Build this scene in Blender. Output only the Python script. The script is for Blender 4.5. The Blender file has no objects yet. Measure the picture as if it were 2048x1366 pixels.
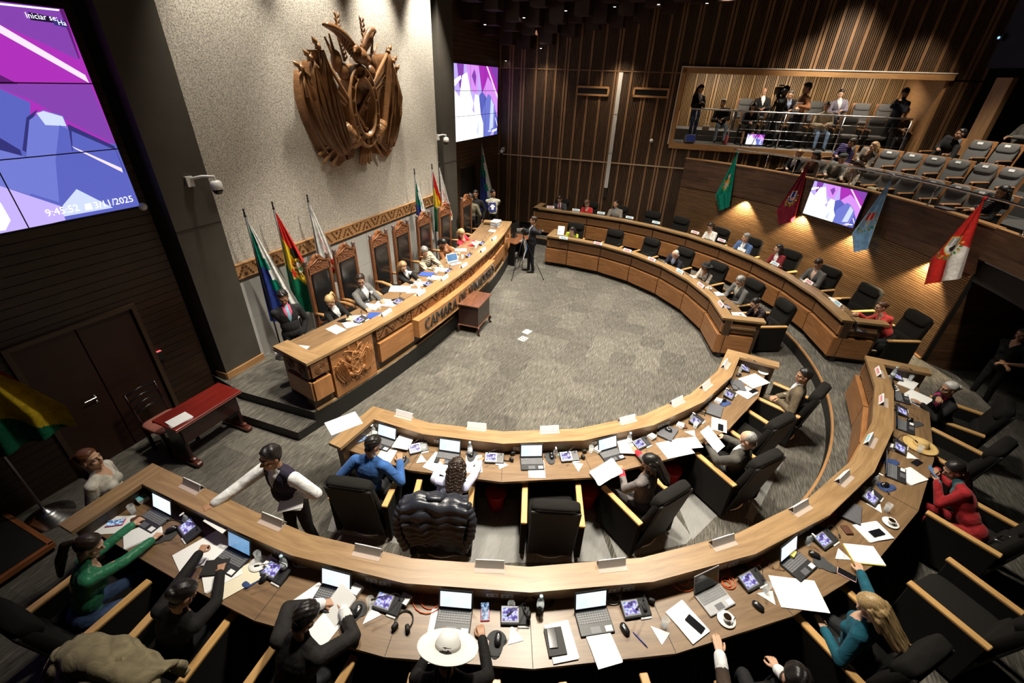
import bpy, bmesh, math, random
import numpy as np
from mathutils import Vector, Matrix, Euler
random.seed(7)
S = bpy.context.scene
COL = S.collection
PI = math.pi
def R(a): return math.radians(a)
# ---------------------------------------------------------------- camera (15.5 mm lens on a gallery 5 m above the floor)
FPX = 880.0
def _unit(v): v = np.array(v, float); return v/np.linalg.norm(v)
_down = _unit((968-1024, 2179-683, FPX)); _up = -_down
_v = np.array((1450-1024, 185-683, FPX), float); _v -= _v.dot(_down)*_down
_Y = _unit(_v); _X = np.cross(_Y, _up)
CR = np.array([_X, _Y, _up])          # rows: world axes seen from the camera
CAMP = np.array((0.0, 0.0, 5.0))
def ray(px, py): return CR @ np.array((px-1024.0, py-683.0, FPX))
def at(px, py, z=0.0):
    r = ray(px, py); return CAMP + r*((z-5.0)/r[2])
def atx(px, py, x):
    r = ray(px, py); return CAMP + r*(x/r[0])
def atpl(px, py, p0, n):
    r = ray(px, py); return CAMP + r*(((np.array(p0, float)-CAMP) @ np.array(n, float))/(r @ np.array(n, float)))
cam_d = bpy.data.cameras.new('camera'); cam = bpy.data.objects.new('camera', cam_d); COL.objects.link(cam)
cam_d.sensor_width = 36; cam_d.lens = FPX/2048*36; cam_d.clip_start = 0.05; cam_d.clip_end = 100
M3 = Matrix([[CR[i][0], -CR[i][1], -CR[i][2]] for i in range(3)])
cam.matrix_world = Matrix.Translation(CAMP) @ M3.to_4x4()
S.camera = cam
# ---------------------------------------------------------------- hall layout
CX, CY = -3.4, 8.35                    # centre of the ring of benches
def P(ang, r, z=0.0): return np.array((CX+r*math.cos(R(ang)), CY+r*math.sin(R(ang)), z))
def pol(p): return math.degrees(math.atan2(p[1]-CY, p[0]-CX)), math.hypot(p[0]-CX, p[1]-CY)
def atcyl(px, py, rad):
    r = ray(px, py); a = r[0]**2+r[1]**2; b = -(CX*r[0]+CY*r[1])*2; k = CX*CX+CY*CY-rad*rad
    return CAMP + r*((-b+math.sqrt(b*b-4*a*k))/(2*a))
ZP = 0.25        # outer platform
ZD = 0.34        # dais
ZL, ZW = 0.95, 0.76   # bench ledge and worktop above their floor
# ---------------------------------------------------------------- materials
MATS = {}
def nt(name):
    m = bpy.data.materials.new(name); m.use_nodes = True
    n = m.node_tree.nodes; l = m.node_tree.links
    return m, n, l, n['Principled BSDF']
def setp(b, **k):
    for a, v in k.items():
        for nm in ({'rough':'Roughness','metal':'Metallic','spec':'Specular IOR Level','trans':'Transmission Weight','alpha':'Alpha','coat':'Coat Weight','sheen':'Sheen Weight','ior':'IOR','emis':'Emission Strength'}[a],):
            b.inputs[nm].default_value = v
def rgb(c, a=1.0): return (c[0], c[1], c[2], a)
def mat(name, c, rough=.6, metal=0., spec=.4, var=.12, scale=30., bump=0., emis=0., coat=0., sheen=0.):
    """plain surface with a little procedural unevenness"""
    if name in MATS: return MATS[name]
    m, n, l, b = nt(name); setp(b, rough=rough, metal=metal, spec=spec, coat=coat, sheen=sheen)
    tc = n.new('ShaderNodeTexCoord'); nz = n.new('ShaderNodeTexNoise'); nz.inputs['Scale'].default_value = scale; nz.inputs['Detail'].default_value = 3
    l.new(tc.outputs['Object'], nz.inputs['Vector'])
    mx = n.new('ShaderNodeMix'); mx.data_type = 'RGBA'
    mx.inputs[6].default_value = rgb([x*(1-var) for x in c]); mx.inputs[7].default_value = rgb([min(1, x*(1+var)) for x in c])
    l.new(nz.outputs['Fac'], mx.inputs[0]); l.new(mx.outputs[2], b.inputs['Base Color'])
    if bump:
        bp = n.new('ShaderNodeBump'); bp.inputs['Strength'].default_value = bump; bp.inputs['Distance'].default_value = .01
        l.new(nz.outputs['Fac'], bp.inputs['Height']); l.new(bp.outputs['Normal'], b.inputs['Normal'])
    if emis:
        b.inputs['Emission Color'].default_value = rgb(c); b.inputs['Emission Strength'].default_value = emis
    MATS[name] = m; return m
def ramp(n, stops):
    r = n.new('ShaderNodeValToRGB'); e = r.color_ramp.elements
    while len(e) > 1: e.remove(e[0])
    e[0].position = stops[0][0]; e[0].color = rgb(stops[0][1])
    for p, c in stops[1:]:
        q = e.new(p); q.color = rgb(c)
    return r
def wood(name, c1, c2, rough=.4, uv=True, sx=1.2, sy=14., coat=.15, planks=0., knots=.25, spec=.35):
    """wood grain running along U (or along the object's X)"""
    if name in MATS: return MATS[name]
    m, n, l, b = nt(name); setp(b, rough=rough, coat=coat, spec=spec); b.inputs['Coat Roughness'].default_value = .3
    tc = n.new('ShaderNodeTexCoord'); mp = n.new('ShaderNodeMapping'); l.new(tc.outputs['UV' if uv else 'Object'], mp.inputs['Vector'])
    mp.inputs['Scale'].default_value = (sx, sy, sy)
    nz = n.new('ShaderNodeTexNoise'); nz.inputs['Scale'].default_value = 2.2; nz.inputs['Detail'].default_value = 6; nz.inputs['Roughness'].default_value = .62; nz.inputs['Distortion'].default_value = .6
    l.new(mp.outputs['Vector'], nz.inputs['Vector'])
    big = n.new('ShaderNodeTexNoise'); big.inputs['Scale'].default_value = 1.7; l.new(tc.outputs['UV' if uv else 'Object'], big.inputs['Vector'])
    r = ramp(n, [(.28, c1), (.52, [(a+bb)/2 for a, bb in zip(c1, c2)]), (.75, c2)])
    ad = n.new('ShaderNodeMath'); ad.operation = 'MULTIPLY_ADD'; ad.inputs[1].default_value = knots; l.new(big.outputs['Fac'], ad.inputs[0]); 
    sb = n.new('ShaderNodeMath'); sb.operation = 'SUBTRACT'; sb.inputs[1].default_value = knots*.5; l.new(nz.outputs['Fac'], sb.inputs[0]); l.new(sb.outputs[0], ad.inputs[2])
    l.new(ad.outputs[0], r.inputs['Fac']); col = r.outputs['Color']
    bp = n.new('ShaderNodeBump'); bp.inputs['Strength'].default_value = .12; bp.inputs['Distance'].default_value = .004
    hgt = nz.outputs['Fac']
    if planks:      # grooves every `planks` metres across V
        sp = n.new('ShaderNodeSeparateXYZ'); l.new(tc.outputs['UV'], sp.inputs[0])
        dv = n.new('ShaderNodeMath'); dv.operation = 'DIVIDE'; dv.inputs[1].default_value = planks; l.new(sp.outputs['Y'], dv.inputs[0])
        fl = n.new('ShaderNodeMath'); fl.operation = 'FLOOR'; l.new(dv.outputs[0], fl.inputs[0])
        wn = n.new('ShaderNodeTexWhiteNoise'); wn.noise_dimensions = '2D'
        dx = n.new('ShaderNodeMath'); dx.operation = 'DIVIDE'; dx.inputs[1].default_value = 1.6; l.new(sp.outputs['X'], dx.inputs[0])
        w1 = n.new('ShaderNodeTexWhiteNoise'); w1.noise_dimensions = '1D'; l.new(fl.outputs[0], w1.inputs['W'])
        ax = n.new('ShaderNodeMath'); ax.operation = 'ADD'; l.new(dx.outputs[0], ax.inputs[0]); l.new(w1.outputs['Value'], ax.inputs[1])
        fx = n.new('ShaderNodeMath'); fx.operation = 'FLOOR'; l.new(ax.outputs[0], fx.inputs[0])
        cb = n.new('ShaderNodeCombineXYZ'); l.new(fx.outputs[0], cb.inputs['X']); l.new(fl.outputs[0], cb.inputs['Y']); l.new(cb.outputs[0], wn.inputs['Vector'])
        mr = n.new('ShaderNodeMapRange'); mr.inputs['To Min'].default_value = .7; mr.inputs['To Max'].default_value = 1.25; l.new(wn.outputs['Value'], mr.inputs['Value'])
        hs = n.new('ShaderNodeHueSaturation'); l.new(mr.outputs[0], hs.inputs['Value']); l.new(col, hs.inputs['Color']); col = hs.outputs['Color']
    l.new(col, b.inputs['Base Color']); l.new(hgt, bp.inputs['Height']); l.new(bp.outputs['Normal'], b.inputs['Normal'])
    MATS[name] = m; return m
def glass(name, c=(.9,.95,.95), alpha=.25, rough=.05):
    if name in MATS: return MATS[name]
    m, n, l, b = nt(name); setp(b, rough=rough, alpha=alpha, spec=.6); b.inputs['Base Color'].default_value = rgb(c)
    MATS[name] = m; return m
def emit(name, c, s):
    if name in MATS: return MATS[name]
    m, n, l, b = nt(name); b.inputs['Base Color'].default_value = (0.01,.01,.01,1); setp(b, rough=.3)
    b.inputs['Emission Color'].default_value = rgb(c); b.inputs['Emission Strength'].default_value = s
    MATS[name] = m; return m
# ---------------------------------------------------------------- mesh builder
class MB:
    def __init__(s): s.v = []; s.f = []; s.m = []; s.uv = []; s.sm = []
    def add(s, verts, faces, mi=0, uvs=None, smooth=False):
        o = len(s.v); s.v.extend([tuple(map(float, p)) for p in verts])
        for i, f in enumerate(faces):
            s.f.append([o+k for k in f]); s.m.append(mi); s.sm.append(smooth)
            s.uv.append(uvs[i] if uvs else None)
        return s
    def box(s, c, d, rz=0., mi=0, M=None, bev=0.):
        x, y, z = [a/2 for a in d]
        if bev:
            e = min(bev, x*.9, y*.9, z*.9); vs = []
            for sx in (-1, 1):
                for sy in (-1, 1):
                    for sz in (-1, 1):
                        vs += [((x-e)*sx, (y-e)*sy, z*sz), ((x-e)*sx, y*sy, (z-e)*sz), (x*sx, (y-e)*sy, (z-e)*sz)]
            bm = bmesh.new(); [bm.verts.new(p) for p in vs]; r = bmesh.ops.convex_hull(bm, input=bm.verts); bm.normal_update()
            bm.verts.index_update(); vs = [tuple(v.co) for v in bm.verts]; fs = [[v.index for v in f.verts] for f in bm.faces]; bm.free()
        else:
            vs = [(sx*x, sy*y, sz*z) for sx in (-1, 1) for sy in (-1, 1) for sz in (-1, 1)]
            fs = [(0,1,3,2), (4,6,7,5), (0,4,5,1), (2,3,7,6), (0,2,6,4), (1,5,7,3)]
        T = (Matrix.Translation(c) @ Matrix.Rotation(rz, 4, 'Z')) if M is None else (M @ Matrix.Translation(c) @ Matrix.Rotation(rz, 4, 'Z'))
        return s.add([T @ Vector(p) for p in vs], fs, mi)
    def prism(s, poly, z0, z1, mi=0, mside=None, M=None):
        """closed plan polygon (counter-clockwise) between two heights"""
        n = len(poly); a = sum(poly[i][0]*poly[(i+1) % n][1]-poly[(i+1) % n][0]*poly[i][1] for i in range(n))
        if a < 0: poly = poly[::-1]
        vs = [(p[0], p[1], z0) for p in poly]+[(p[0], p[1], z1) for p in poly]
        if M is not None: vs = [M @ Vector(p) for p in vs]
        s.add(vs, [list(range(n, 2*n)), list(range(n-1, -1, -1))], mi)
        return s.add(vs, [(i, (i+1) % n, n+(i+1) % n, n+i) for i in range(n)], mi if mside is None else mside)
    def tube(s, pts, rad, n=8, mi=0, cap=True, smooth=True, closed=False):
        pts = [Vector(p) for p in pts]; N = len(pts); rads = rad if isinstance(rad, (list, tuple)) else [rad]*N
        vs = []; pa = None
        for i, p in enumerate(pts):
            if closed: t = (pts[(i+1) % N]-pts[i-1])
            else: t = (pts[min(i+1, N-1)]-pts[max(i-1, 0)])
            t = t.normalized() if t.length > 1e-9 else Vector((0,0,1))
            if pa is None:
                pa = t.orthogonal().normalized()
            else:
                pa = (pa - t*pa.dot(t)); pa = pa.normalized() if pa.length > 1e-6 else t.orthogonal().normalized()
            q = t.cross(pa)
            vs += [p+(pa*math.cos(2*PI*k/n)+q*math.sin(2*PI*k/n))*rads[i] for k in range(n)]
        fs = []; L = N if closed else N-1
        for i in range(L):
            j = (i+1) % N
            fs += [(i*n+k, i*n+(k+1) % n, j*n+(k+1) % n, j*n+k) for k in range(n)]
        if cap and not closed: fs += [list(range(n-1, -1, -1)), list(range((N-1)*n, N*n))]
        return s.add(vs, fs, mi, smooth=smooth)
    def lathe(s, prof, n=24, c=(0,0,0), mi=0, smooth=True, M=None, sy=1.):
        vs = []
        for r, z in prof:
            vs += [(c[0]+r*math.cos(2*PI*k/n), c[1]+r*math.sin(2*PI*k/n)*sy, c[2]+z) for k in range(n)]
        if M is not None: vs = [M @ Vector(p) for p in vs]
        fs = [(i*n+k, i*n+(k+1) % n, (i+1)*n+(k+1) % n, (i+1)*n+k) for i in range(len(prof)-1) for k in range(n)]
        if prof[0][0] > 1e-6: fs.append(list(range(n-1, -1, -1)))
        if prof[-1][0] > 1e-6: fs.append(list(range((len(prof)-1)*n, len(prof)*n)))
        return s.add(vs, fs, mi, smooth=smooth)
    def ell(s, c, r, mi=0, nu=16, nv=10, M=None):
        vs = []; 
        for i in range(nv+1):
            t = PI*i/nv
            vs += [(c[0]+r[0]*math.sin(t)*math.cos(2*PI*k/nu), c[1]+r[1]*math.sin(t)*math.sin(2*PI*k/nu), c[2]-r[2]*math.cos(t)) for k in range(nu)]
        if M is not None: vs = [M @ Vector(p) for p in vs]
        return s.add(vs, [(i*nu+k, i*nu+(k+1) % nu, (i+1)*nu+(k+1) % nu, (i+1)*nu+k) for i in range(nv) for k in range(nu)], mi, smooth=True)
    def sweep(s, path, sec, mi=0, cap=True, mats=None, uvo=0.):
        """section [(off, z), ...] (closed) carried along path [(x, y, nx, ny, dist), ...]; UV = (distance, girth)"""
        n = len(sec); vs = []
        for x, y, nx, ny, d in path: vs += [(x+nx*o, y+ny*o, z) for o, z in sec]
        g = [0.]
        for k in range(n): a, b = sec[k], sec[(k+1) % n]; g.append(g[-1]+math.hypot(a[0]-b[0], a[1]-b[1]))
        for k in range(n):
            fs = []; us = []
            for i in range(len(path)-1):
                fs.append((i*n+k, i*n+(k+1) % n, (i+1)*n+(k+1) % n, (i+1)*n+k))
                us.append([(path[i][4]+uvo, g[k]), (path[i][4]+uvo, g[k+1]), (path[i+1][4]+uvo, g[k+1]), (path[i+1][4]+uvo, g[k])])
            s.add(vs, fs, mats[k] if mats else mi, us)
        if cap:
            o = [(q[0], q[1]) for q in sec]
            s.add(vs, [list(range(n-1, -1, -1))], mi, [o[::-1]]); s.add(vs, [list(range((len(path)-1)*n, len(path)*n))], mi, [o])
        return s
    def build(s, name, mats, parent=None, loc=None, rz=0., smooth=None, recalc=True):
        me = bpy.data.meshes.new(name); me.from_pydata(s.v, [], s.f)
        if not isinstance(mats, (list, tuple)): mats = [mats]
        for m in mats: me.materials.append(m)
        me.polygons.foreach_set('material_index', s.m)
        me.polygons.foreach_set('use_smooth', [bool(x) if smooth is None else smooth for x in s.sm])
        uvl = me.uv_layers.new(name='UVMap'); V = s.v; buf = [0.0]*(2*sum(len(f) for f in s.f)); k = 0
        for f, u in zip(s.f, s.uv):
            if u is None:
                p = [V[i] for i in f]; a = np.zeros(3)
                for i in range(len(p)):
                    q, r_ = p[i], p[(i+1) % len(p)]; a += np.cross(q, r_)
                ax = int(np.argmax(np.abs(a))); o = [i for i in range(3) if i != ax]
                ext = [max(q[i] for q in p)-min(q[i] for q in p) for i in o]
                if ext[1] > ext[0]: o = o[::-1]
                u = [(q[o[0]], q[o[1]]) for q in p]
            for q in u: buf[k] = q[0]; buf[k+1] = q[1]; k += 2
        uvl.data.foreach_set('uv', buf)
        if recalc:
            bm = bmesh.new(); bm.from_mesh(me); bmesh.ops.recalc_face_normals(bm, faces=bm.faces); bm.to_mesh(me); bm.free()
        me.update()
        o = bpy.data.objects.new(name, me); COL.objects.link(o)
        if loc is not None: o.location = loc
        o.rotation_euler.z = rz
        if parent is not None: o.parent = parent
        return o
USED = {}
def tag(o, label=None, cat=None, group=None, kind=None):
    if label: o['label'] = label
    if cat: o['category'] = cat
    if group: o['group'] = group
    if kind: o['kind'] = kind
    return o
def thing(name, label, cat, loc=(0,0,0), rz=0., group=None):
    o = bpy.data.objects.new(name, None); COL.objects.link(o); o.empty_display_size = .1
    o.location = [float(a) for a in loc]; o.rotation_euler.z = rz
    return tag(o, label, cat, group)
def structure(o): o['kind'] = 'structure'; return o
def copy_tree(o, parent=None):
    c = o.copy(); COL.objects.link(c)
    if parent is not None: c.parent = parent
    for ch in o.children: copy_tree(ch, c)
    return c
PROTO = {}
def place(key, loc, rz, label, cat=None, group=None, scale=None):
    """first use moves the prototype itself, later ones copy it and its parts"""
    o, used = PROTO[key]
    if used: o = copy_tree(o)
    else: PROTO[key][1] = True
    o.location = [float(a) for a in loc]; o.rotation_euler = (0, 0, rz)
    if scale: o.scale = scale
    o['label'] = label
    if cat: o['category'] = cat
    if group: o['group'] = group
    elif 'group' in o.keys(): del o['group']
    return o
def proto(key, o): PROTO[key] = [o, False]; return o
def arc(r, a0, a1, step=2.0):
    n = max(1, int(math.ceil(abs(a1-a0)/step))); out = []
    for i in range(n+1):
        a = a0+(a1-a0)*i/n; out.append((CX+r*math.cos(R(a)), CY+r*math.sin(R(a)), math.cos(R(a)), math.sin(R(a)), r*R(abs(a-a0))))
    return out
def line(p, q, nrm):
    d = math.hypot(q[0]-p[0], q[1]-p[1]); return [(p[0], p[1], nrm[0], nrm[1], 0.), (q[0], q[1], nrm[0], nrm[1], d)]
def text_mesh(txt, size, depth=.0, align='CENTER'):
    cu = bpy.data.curves.new('lettering', 'FONT'); cu.body = txt; cu.size = size; cu.extrude = depth; cu.align_x = align; cu.align_y = 'CENTER'; cu.resolution_u = 2
    o = bpy.data.objects.new('lettering', cu); COL.objects.link(o); dg = bpy.context.evaluated_depsgraph_get(); dg.update()
    me = bpy.data.meshes.new_from_object(o.evaluated_get(dg)); bpy.data.objects.remove(o); bpy.data.curves.remove(cu); return me
def text(name, txt, size, m, M, parent=None, depth=.0, align='CENTER'):
    me = text_mesh(txt, size, depth, align); me.materials.clear(); me.materials.append(m)
    o = bpy.data.objects.new(name, me); COL.objects.link(o); 
    if parent is not None: o.parent = parent
    o.matrix_world = M if parent is None else M
    return o
def W(o, root):
    """hang a world-built part under its thing"""
    o.parent = root; o.matrix_parent_inverse = Matrix.Translation(-Vector(root.location)); return o
# ---------------------------------------------------------------- setting materials
def mk_granite():
    m, n, l, b = nt('granite'); setp(b, rough=.85, spec=.2)
    tc = n.new('ShaderNodeTexCoord')
    a = n.new('ShaderNodeTexNoise'); a.inputs['Scale'].default_value = 42; a.inputs['Detail'].default_value = 4; a.inputs['Roughness'].default_value = .8; l.new(tc.outputs['Object'], a.inputs['Vector'])
    v = n.new('ShaderNodeTexVoronoi'); v.inputs['Scale'].default_value = 60; l.new(tc.outputs['Object'], v.inputs['Vector'])
    mx = n.new('ShaderNodeMath'); mx.operation = 'MULTIPLY_ADD'; mx.inputs[1].default_value = .35; l.new(v.outputs['Distance'], mx.inputs[0]); l.new(a.outputs['Fac'], mx.inputs[2])
    r = ramp(n, [(.42, (.10,.085,.07)), (.58, (.32,.29,.245)), (.78, (.62,.58,.51))]); l.new(mx.outputs[0], r.inputs['Fac']); l.new(r.outputs['Color'], b.inputs['Base Color'])
    bp = n.new('ShaderNodeBump'); bp.inputs['Strength'].default_value = .8; bp.inputs['Distance'].default_value = .012; l.new(a.outputs['Fac'], bp.inputs['Height']); l.new(bp.outputs['Normal'], b.inputs['Normal'])
    return m
GRANITE = mk_granite()
def mk_carpet():
    m, n, l, b = nt('carpet'); setp(b, rough=.95, spec=.1, sheen=.2)
    tc = n.new('ShaderNodeTexCoord'); mp = n.new('ShaderNodeMapping'); mp.inputs['Scale'].default_value = (62, 3.2, 1); mp.inputs['Rotation'].default_value = (0, 0, R(5)); l.new(tc.outputs['Object'], mp.inputs['Vector'])
    a = n.new('ShaderNodeTexNoise'); a.inputs['Scale'].default_value = 1.6; a.inputs['Detail'].default_value = 5; a.inputs['Roughness'].default_value = .7; l.new(mp.outputs['Vector'], a.inputs['Vector'])
    # carpet tiles of half a metre, each a shade of its own
    sc = n.new('ShaderNodeVectorMath'); sc.operation = 'SCALE'; sc.inputs['Scale'].default_value = 2.0; l.new(tc.outputs['Object'], sc.inputs[0])
    fl = n.new('ShaderNodeVectorMath'); fl.operation = 'FLOOR'; l.new(sc.outputs[0], fl.inputs[0])
    wn = n.new('ShaderNodeTexWhiteNoise'); wn.noise_dimensions = '2D'; l.new(fl.outputs[0], wn.inputs['Vector'])
    ad = n.new('ShaderNodeMath'); ad.operation = 'MULTIPLY_ADD'; ad.inputs[1].default_value = .07; l.new(wn.outputs['Value'], ad.inputs[0]); l.new(a.outputs['Fac'], ad.inputs[2])
    r = ramp(n, [(.34, (.018,.0165,.0135)), (.53, (.080,.074,.062)), (.74, (.235,.215,.18))]); l.new(ad.outputs[0], r.inputs['Fac']); l.new(r.outputs['Color'], b.inputs['Base Color'])
    bp = n.new('ShaderNodeBump'); bp.inputs['Strength'].default_value = .5; bp.inputs['Distance'].default_value = .006; l.new(a.outputs['Fac'], bp.inputs['Height']); l.new(bp.outputs['Normal'], b.inputs['Normal'])
    return m
CARPET = mk_carpet()
CONCRETE = mat('grey_render', (.062,.054,.043), .8, var=.22, scale=3, bump=.05)
CONCRETE_L = mat('pale_render', (.40,.385,.36), .75, var=.10, scale=3)
BLACK = mat('black_paint', (.012,.011,.010), .6, var=.2)
BLACK_GLOSS = mat('black_gloss', (.010,.010,.011), .25, spec=.5)
DARKWOOD = wood('dark_planks', (.012,.006,.0035), (.040,.019,.010), rough=.45, sx=.8, sy=9)
W_SLAT = wood('slat_wood', (.12,.062,.030), (.27,.15,.075), rough=.45, sx=.6, sy=20)
W_SLAT_D = wood('slat_wood_dark', (.05,.027,.015), (.13,.070,.036), rough=.45, sx=.6, sy=20)
W_GAL = wood('gallery_slats', (.30,.17,.07), (.56,.36,.17), rough=.45, sx=.6, sy=20)
W_DESK = wood('desk_wood', (.20,.115,.050), (.37,.235,.112), rough=.38, sx=.9, sy=10, coat=.25)
W_WORK = wood('worktop_wood', (.125,.073,.036), (.245,.152,.077), rough=.4, sx=.9, sy=9, coat=.2)
W_PANEL = wood('panel_wood', (.21,.085,.028), (.40,.185,.070), rough=.4, sx=1.0, sy=7, coat=.2)
W_FRAME = wood('frame_wood', (.035,.020,.012), (.075,.043,.024), rough=.45)
W_TRIM = wood('trim_wood', (.28,.14,.055), (.45,.25,.11), rough=.4)
W_FASCIA = wood('fascia_wood', (.036,.018,.011), (.12,.062,.036), rough=.42, sx=.7, sy=8, planks=.19)
W_STRIP = wood('strip_wood', (.10,.052,.022), (.21,.115,.052), rough=.42, sx=.7, sy=8)
METAL = mat('brushed_steel', (.62,.62,.62), .25, metal=1., var=.05)
DMETAL = mat('dark_steel', (.06,.06,.06), .35, metal=.8)
WHITE = mat('white_plastic', (.80,.80,.78), .4, var=.03)
# ---------------------------------------------------------------- floors
m = MB(); m.box((1.2, 8.0, -.06), (18.4, 22.5, .12)); structure(m.build('floor', CARPET))
XW = -7.17       # plank wall
dais_front = [at(*p, 0)[:2] for p in ((720,795),(800,745),(862,700))]
def dais_x(y):   # front line of the dais, a very flat arc
    return -23.97+math.sqrt(19.42**2-(y-7.53)**2)
dpoly = [(-7.3, 3.93), (-6.43, 3.80), (-4.93, 3.90)]+[(dais_x(y), y) for y in np.linspace(4.3, 13.4, 24)]+[(-7.3, 14.0)]
m = MB(); m.prism([tuple(p) for p in dpoly], 0, ZD, mi=0, mside=1)
for a, b in zip(dpoly[2:-1], dpoly[3:-1]):
    pass
structure(m.build('floor_dais', [CARPET, BLACK]))
m = MB(); m.prism([(-6.95, 3.46), (-4.98, 3.56), (-4.925, 3.895), (-6.44, 3.795), (-6.95, 3.83)], 0, .17, mi=0, mside=1)
m.box((-4.96, 3.73, .168), (.02, .32, .012), R(-9), 2)
structure(m.build('floor_dais_step', [CARPET, BLACK, METAL]))
m = MB(); lip = []
for a in np.linspace(98, -90, 95): lip.append((CX+6.36*math.cos(R(a)), CY+6.36*math.sin(R(a))))
lip = [(-5.6, 14.72)]+lip+[(-5.02, 1.99)]
back = [(-5.02, -1.4)]+[(CX+9.1*math.cos(R(a)), CY+9.1*math.sin(R(a))) for a in np.linspace(-100, 11.5, 50)]+[(CX+8.74*math.cos(R(a)), CY+8.74*math.sin(R(a))) for a in np.linspace(15, 80, 30)]+[(-5.6, 17.0)]
m.prism([tuple(p) for p in lip+back], 0, ZP, mi=0, mside=1)
pl = [(p[0], p[1], math.cos(R(pol(p)[0])), math.sin(R(pol(p)[0])), i*.2) for i, p in enumerate(lip)]
m.sweep(pl, [(-.004, ZP-.03), (.03, ZP-.03), (.03, ZP+.004), (-.004, ZP+.004)], mi=2)
structure(m.build('floor_platform', [CARPET, BLACK, W_TRIM]))
# ---------------------------------------------------------------- plank wall with the big door and the video wall
def plank_wall(name, x, y0, y1, z0, z1, h, holes, mt):
    m = MB(); m.box((x-.09, (y0+y1)/2, (z0+z1)/2), (.1, y1-y0, z1-z0), mi=1)
    z = z0
    rnd = random.Random(3)
    while z < z1-.01:
        t = min(h-.008, z1-z); segs = [(y0, y1)]
        for (a, b, c, d) in holes:
            if z+t > c and z < d:
                segs = [q for s in segs for q in ((s[0], min(s[1], a)), (max(s[0], b), s[1])) if q[1]-q[0] > .01]
        for a, b in segs:
            u = rnd.uniform(0, 30)
            vs = [(x-.035, a, z), (x, a, z), (x, a, z+t), (x-.035, a, z+t), (x-.035, b, z), (x, b, z), (x, b, z+t), (x-.035, b, z+t)]
            fs = [(1,5,6,2), (2,6,7,3), (0,4,5,1)]
            m.add(vs, fs, 0, [[(u+a, u), (u+b, u), (u+b, u+t), (u+a, u+t)]]*3)
        z += h
    return structure(m.build(name, [mt, BLACK]))
DY0, DY1, DZ = 1.80, 3.14, 2.04
plank_wall('wall_left_near', XW, -3.0, 3.86, 0, 8.2, .115, [(DY0, DY1, 0, DZ)], DARKWOOD)
m = MB(); m.box((XW-.06, (DY0+DY1)/2, DZ/2), (.05, DY1-DY0, DZ), mi=1)
for i in (0, 1): m.box((XW-.03, DY0+.335+i*.67, DZ/2), (.03, .655, DZ-.02), bev=.004)
d = structure(m.build('door_1', [mat('door_brown', (.035,.014,.009), .45, var=.25, scale=6), BLACK]))
m = MB(); hy, hz = atx(183, 798, XW+.02)[1:]
m.lathe([(.025, 0), (.025, .012), (.012, .02), (.012, .05)], 14, M=Matrix.Translation((XW-.015, hy+.05, hz)) @ Matrix.Rotation(PI/2, 4, 'Y')); m.box((XW+.038, hy-.02, hz), (.014, .15, .016), bev=.004)
m.lathe([(.022, 0), (.022, .01)], 12, M=Matrix.Translation((XW-.015, hy+.05, hz-.09)) @ Matrix.Rotation(PI/2, 4, 'Y'))
h = m.build('door_handle', METAL); h.parent = d
m = MB()
for y in (DY0-.03, DY1+.03): m.box((XW+.01, y, DZ/2), (.06, .06, DZ))
m.box((XW+.01, (DY0+DY1)/2, DZ+.03), (.06, DY1-DY0+.12, .06)); structure(m.build('trim_door', W_FRAME))
# ---------------------------------------------------------------- pillars, granite wall, carved frieze
def pillar(name, y0, y1, x1=-6.94):
    m = MB(); m.box(((x1-7.4)/2-.0, (y0+y1)/2, 4.2), (x1+7.4, y1-y0, 8.2))
    m.box((x1+.003, (y0+y1)/2, 2.95), (.004, y1-y0, .012), mi=1)
    return structure(m.build(name, [CONCRETE, BLACK]))
pillar('wall_pillar_near', 3.97, 4.69); pillar('wall_pillar_far', 11.62, 12.36)
m = MB(); m.box((-6.93, 4.33, ZD+.06), (.05, .76, .12)); m.box((-7.05, 3.96, ZD+.06), (.24, .04, .12)); structure(m.build('baseboard_pillar', W_TRIM))
m = MB(); m.box((-7.10, 8.05, 5.2), (.2, 6.72, 6.2)); structure(m.build('wall_granite', GRANITE))
m = MB()
for i in range(10):
    for k in range(2):
        m.box((-7.08, 4.69+.672*i+.336, ZD+.40+.81*k), (.2, .666, .804), bev=.004)
m.box((-7.12, 8.05, 1.1), (.2, 6.72, 1.7), mi=1); structure(m.build('wall_pale_panels', [CONCRETE_L, CONCRETE]))
m = MB(); m.box((-7.25, 11.52, 4.2), (.1, .4, 8.2)); structure(m.build('wall_recess', BLACK))
# frieze of stepped triangles carved in the band under the granite
FRZ_C = mat('carved_brown', (.085,.036,.014), .55, var=.3)
m = MB(); L = 11.42-4.69; z0, z1 = 1.94, 2.20; xf = -6.945
m.box((xf-.02, 4.69+L/2, (z0+z1)/2), (.05, L, z1-z0), mi=0)
n = 21
for i in range(n):
    c = 4.69+L*(i+.5)/n; up = i % 2 == 0
    for k in range(4):
        w = L/n*.42*(1-k*.24); zz = (z0+.05+k*.045) if up else (z1-.05-k*.045)
        for s in (-1, 1): m.box((xf+.009, c+s*w, zz), (.012, .034, .034), mi=1)
    m.box((xf+.009, c, z0+.07 if up else z1-.07), (.012, .05, .05), mi=1)
for z in (z0+.012, z1-.012): m.box((xf+.008, 4.69+L/2, z), (.012, L, .018), mi=0)
structure(m.build('trim_frieze', [W_TRIM, FRZ_C]))
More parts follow.
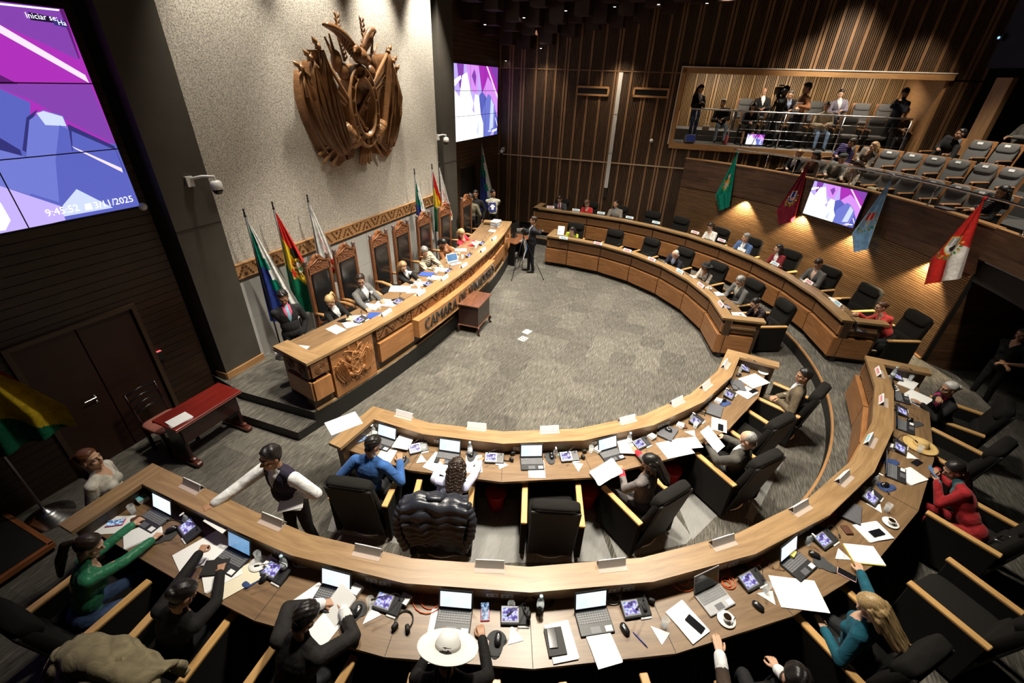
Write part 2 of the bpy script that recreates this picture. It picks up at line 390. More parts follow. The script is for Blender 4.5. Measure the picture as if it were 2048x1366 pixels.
# ---------------------------------------------------------------- far plank wall with a doorway and the slatted back wall
XF = -7.36
dy0, dy1 = atx(930, 350, XF)[1], atx(943, 350, XF)[1]
plank_wall('wall_left_far', XF, 12.36, 16.26, 0, 8.2, .115, [(13.3, 14.35, 0, 2.52)], wood('far_planks', (.045,.023,.012), (.12,.066,.034), rough=.4, sx=.8, sy=9))
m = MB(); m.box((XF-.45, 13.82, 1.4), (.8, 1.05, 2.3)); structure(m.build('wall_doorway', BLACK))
m = MB(); m.box((XF+.0, 13.82, 2.55), (.05, 1.13, .05)); m.box((XF, 13.27, 1.3), (.05, .05, 2.6)); m.box((XF, 14.38, 1.3), (.05, .05, 2.6)); structure(m.build('trim_doorway', W_FRAME))
K0 = np.array((XF, 16.26, 0.)); AZ = R(5.); TX = np.array((math.cos(AZ), math.sin(AZ), 0)); NX = np.array((math.sin(AZ), -math.cos(AZ), 0))
def sw(s, o, z): return K0+TX*s+NX*o+np.array((0, 0, z))    # point on the slatted wall: along, out of the wall, up
def swp(px, py, o=0.):                                     # pixel -> (along, height)
    q = atpl(px, py, K0+NX*o, NX); return float((q-K0) @ TX), float(q[2])
G0, GZ0 = swp(1344, 282); G1 = swp(1903, 148)[0]; GZ1 = swp(1373, 136)[1]; GZ0 = 3.47
SEND = 13.6
D0, D1, DT = swp(1385, 357)[0], swp(1452, 360)[0]+.05, 2.36
def slats(m, s0, s1, spans, off=0., period=.52, seed=1, frame=None, depth=.05):
    rnd = random.Random(seed); s = s0
    def bar(a, w, mi, dep):
        for z0, z1 in spans(a+w/2):
            u = rnd.uniform(0, 40); c = []
            for o in (0, dep):
                for x in (a, a+w):
                    for z in (z0, z1): c.append(frame(x, off+o, z))
            m.add(c, [(4,6,7,5), (0,4,5,1), (2,3,7,6)], mi, [[(u+z0, u), (u+z0, u+w), (u+z1, u+w), (u+z1, u)]]*3)
    while s < s1-.02:
        bar(s, .075, 0, depth); s += .075+.03
        k = rnd.choice((4, 5, 5, 6))
        for i in range(k): bar(s, .026, 1, depth*.7); s += .026+.026
        if rnd.random() < .45: bar(s, .065, 0, depth); s += .065+.03
def spans_main(s):
    zs = [(0.25, 2.67), (2.71, 5.41), (5.45, 9.0)]; out = []
    for a, b in zs:
        if D0 < s < D1: a = max(a, DT)
        if a >= b: continue
        if G0 < s < G1:
            for q in ((a, min(b, GZ0-.16)), (max(a, GZ1+.02), b)):
                if q[1]-q[0] > .02: out.append(q)
        else: out.append((a, b))
    return out
m = MB(); slats(m, 0.02, SEND, spans_main, frame=sw)
T = Matrix(((TX[0], NX[0], 0, K0[0]), (TX[1], NX[1], 0, K0[1]), (0, 0, 1, 0), (0, 0, 0, 1)))
for s0, s1, z0, z1 in ((-.2, G0, 0, 9), (G1, SEND+3, 0, 9), (G0, G1, 0, GZ0-.16), (G0, G1, GZ1+.02, 9)):
    m.box(((s0+s1)/2, -.06, (z0+z1)/2), (s1-s0, .1, z1-z0), mi=2, M=T)
m.box((SEND/2, .03, 2.69), (SEND, .07, .035), mi=3, M=T)
m.box((G0/2, .03, 5.43), (G0, .06, .035), mi=0, M=T)
structure(m.build('wall_back', [W_SLAT, W_SLAT_D, BLACK, mat('rail_wood_pale', (.42,.30,.20), .4)]))
m = MB(); m.box(((D0+D1)/2, .03, (ZP+DT)/2), (D1-D0, .05, DT-ZP), M=T); m.box(((D0+D1)/2, .05, (ZP+DT)/2), (.01, .02, DT-ZP), M=T, mi=1)
d = structure(m.build('door_2', [mat('door_dark', (.022,.012,.009), .4), BLACK]))
m = MB(); m.box((D0+.12, .10, 1.32), (.14, .015, .016), M=T); m.box((D0+.06, .075, 1.32), (.02, .05, .02), M=T); h = m.build('door_handle', METAL); h.parent = d
m = MB(); m.box(((D0+D1)/2, .05, DT+.02), (D1-D0+.06, .06, .03), M=T); structure(m.build('trim_door_far', W_TRIM))
# press gallery behind the back wall
GD = 2.6
m = MB(); m.box(((G0+G1)/2, -GD/2-.0, GZ0-.08), (G1-G0+.1, GD+.1, .16), M=T, mi=0); m.box(((G0+G1)/2, -GD+.75, GZ0+.17), (G1-G0-.1, 1.5, .34), M=T, mi=0)
m.box(((G0+G1)/2, .06, GZ0-.085), (G1-G0+.16, .09, .17), M=T, mi=1)
structure(m.build('floor_gallery', [mat('grey_carpet', (.16,.155,.15), .95, var=.2, scale=60), W_TRIM]))
m = MB(); slats(m, G0+.05, G1, lambda s: [(GZ0+.3, GZ1-.05)], off=-GD, frame=sw, seed=5); m.box(((G0+G1)/2, -GD-.05, (GZ0+GZ1)/2), (G1-G0+.2, .06, GZ1-GZ0), M=T, mi=2)
structure(m.build('wall_gallery_back', [W_GAL, W_GAL, BLACK]))
m = MB(); m.box((G0-.02, -GD/2, (GZ0+GZ1)/2), (.1, GD, GZ1-GZ0+.2), M=T); m.box((G0+.06, -GD/2-.2, GZ0+1.5), (.03, 1.3, 1.2), M=T, mi=1); structure(m.build('wall_gallery_left', [W_TRIM, mat('dark_red_panel', (.03,.012,.01), .6)]))
m = MB(); m.box((G1+.02, -GD/2, (GZ0+GZ1)/2), (.12, GD, GZ1-GZ0+.2), M=T); structure(m.build('wall_gallery_right', W_TRIM))
m = MB(); m.box(((G0+G1)/2, -GD/2, GZ1-.03+.06), (G1-G0+.2, GD, .08), M=T); structure(m.build('ceiling_gallery', W_STRIP))
m = MB()
m.box(((G0+G1)/2, .06, GZ1-.06), (G1-G0+.16, .08, .15), M=T); m.box((G0-.04, .06, (GZ0+GZ1)/2), (.16, .08, GZ1-GZ0+.1), M=T)
m.box(((G0+G1)/2, .09, GZ1+.03), (G1-G0+.2, .04, .025), M=T, mi=1); m.box((G0-.12, .09, (GZ0+GZ1)/2), (.02, .04, GZ1-GZ0+.1), M=T, mi=1)
structure(m.build('trim_gallery', [W_TRIM, mat('pale_edge', (.75,.70,.62), .4)]))
# tall light grey duct and two vent grilles on the slats
a, b = swp(1243, 145, .06), swp(1212, 375, .06)
m = MB(); m.box((a[0], .105, (a[1]+b[1])/2), (.13, .06, a[1]-b[1]), M=T, bev=.006); m.box((a[0], .105, b[1]-.16), (.10, .05, .32), M=T, mi=1)
for z in (3.0, 4.2): m.box((a[0], .137, z), (.13, .004, .012), M=T, mi=1)
tag(m.build('cable_duct', [mat('duct_grey', (.50,.49,.47), .5), BLACK]), 'tall pale grey cable duct running up the slatted wall', 'duct')
for i, (pa, pb, lab) in enumerate((((1153,174),(1218,190),'wood framed vent grille on the slats beside the grey cable duct, video wall side'), ((1267,177),(1337,194),'wood framed vent grille on the slats between cable duct and press gallery'))):
    q, w_ = swp(*pa, .06), swp(*pb, .06); root = thing('vent_grille', lab, 'vent', sw((q[0]+w_[0])/2, .06, (q[1]+w_[1])/2), AZ)
    wd, hg = w_[0]-q[0], .28
    m = MB(); 
    for z in (-hg/2+.03, hg/2-.03): m.box((0, -.02, z), (wd, .06, .06))
    for x in (-wd/2+.03, wd/2-.03): m.box((x, -.02, 0), (.06, .06, hg))
    m.build('frame', W_TRIM, root); m = MB(); m.box((0, .0, 0), (wd-.1, .02, hg-.1), mi=0)
    for k in range(4): m.box((0, -.02, -.06+k*.04), (wd-.12, .012, .008), mi=1)
    m.build('grille', [BLACK, DMETAL], root)
# ---------------------------------------------------------------- public balcony: curved front, stepped floor
RB = 8.72
BA0, BA1 = 15.0, 72.0
m = MB(); m.sweep(arc(RB, BA0, BA1, 1.5), [(0, 2.16), (0, 3.04), (.14, 3.04), (.14, 2.16)], mats=[0, 1, 0, 0]); m.sweep(arc(RB, BA0, BA1, 1.5), [(-.02, 3.02), (-.02, 3.05), (.16, 3.05), (.16, 3.02)], mi=1)
m.sweep(arc(RB, BA0-14, BA0, 1.5), [(0, 2.46), (0, 3.04), (.14, 3.04), (.14, 2.46)], mats=[0, 1, 0, 0])
structure(m.build('wall_balcony_fascia', [W_FASCIA, W_TRIM]))
m = MB(); z = ZP+.04
while z < 2.15:
    m.sweep(arc(RB+.03, BA0, BA1, 2), [(0, z), (0, z+.036), (.05, z+.036), (.05, z)], mi=0, uvo=z*37); z += .046
m.sweep(arc(RB+.06, BA0, BA1, 2), [(0, 0), (0, 2.17), (.1, 2.17), (.1, 0)], mi=1); m.sweep(arc(RB-.005, BA0, BA1, 2), [(0, ZP), (0, ZP+.035), (.05, ZP+.035), (.05, ZP)], mi=2)
structure(m.build('wall_balcony_base', [W_STRIP, BLACK, W_TRIM]))
m = MB()
for i, (r0, z0) in enumerate(((RB+.12, 2.40), (10.25, 2.78), (11.25, 3.16), (12.2, 3.5))):
    r1 = (10.25, 11.25, 12.2, 14.)[i]
    m.sweep(arc(r0, -8, 66, 2), [(0, z0-.38), (0, z0), (r1-r0, z0), (r1-r0, z0-.38)], mi=0)
structure(m.build('floor_balcony', [mat('dark_carpet', (.035,.033,.032), .95, var=.2, scale=60)]))
# stair parapet to the side of the balcony
c0 = np.array((5.06, 10.66)); dr = np.array((.945, .327))
m = MB(); nn = (dr[1], -dr[0]); m.sweep([(c0[0], c0[1], nn[0], nn[1], 0), (c0[0]+dr[0]*3.2, c0[1]+dr[1]*3.2, nn[0], nn[1], 3.2)], [(0, 0), (0, 2.43), (-.1, 2.43), (-.1, 0)], mi=0)
m.tube([(c0[0], c0[1], 2.46), (c0[0]+dr[0]*3.2, c0[1]+dr[1]*3.2, 2.46)], .022, 8, 1); structure(m.build('wall_stair', [wood('stair_planks', (.05,.025,.012), (.14,.07,.034), rough=.45, sx=.7, sy=8, planks=.22), METAL]))
# dark side walls, blue-grey booth front, lit column
m = MB(); m.box((9.9, 7, 4.3), (.2, 22, 8.6)); structure(m.build('wall_right', mat('black_wall', (.006,.006,.006), .8)))
m = MB(); q0, q1 = atcyl(1915, 137, 13.2), atcyl(1955, 0, 13.2); e = atcyl(2048, 137, 13.2)
m.sweep(arc(13.2, pol(q0)[0], pol(e)[0]-8, 2), [(0, q0[2]), (0, 8.4), (.2, 8.4), (.2, q0[2])]); structure(m.build('wall_booth', mat('blue_grey_wall', (.035,.037,.075), .7, var=.15, scale=2)))
m = MB(); q = atcyl(1985, 215, 12.7); aa = pol(q)[0]; m.box(tuple(P(aa, 12.7, 4.4)), (.2, .34, 2.2), R(aa)); structure(m.build('trim_column', W_TRIM))
m = MB(); q = atcyl(2003, 76, 13.15); m.box(q, (.2, .14, .12), R(pol(q)[0])); m.lathe([(.0, -.012), (.03, 0), (0, .012)], 10, mi=1, M=Matrix.Translation(P(pol(q)[0], pol(q)[1]-.12, q[2])) @ Matrix.Rotation(R(pol(q)[0]), 4, 'Z') @ Matrix.Rotation(PI/2, 4, 'Y'))
tag(m.build('projector', [BLACK, emit('lens_glow', (.3,.55,.8), 1.2)]), 'small black projector with a pale lens on the dark booth front', 'projector')
# ---------------------------------------------------------------- ceiling with hanging square baffles and small lamps
m = MB(); m.box((1.2, 8.0, 8.6), (18.4, 22.5, .1)); structure(m.build('ceiling', BLACK))
m = MB(); m.box((1.2, -3.1, 4.3), (18.4, .2, 8.6)); structure(m.build('wall_near', mat('black_wall', (.006,.006,.006), .8)))
def ceil_z(x, y): return 5.55+.21*(x+7.3)+.30*(16.4-y)
def on_ceil(px, py):
    r = ray(px, py); t = 10.
    for _ in range(60):
        p = CAMP+r*t; 
        # signed distance along the plane
        a = p[2]-ceil_z(p[0], p[1]); da = r[2]-(.21*r[0]-.30*r[1]); t -= a/da
    return CAMP+r*t
rnd = random.Random(11); BAF = mat('baffle_brown', (.028,.012,.009), .5, var=.3, scale=4); k = 0
names = ('window wall', )
bp = MB(); bp.box((0, 0, .35), (.42, .42, .7), mi=0); 
proto('baffle', tag(bp.build('ceiling_baffle', BAF), 'x', 'baffle'))
for i in range(13):
    for j in range(8):
        x = -7.0+i*.72+(j % 2)*.36; y = 16.0-j*.62
        if y > K0[1]+(x-XF)*math.tan(AZ)-.3: continue
        z = ceil_z(x, y)+rnd.uniform(-.06, .14)
        if z > 7.6: continue
        place('baffle', (x, y, z), R(rnd.uniform(-2, 2)), 'dark brown square baffle hanging with its row in front of the slatted wall', 'baffle', 'square baffles hanging from the ceiling')
LAMPS = [on_ceil(*p) for p in ((970,45),(1048,31),(1132,17),(1230,9),(1318,4),(1415,2),(1082,93),(1012,118))]
lp = MB(); lp.lathe([(.045, .0), (.045, .03), (.0, .03)], 14, mi=0); lp.lathe([(0, -.002), (.034, -.002)], 14, mi=1)
proto('lamp', tag(lp.build('ceiling_downlight', [BLACK, emit('lamp_white', (1,.95,.85), 14)]), 'x', 'lamp'))
for q in LAMPS: place('lamp', q-np.array((0, 0, .05)), 0, 'small round ceiling lamp glowing white among the dark baffles', 'lamp', 'small lamps among the baffles')
# ---------------------------------------------------------------- carved wood
def carved(name, dark, light, per, hgt):
    """rows of carved diamonds: grooves bumped into the wood and coloured darker"""
    if name in MATS: return MATS[name]
    m, n, l, b = nt(name); setp(b, rough=.45)
    tc = n.new('ShaderNodeTexCoord'); sp = n.new('ShaderNodeSeparateXYZ'); l.new(tc.outputs['UV'], sp.inputs[0])
    def mth(op, a, bb=None, c=None):
        q = n.new('ShaderNodeMath'); q.operation = op
        for i, v in enumerate((a, bb, c)):
            if v is None: continue
            if isinstance(v, (int, float)): q.inputs[i].default_value = v
            else: l.new(v, q.inputs[i])
        return q.outputs[0]
    u = mth('MULTIPLY', mth('PINGPONG', sp.outputs['X'], per/2), 2/per)
    v = mth('ABSOLUTE', mth('MULTIPLY_ADD', sp.outputs['Y'], 2/hgt, -1.0))
    d = mth('PINGPONG', mth('MULTIPLY', mth('ADD', u, v), 3.0), .5)
    k = mth('GREATER_THAN', d, .27)
    edge = mth('LESS_THAN', v, .82); k2 = mth('MULTIPLY', k, edge)
    dots = n.new('ShaderNodeTexVoronoi'); dots.inputs['Scale'].default_value = 42; l.new(tc.outputs['UV'], dots.inputs['Vector'])
    k3 = mth('MULTIPLY', k2, mth('GREATER_THAN', dots.outputs['Distance'], .22))
    nz = n.new('ShaderNodeTexNoise'); nz.inputs['Scale'].default_value = 9; l.new(tc.outputs['UV'], nz.inputs['Vector'])
    mx = n.new('ShaderNodeMix'); mx.data_type = 'RGBA'; mx.inputs[6].default_value = rgb(light); mx.inputs[7].default_value = rgb(dark); l.new(k3, mx.inputs[0])
    hs = n.new('ShaderNodeHueSaturation'); mr = n.new('ShaderNodeMapRange'); mr.inputs['To Min'].default_value = .75; mr.inputs['To Max'].default_value = 1.25; l.new(nz.outputs['Fac'], mr.inputs['Value']); l.new(mr.outputs[0], hs.inputs['Value']); l.new(mx.outputs[2], hs.inputs['Color'])
    l.new(hs.outputs['Color'], b.inputs['Base Color'])
    bp = n.new('ShaderNodeBump'); bp.inputs['Strength'].default_value = .8; bp.inputs['Distance'].default_value = .012; bp.invert = True; l.new(k3, bp.inputs['Height']); l.new(bp.outputs['Normal'], b.inputs['Normal'])
    MATS[name] = m; return m
CARV = carved('carved_diamonds', (.085,.035,.013), (.24,.115,.045), .32, .20)
CARV2 = carved('carved_band', (.16,.095,.05), (.33,.215,.125), .30, .15)
SOCK = mat('socket_white', (.70,.68,.63), .4)
def facets(r, angs, tail=None):
    """bench plan: facets between the given angles, then an optional straight tail"""
    out = []; d = 0.
    h = abs(angs[1]-angs[0])/2
    for i, a in enumerate(angs):
        k = 1/math.cos(R(h)) if 0 < i < len(angs)-1 or False else 1.0
        k = 1/math.cos(R(h))*.5+.5 if k > 1 else 1.0
        out.append([CX+r*k*math.cos(R(a)), CY+r*k*math.sin(R(a)), math.cos(R(a))*k, math.sin(R(a))*k, 0.])
    if tail is not None:
        nx, ny = out[-1][2:4]; out.append([tail[0], tail[1], tail[2], tail[3], 0.])
    for i in range(1, len(out)):
        d += math.hypot(out[i][0]-out[i-1][0], out[i][1]-out[i-1][1]); out[i][4] = d
    return [tuple(q) for q in out]
def lerp(p, q, t): return tuple(a+(b-a)*t for a, b in zip(p, q))
def sub(p, q, m0, m1):
    """piece of a facet with margins in metres at either end"""
    L = max(1e-6, q[4]-p[4]); a, b = lerp(p, q, m0/L), lerp(p, q, 1-m1/L)
    a = a[:4]+(0.,); b = b[:4]+(L-m0-m1,); return [a, b]
def rectsec(o0, o1, z0, z1): return [(o0, z0), (o0, z1), (o1, z1), (o1, z0)]
def bench(name, label, r, angs, zf, tail=None, depth=.70, ends=(1, 1), near=False):
    pth = facets(r, angs, tail); N = len(pth)
    c = pth[N//2]; root = thing(name, label, 'desk', (c[0]+c[2]*.3, c[1]+c[3]*.3, zf))
    Z = lambda z: zf+z
    W(MB().sweep(pth, rectsec(0, .235, Z(ZL-.045), Z(ZL))).build('ledge', W_DESK), root)
    m = MB(); m.sweep(pth, rectsec(.20, depth, Z(ZW-.035), Z(ZW)), 0)
    for q in pth[1:-1]:
        e = [(q[0]+q[2]*o, q[1]+q[3]*o) for o in (.24, depth-.002)]; t = (-q[3]*.0025, q[2]*.0025)
        m.add([(e[0][0]-t[0], e[0][1]-t[1], Z(ZW)+.0012), (e[1][0]-t[0], e[1][1]-t[1], Z(ZW)+.0012), (e[1][0]+t[0], e[1][1]+t[1], Z(ZW)+.0012), (e[0][0]+t[0], e[0][1]+t[1], Z(ZW)+.0012)], [(0,1,2,3)], 1)
    W(m.build('worktop', [W_WORK, BLACK], recalc=False), root)
    W(MB().sweep(pth, rectsec(.075, .20, Z(.12), Z(ZL-.046))).build('body', W_FRAME), root)
    W(MB().sweep(pth, rectsec(.10, .185, Z(0), Z(.12))).build('plinth', BLACK), root)
    W(MB().sweep(pth, [(.201, Z(ZW)), (.201, Z(ZL-.047)), (.208, Z(ZL-.047)), (.208, Z(ZW))], 0).build('back_band', CARV2), root)
    W(MB().sweep(pth, rectsec(.201, .22, Z(.1), Z(ZW-.036))).build('modesty_board', BLACK), root)
    for p, q in zip(pth[:-1], pth[1:]):
        L = q[4]-p[4]
        if L < .25: continue
        s = sub(p, q, .014, .014)
        m = MB(); m.sweep(s, rectsec(.045, .08, Z(.615), Z(.815)))
        for i in range(len(m.uv)):   # face UVs measured from the lower edge of the panel
            m.uv[i] = [(s_, min(1, max(0, (m.v[v][2]-Z(.615))/.2))*.2) for v, (s_, g) in zip(m.f[i], m.uv[i])]
        W(m.build('carved_panel', CARV), root)
        W(MB().sweep(s, rectsec(-.005, .08, Z(.13), Z(.555))).build('lower_panel', W_PANEL), root)
    for i, e in enumerate(ends):
        if not e: continue
        q, b = (pth[0], pth[1]) if i == 0 else (pth[-1], pth[-2])
        n = Vector((q[2], q[3], 0)).normalized(); t = Vector((b[0]-q[0], b[1]-q[1], 0)); t = (t-n*t.dot(n)).normalized(); o = Vector((q[0], q[1], 0))
        T = Matrix(((n.x, t.x, 0, o.x), (n.y, t.y, 0, o.y), (0, 0, 1, 0), (0, 0, 0, 1)))
        W(MB().box((depth/2+.07, .10, Z(ZL-.022)), (depth+.14, .20, .046), M=T).build('end_ledge', W_DESK), root)
        W(MB().box((depth/2+.07, .12, Z(ZL/2+.01)), (depth+.04, .10, ZL-.07), M=T).build('end_board', W_FRAME), root)
        w = depth-.16
        m = MB(); vs = [T @ Vector(p) for p in ((.16, .04, Z(.615)), (.16+w, .04, Z(.615)), (.16+w, .04, Z(.815)), (.16, .04, Z(.815)), (.16, .08, Z(.615)), (.16+w, .08, Z(.615)), (.16+w, .08, Z(.815)), (.16, .08, Z(.815)))]
        m.add(vs, [(0,1,2,3), (4,7,6,5), (0,4,5,1), (3,2,6,7), (0,3,7,4), (1,5,6,2)], 0, [[(0,0), (w,0), (w,.2), (0,.2)]]*6)
        W(m.build('carved_panel', CARV), root)
        W(MB().box((.16+w/2, .035, Z(.34)), (w, .08, .425), M=T).build('lower_panel', W_PANEL), root)
        m = MB(); m.box((.075, .035, Z(.34)), (.13, .08, .425), M=T); m.box((.085, .055, Z(.715)), (.10, .05, .2), M=T); W(m.build('corner_post', W_PANEL), root)
        if near: W(MB().box((depth*.62, .045, Z(ZW/2)), (depth*.7, .03, ZW-.05), M=T @ Matrix.Translation((0, .13, 0))).build('end_lining', W_FRAME), root)
    return root, pth
def frange(a, b, n): return [a+(b-a)*i/n for i in range(n+1)]
B_IN, P_IN = bench('curved_desk', 'inner curved wooden desk with open laptops, near side of the oval floor', 4.51, [-93,-81.3,-68.3,-55.4,-42.3,-29.3,-17,-6], 0, near=True)
B_IF, P_IF = bench('curved_desk', 'inner curved wooden desk with carved front panels, far side of the oval floor', 4.48, frange(11.0, 90.0, 6), 0, tail=(-4.10, CY+4.47, -.02, 1.0))
B_ON, P_ON = bench('curved_desk', 'outer curved wooden desk crowded with laptops and papers, raised on the near platform', 6.59, [-1.2,-9.9,-19.2,-28.5,-37.8,-47.1,-56.4,-65.7,-75,-84.3,-90], ZP, tail=(-4.98, CY-6.59, 0, -1.0), depth=.73, near=True)
B_OF, P_OF = bench('curved_desk', 'outer curved wooden desk with carved front, raised below the balcony wall', 6.64, frange(11.0, 90.0, 8), ZP, tail=(-5.38, CY+6.64, 0, 1.0))
def on_bench(root, pth, o, z):  # sockets along the back band
    pass
def socket_row(root, pth, zf, per=2):
    for p, q in zip(pth[:-1], pth[1:]):
        L = q[4]-p[4]
        if L < .4: continue
        for t in ((.18, .30) if per == 2 else (.24,)):
            c = lerp(p, q, t); n = Vector((c[2], c[3], 0)).normalized()
            m = MB(); m.box((0, 0, 0), (.012, .11, .058), bev=.003)
            for y in (-.025, .025): m.box((.0055, y, 0), (.004, .022, .03), mi=1)
            o = m.build('socket', [SOCK, mat('socket_grey', (.3,.3,.29), .5)]); o.location = (c[0]+n.x*.212, c[1]+n.y*.212, zf+.835); o.rotation_euler.z = math.atan2(n.y, n.x); W(o, root)
socket_row(B_IN, P_IN, 0); socket_row(B_ON, P_ON, ZP)
# ---------------------------------------------------------------- coat of arms carved in wood (local: x across, y up, z out of the wall)
EMB = wood('emblem_wood', (.10,.042,.015), (.25,.115,.042), rough=.42, sx=3, sy=12, coat=.25)
EMB_L = wood('emblem_wood_light', (.16,.075,.028), (.33,.17,.07), rough=.4, sx=3, sy=12, coat=.25)
def coat_of_arms(name, label, cat, M, k, dep=1., mats=None):
    E1, E2 = mats or (EMB, EMB_L)
    root = thing(name, label, cat, M.to_translation()); S_ = M @ Matrix.Diagonal((k, k, k*dep, 1))
    def bld(m, nm, mt, par=root):
        m.v = [tuple(S_ @ Vector(p)) for p in m.v]; o = m.build(nm, mt)
        if par is root: W(o, root)
        else: o.parent = par; o.matrix_parent_inverse = Matrix.Translation(-Vector(root.location))
        return o
    rnd = random.Random(4)
    # poles with spear heads, three to a side, fanning out from behind the shield
    poles = [((.9, -.72), (-1.62, .74)), ((.75, -.9), (-1.40, .92)), ((.55, -1.0), (-1.2, 1.12)), ((-1.28, -.78), (1.42, .80)), ((-1.22, -.92), (1.28, .97)), ((-1.05, -1.0), (1.05, 1.15))]
    for i, (a, b) in enumerate(poles):
        side = -1 if i < 3 else 1; lv = .10+.05*(i % 3)
        a3, b3 = Vector((a[0], a[1], .08+.03*(i % 3))), Vector((b[0], b[1], lv+.10)); d = (b3-a3).normalized()
        m = MB(); m.tube([a3, b3-d*.22], .032, 8); e = b3-d*.22
        m.tube([e, e+d*.03, e+d*.05, e+d*.08], [.05, .055, .05, .03], 8)
        m.tube([e+d*.06, e+d*.12, b3], [.02, .05, .004], 6); x = d.cross(Vector((0, 0, 1)))
        m.tube([e+d*.05-x*.09, e+d*.02, e+d*.05+x*.09], [.006, .022, .006], 6); bld(m, 'spear', E2)
        m = MB(); q = e-d*.02     # tassel
        m.tube([q, q+Vector((side*.04, -.20, .02)), q+Vector((side*.02, -.42, 0))], [.012, .022, .034], 6); bld(m, 'tassel', E2)
        # cloth hanging from the pole in deep folds: wavy sheet with thickness between pole and the bottom bunch
        top0, top1 = e-d*.03, Vector((side*(.42+.06*(i % 3)), -.70, .14)); o1, o2_ = Vector((side*(1.72-.20*(i % 3)), .02-.12*(i % 3), .10)), Vector((side*(1.10-.18*(i % 3)), -.86, .08))
        nu, nv = 40, 14; vs = []; fs = []
        for u in range(nu+1):
            for v in range(nv+1):
                tu, tv = u/nu, v/nv; inn = top0.lerp(top1, tv); oo = top0*(1-tv)**2+o1*2*tv*(1-tv)+o2_*tv*tv
                p = inn.lerp(oo, tu); f_ = min(1, tv*3)*(1-.45*tv)
                w = (.5-abs(math.sin(tu*PI*4.+tv*1.3+i)))*.17*f_+.10*math.sin(tu*PI)*f_
                vs.append((p.x, p.y, p.z+w+.05*(i % 3)))
        o2 = len(vs); vs += [(x_, y_, -.02) for x_, y_, z_ in vs]; g = nv+1
        for u in range(nu):
            for v in range(nv):
                fs.append((u*g+v, (u+1)*g+v, (u+1)*g+v+1, u*g+v+1))
        rim = [u*g for u in range(nu+1)]+[nu*g+v for v in range(1, g)]+[u*g+nv for u in range(nu-1, -1, -1)]+[v for v in range(nv-1, 0, -1)]
        fs += [(rim[j], rim[(j+1) % len(rim)], o2+rim[(j+1) % len(rim)], o2+rim[j]) for j in range(len(rim))]
        m = MB(); m.add(vs, fs, 0, smooth=True); bld(m, 'flag', E1)
    # oval shield: dished field, raised rims, letters blocks and stars round the border
    m = MB(); rx, rz = .44, .76; nn = 40
    prof = [(1.0, 0), (1.0, .26), (.97, .30), (.93, .30), (.90, .27), (.76, .27), (.73, .31), (.69, .31), (.66, .26), (.60, .17), (.0, .15)]
    m.v += []; vs = [(rx*r*math.cos(2*PI*j/nn), rz*(r if r > .7 else r*.98)*math.sin(2*PI*j/nn), h) for r, h in prof for j in range(nn)]
    m.add(vs, [(i*nn+j, i*nn+(j+1) % nn, (i+1)*nn+(j+1) % nn, (i+1)*nn+j) for i in range(len(prof)-1) for j in range(nn)], 0, smooth=True); sh = bld(m, 'shield', E2)
    m = MB()
    for j in range(16):
        a = 2*PI*(j+.5)/16; x, y = rx*.83*math.cos(a), rz*.83*math.sin(a)
        if math.sin(a) > -.25: m.box((x, y, .285), (.075, .035, .05), a)
        else:
            for kk in range(5):
                b_ = a+kk*2*PI/5; m.box((x+.022*math.cos(b_), y+.022*math.sin(b_), .285), (.045, .02, .04), b_)
    bld(m, 'border_pattern', E1)
    m = MB()                                   # relief: hill, cloud band, tree, sheaf, llama-like animal
    m.ell((-.06, .20, .15), (.17, .16, .07)); m.ell((.08, .12, .15), (.13, .10, .06)); m.ell((0, -.02, .15), (.26, .05, .05)); m.ell((0, -.30, .14), (.22, .14, .04))
    m.tube([(.12, -.28, .17), (.125, -.02, .19)], [.02, .014], 7); m.ell((.125, .05, .19), (.07, .09, .05))
    m.ell((.05, -.40, .19), (.05, .045, .05)); m.ell((-.08, -.28, .18), (.07, .035, .03)); m.tube([(-.13, -.27, .18), (-.15, -.18, .19)], .016, 6)
    for x in (-.12, -.09, -.05, -.02): m.tube([(x, -.29, .18), (x, -.36, .18)], .010, 5)
    bld(m, 'relief', E1)
    # rifles and cannon ends, fasces and ribbons below
    for s in (-1, 1):
        for q in (0, .12):
            m = MB(); m.tube([(s*.45, .70-q*.5, .12), (s*(.74-q), 1.14+q*.5, .16)], [.05, .016], 7); bld(m, 'rifle', E2)
        m = MB(); m.ell((s*.52, .78, .16), (.11, .19, .10)); m.ell((s*.40, .62, .18), (.13, .15, .10)); bld(m, 'drapery', E1)
        m = MB(); m.tube([(s*.30, -.62, .15), (s*.62, -.30, .22)], [.17, .10], 10)
        for t in (.2, .5, .8): 
            p = Vector((s*.30, -.62, .15)).lerp(Vector((s*.62, -.30, .22)), t); dd = Vector((s*.32, .32, .07)).normalized()*.012; m.tube([p-dd, p+dd], .17-.06*t, 10)
        bld(m, 'cannon', E2)
        m = MB(); m.prism([(s*.62, -.80), (s*.98, -.92), (s*.80, -1.04), (s*.60, -.95)], .02, .09); m.prism([(s*.28, -.78), (s*.50, -.80), (s*.52, -.95), (s*.34, -.92)], .03, .1); bld(m, 'ribbon_end', E1)
        m = MB()                            # laurel sprig rising behind the bird
        pts = [Vector((s*.22, .80, .1)), Vector((s*.36, 1.12, .14)), Vector((s*.34, 1.52, .14))]
        m.tube(pts, [.03, .02, .008], 6)
        for t in range(9):
            p = pts[0].lerp(pts[1], t/5) if t < 5 else pts[1].lerp(pts[2], (t-4)/5)
            for e in (-1, 1): m.tube([p, p+Vector((e*.05, .07, .02)), p+Vector((e*.06, .13, .01))], [.006, .022, .003], 5)
        bld(m, 'laurel', E1)
    m = MB()
    for j in range(7): m.tube([(-.14+j*.045, -.72, .16), (-.20+j*.06, -1.06-.04*(j % 2), .12)], [.03, .025], 6)
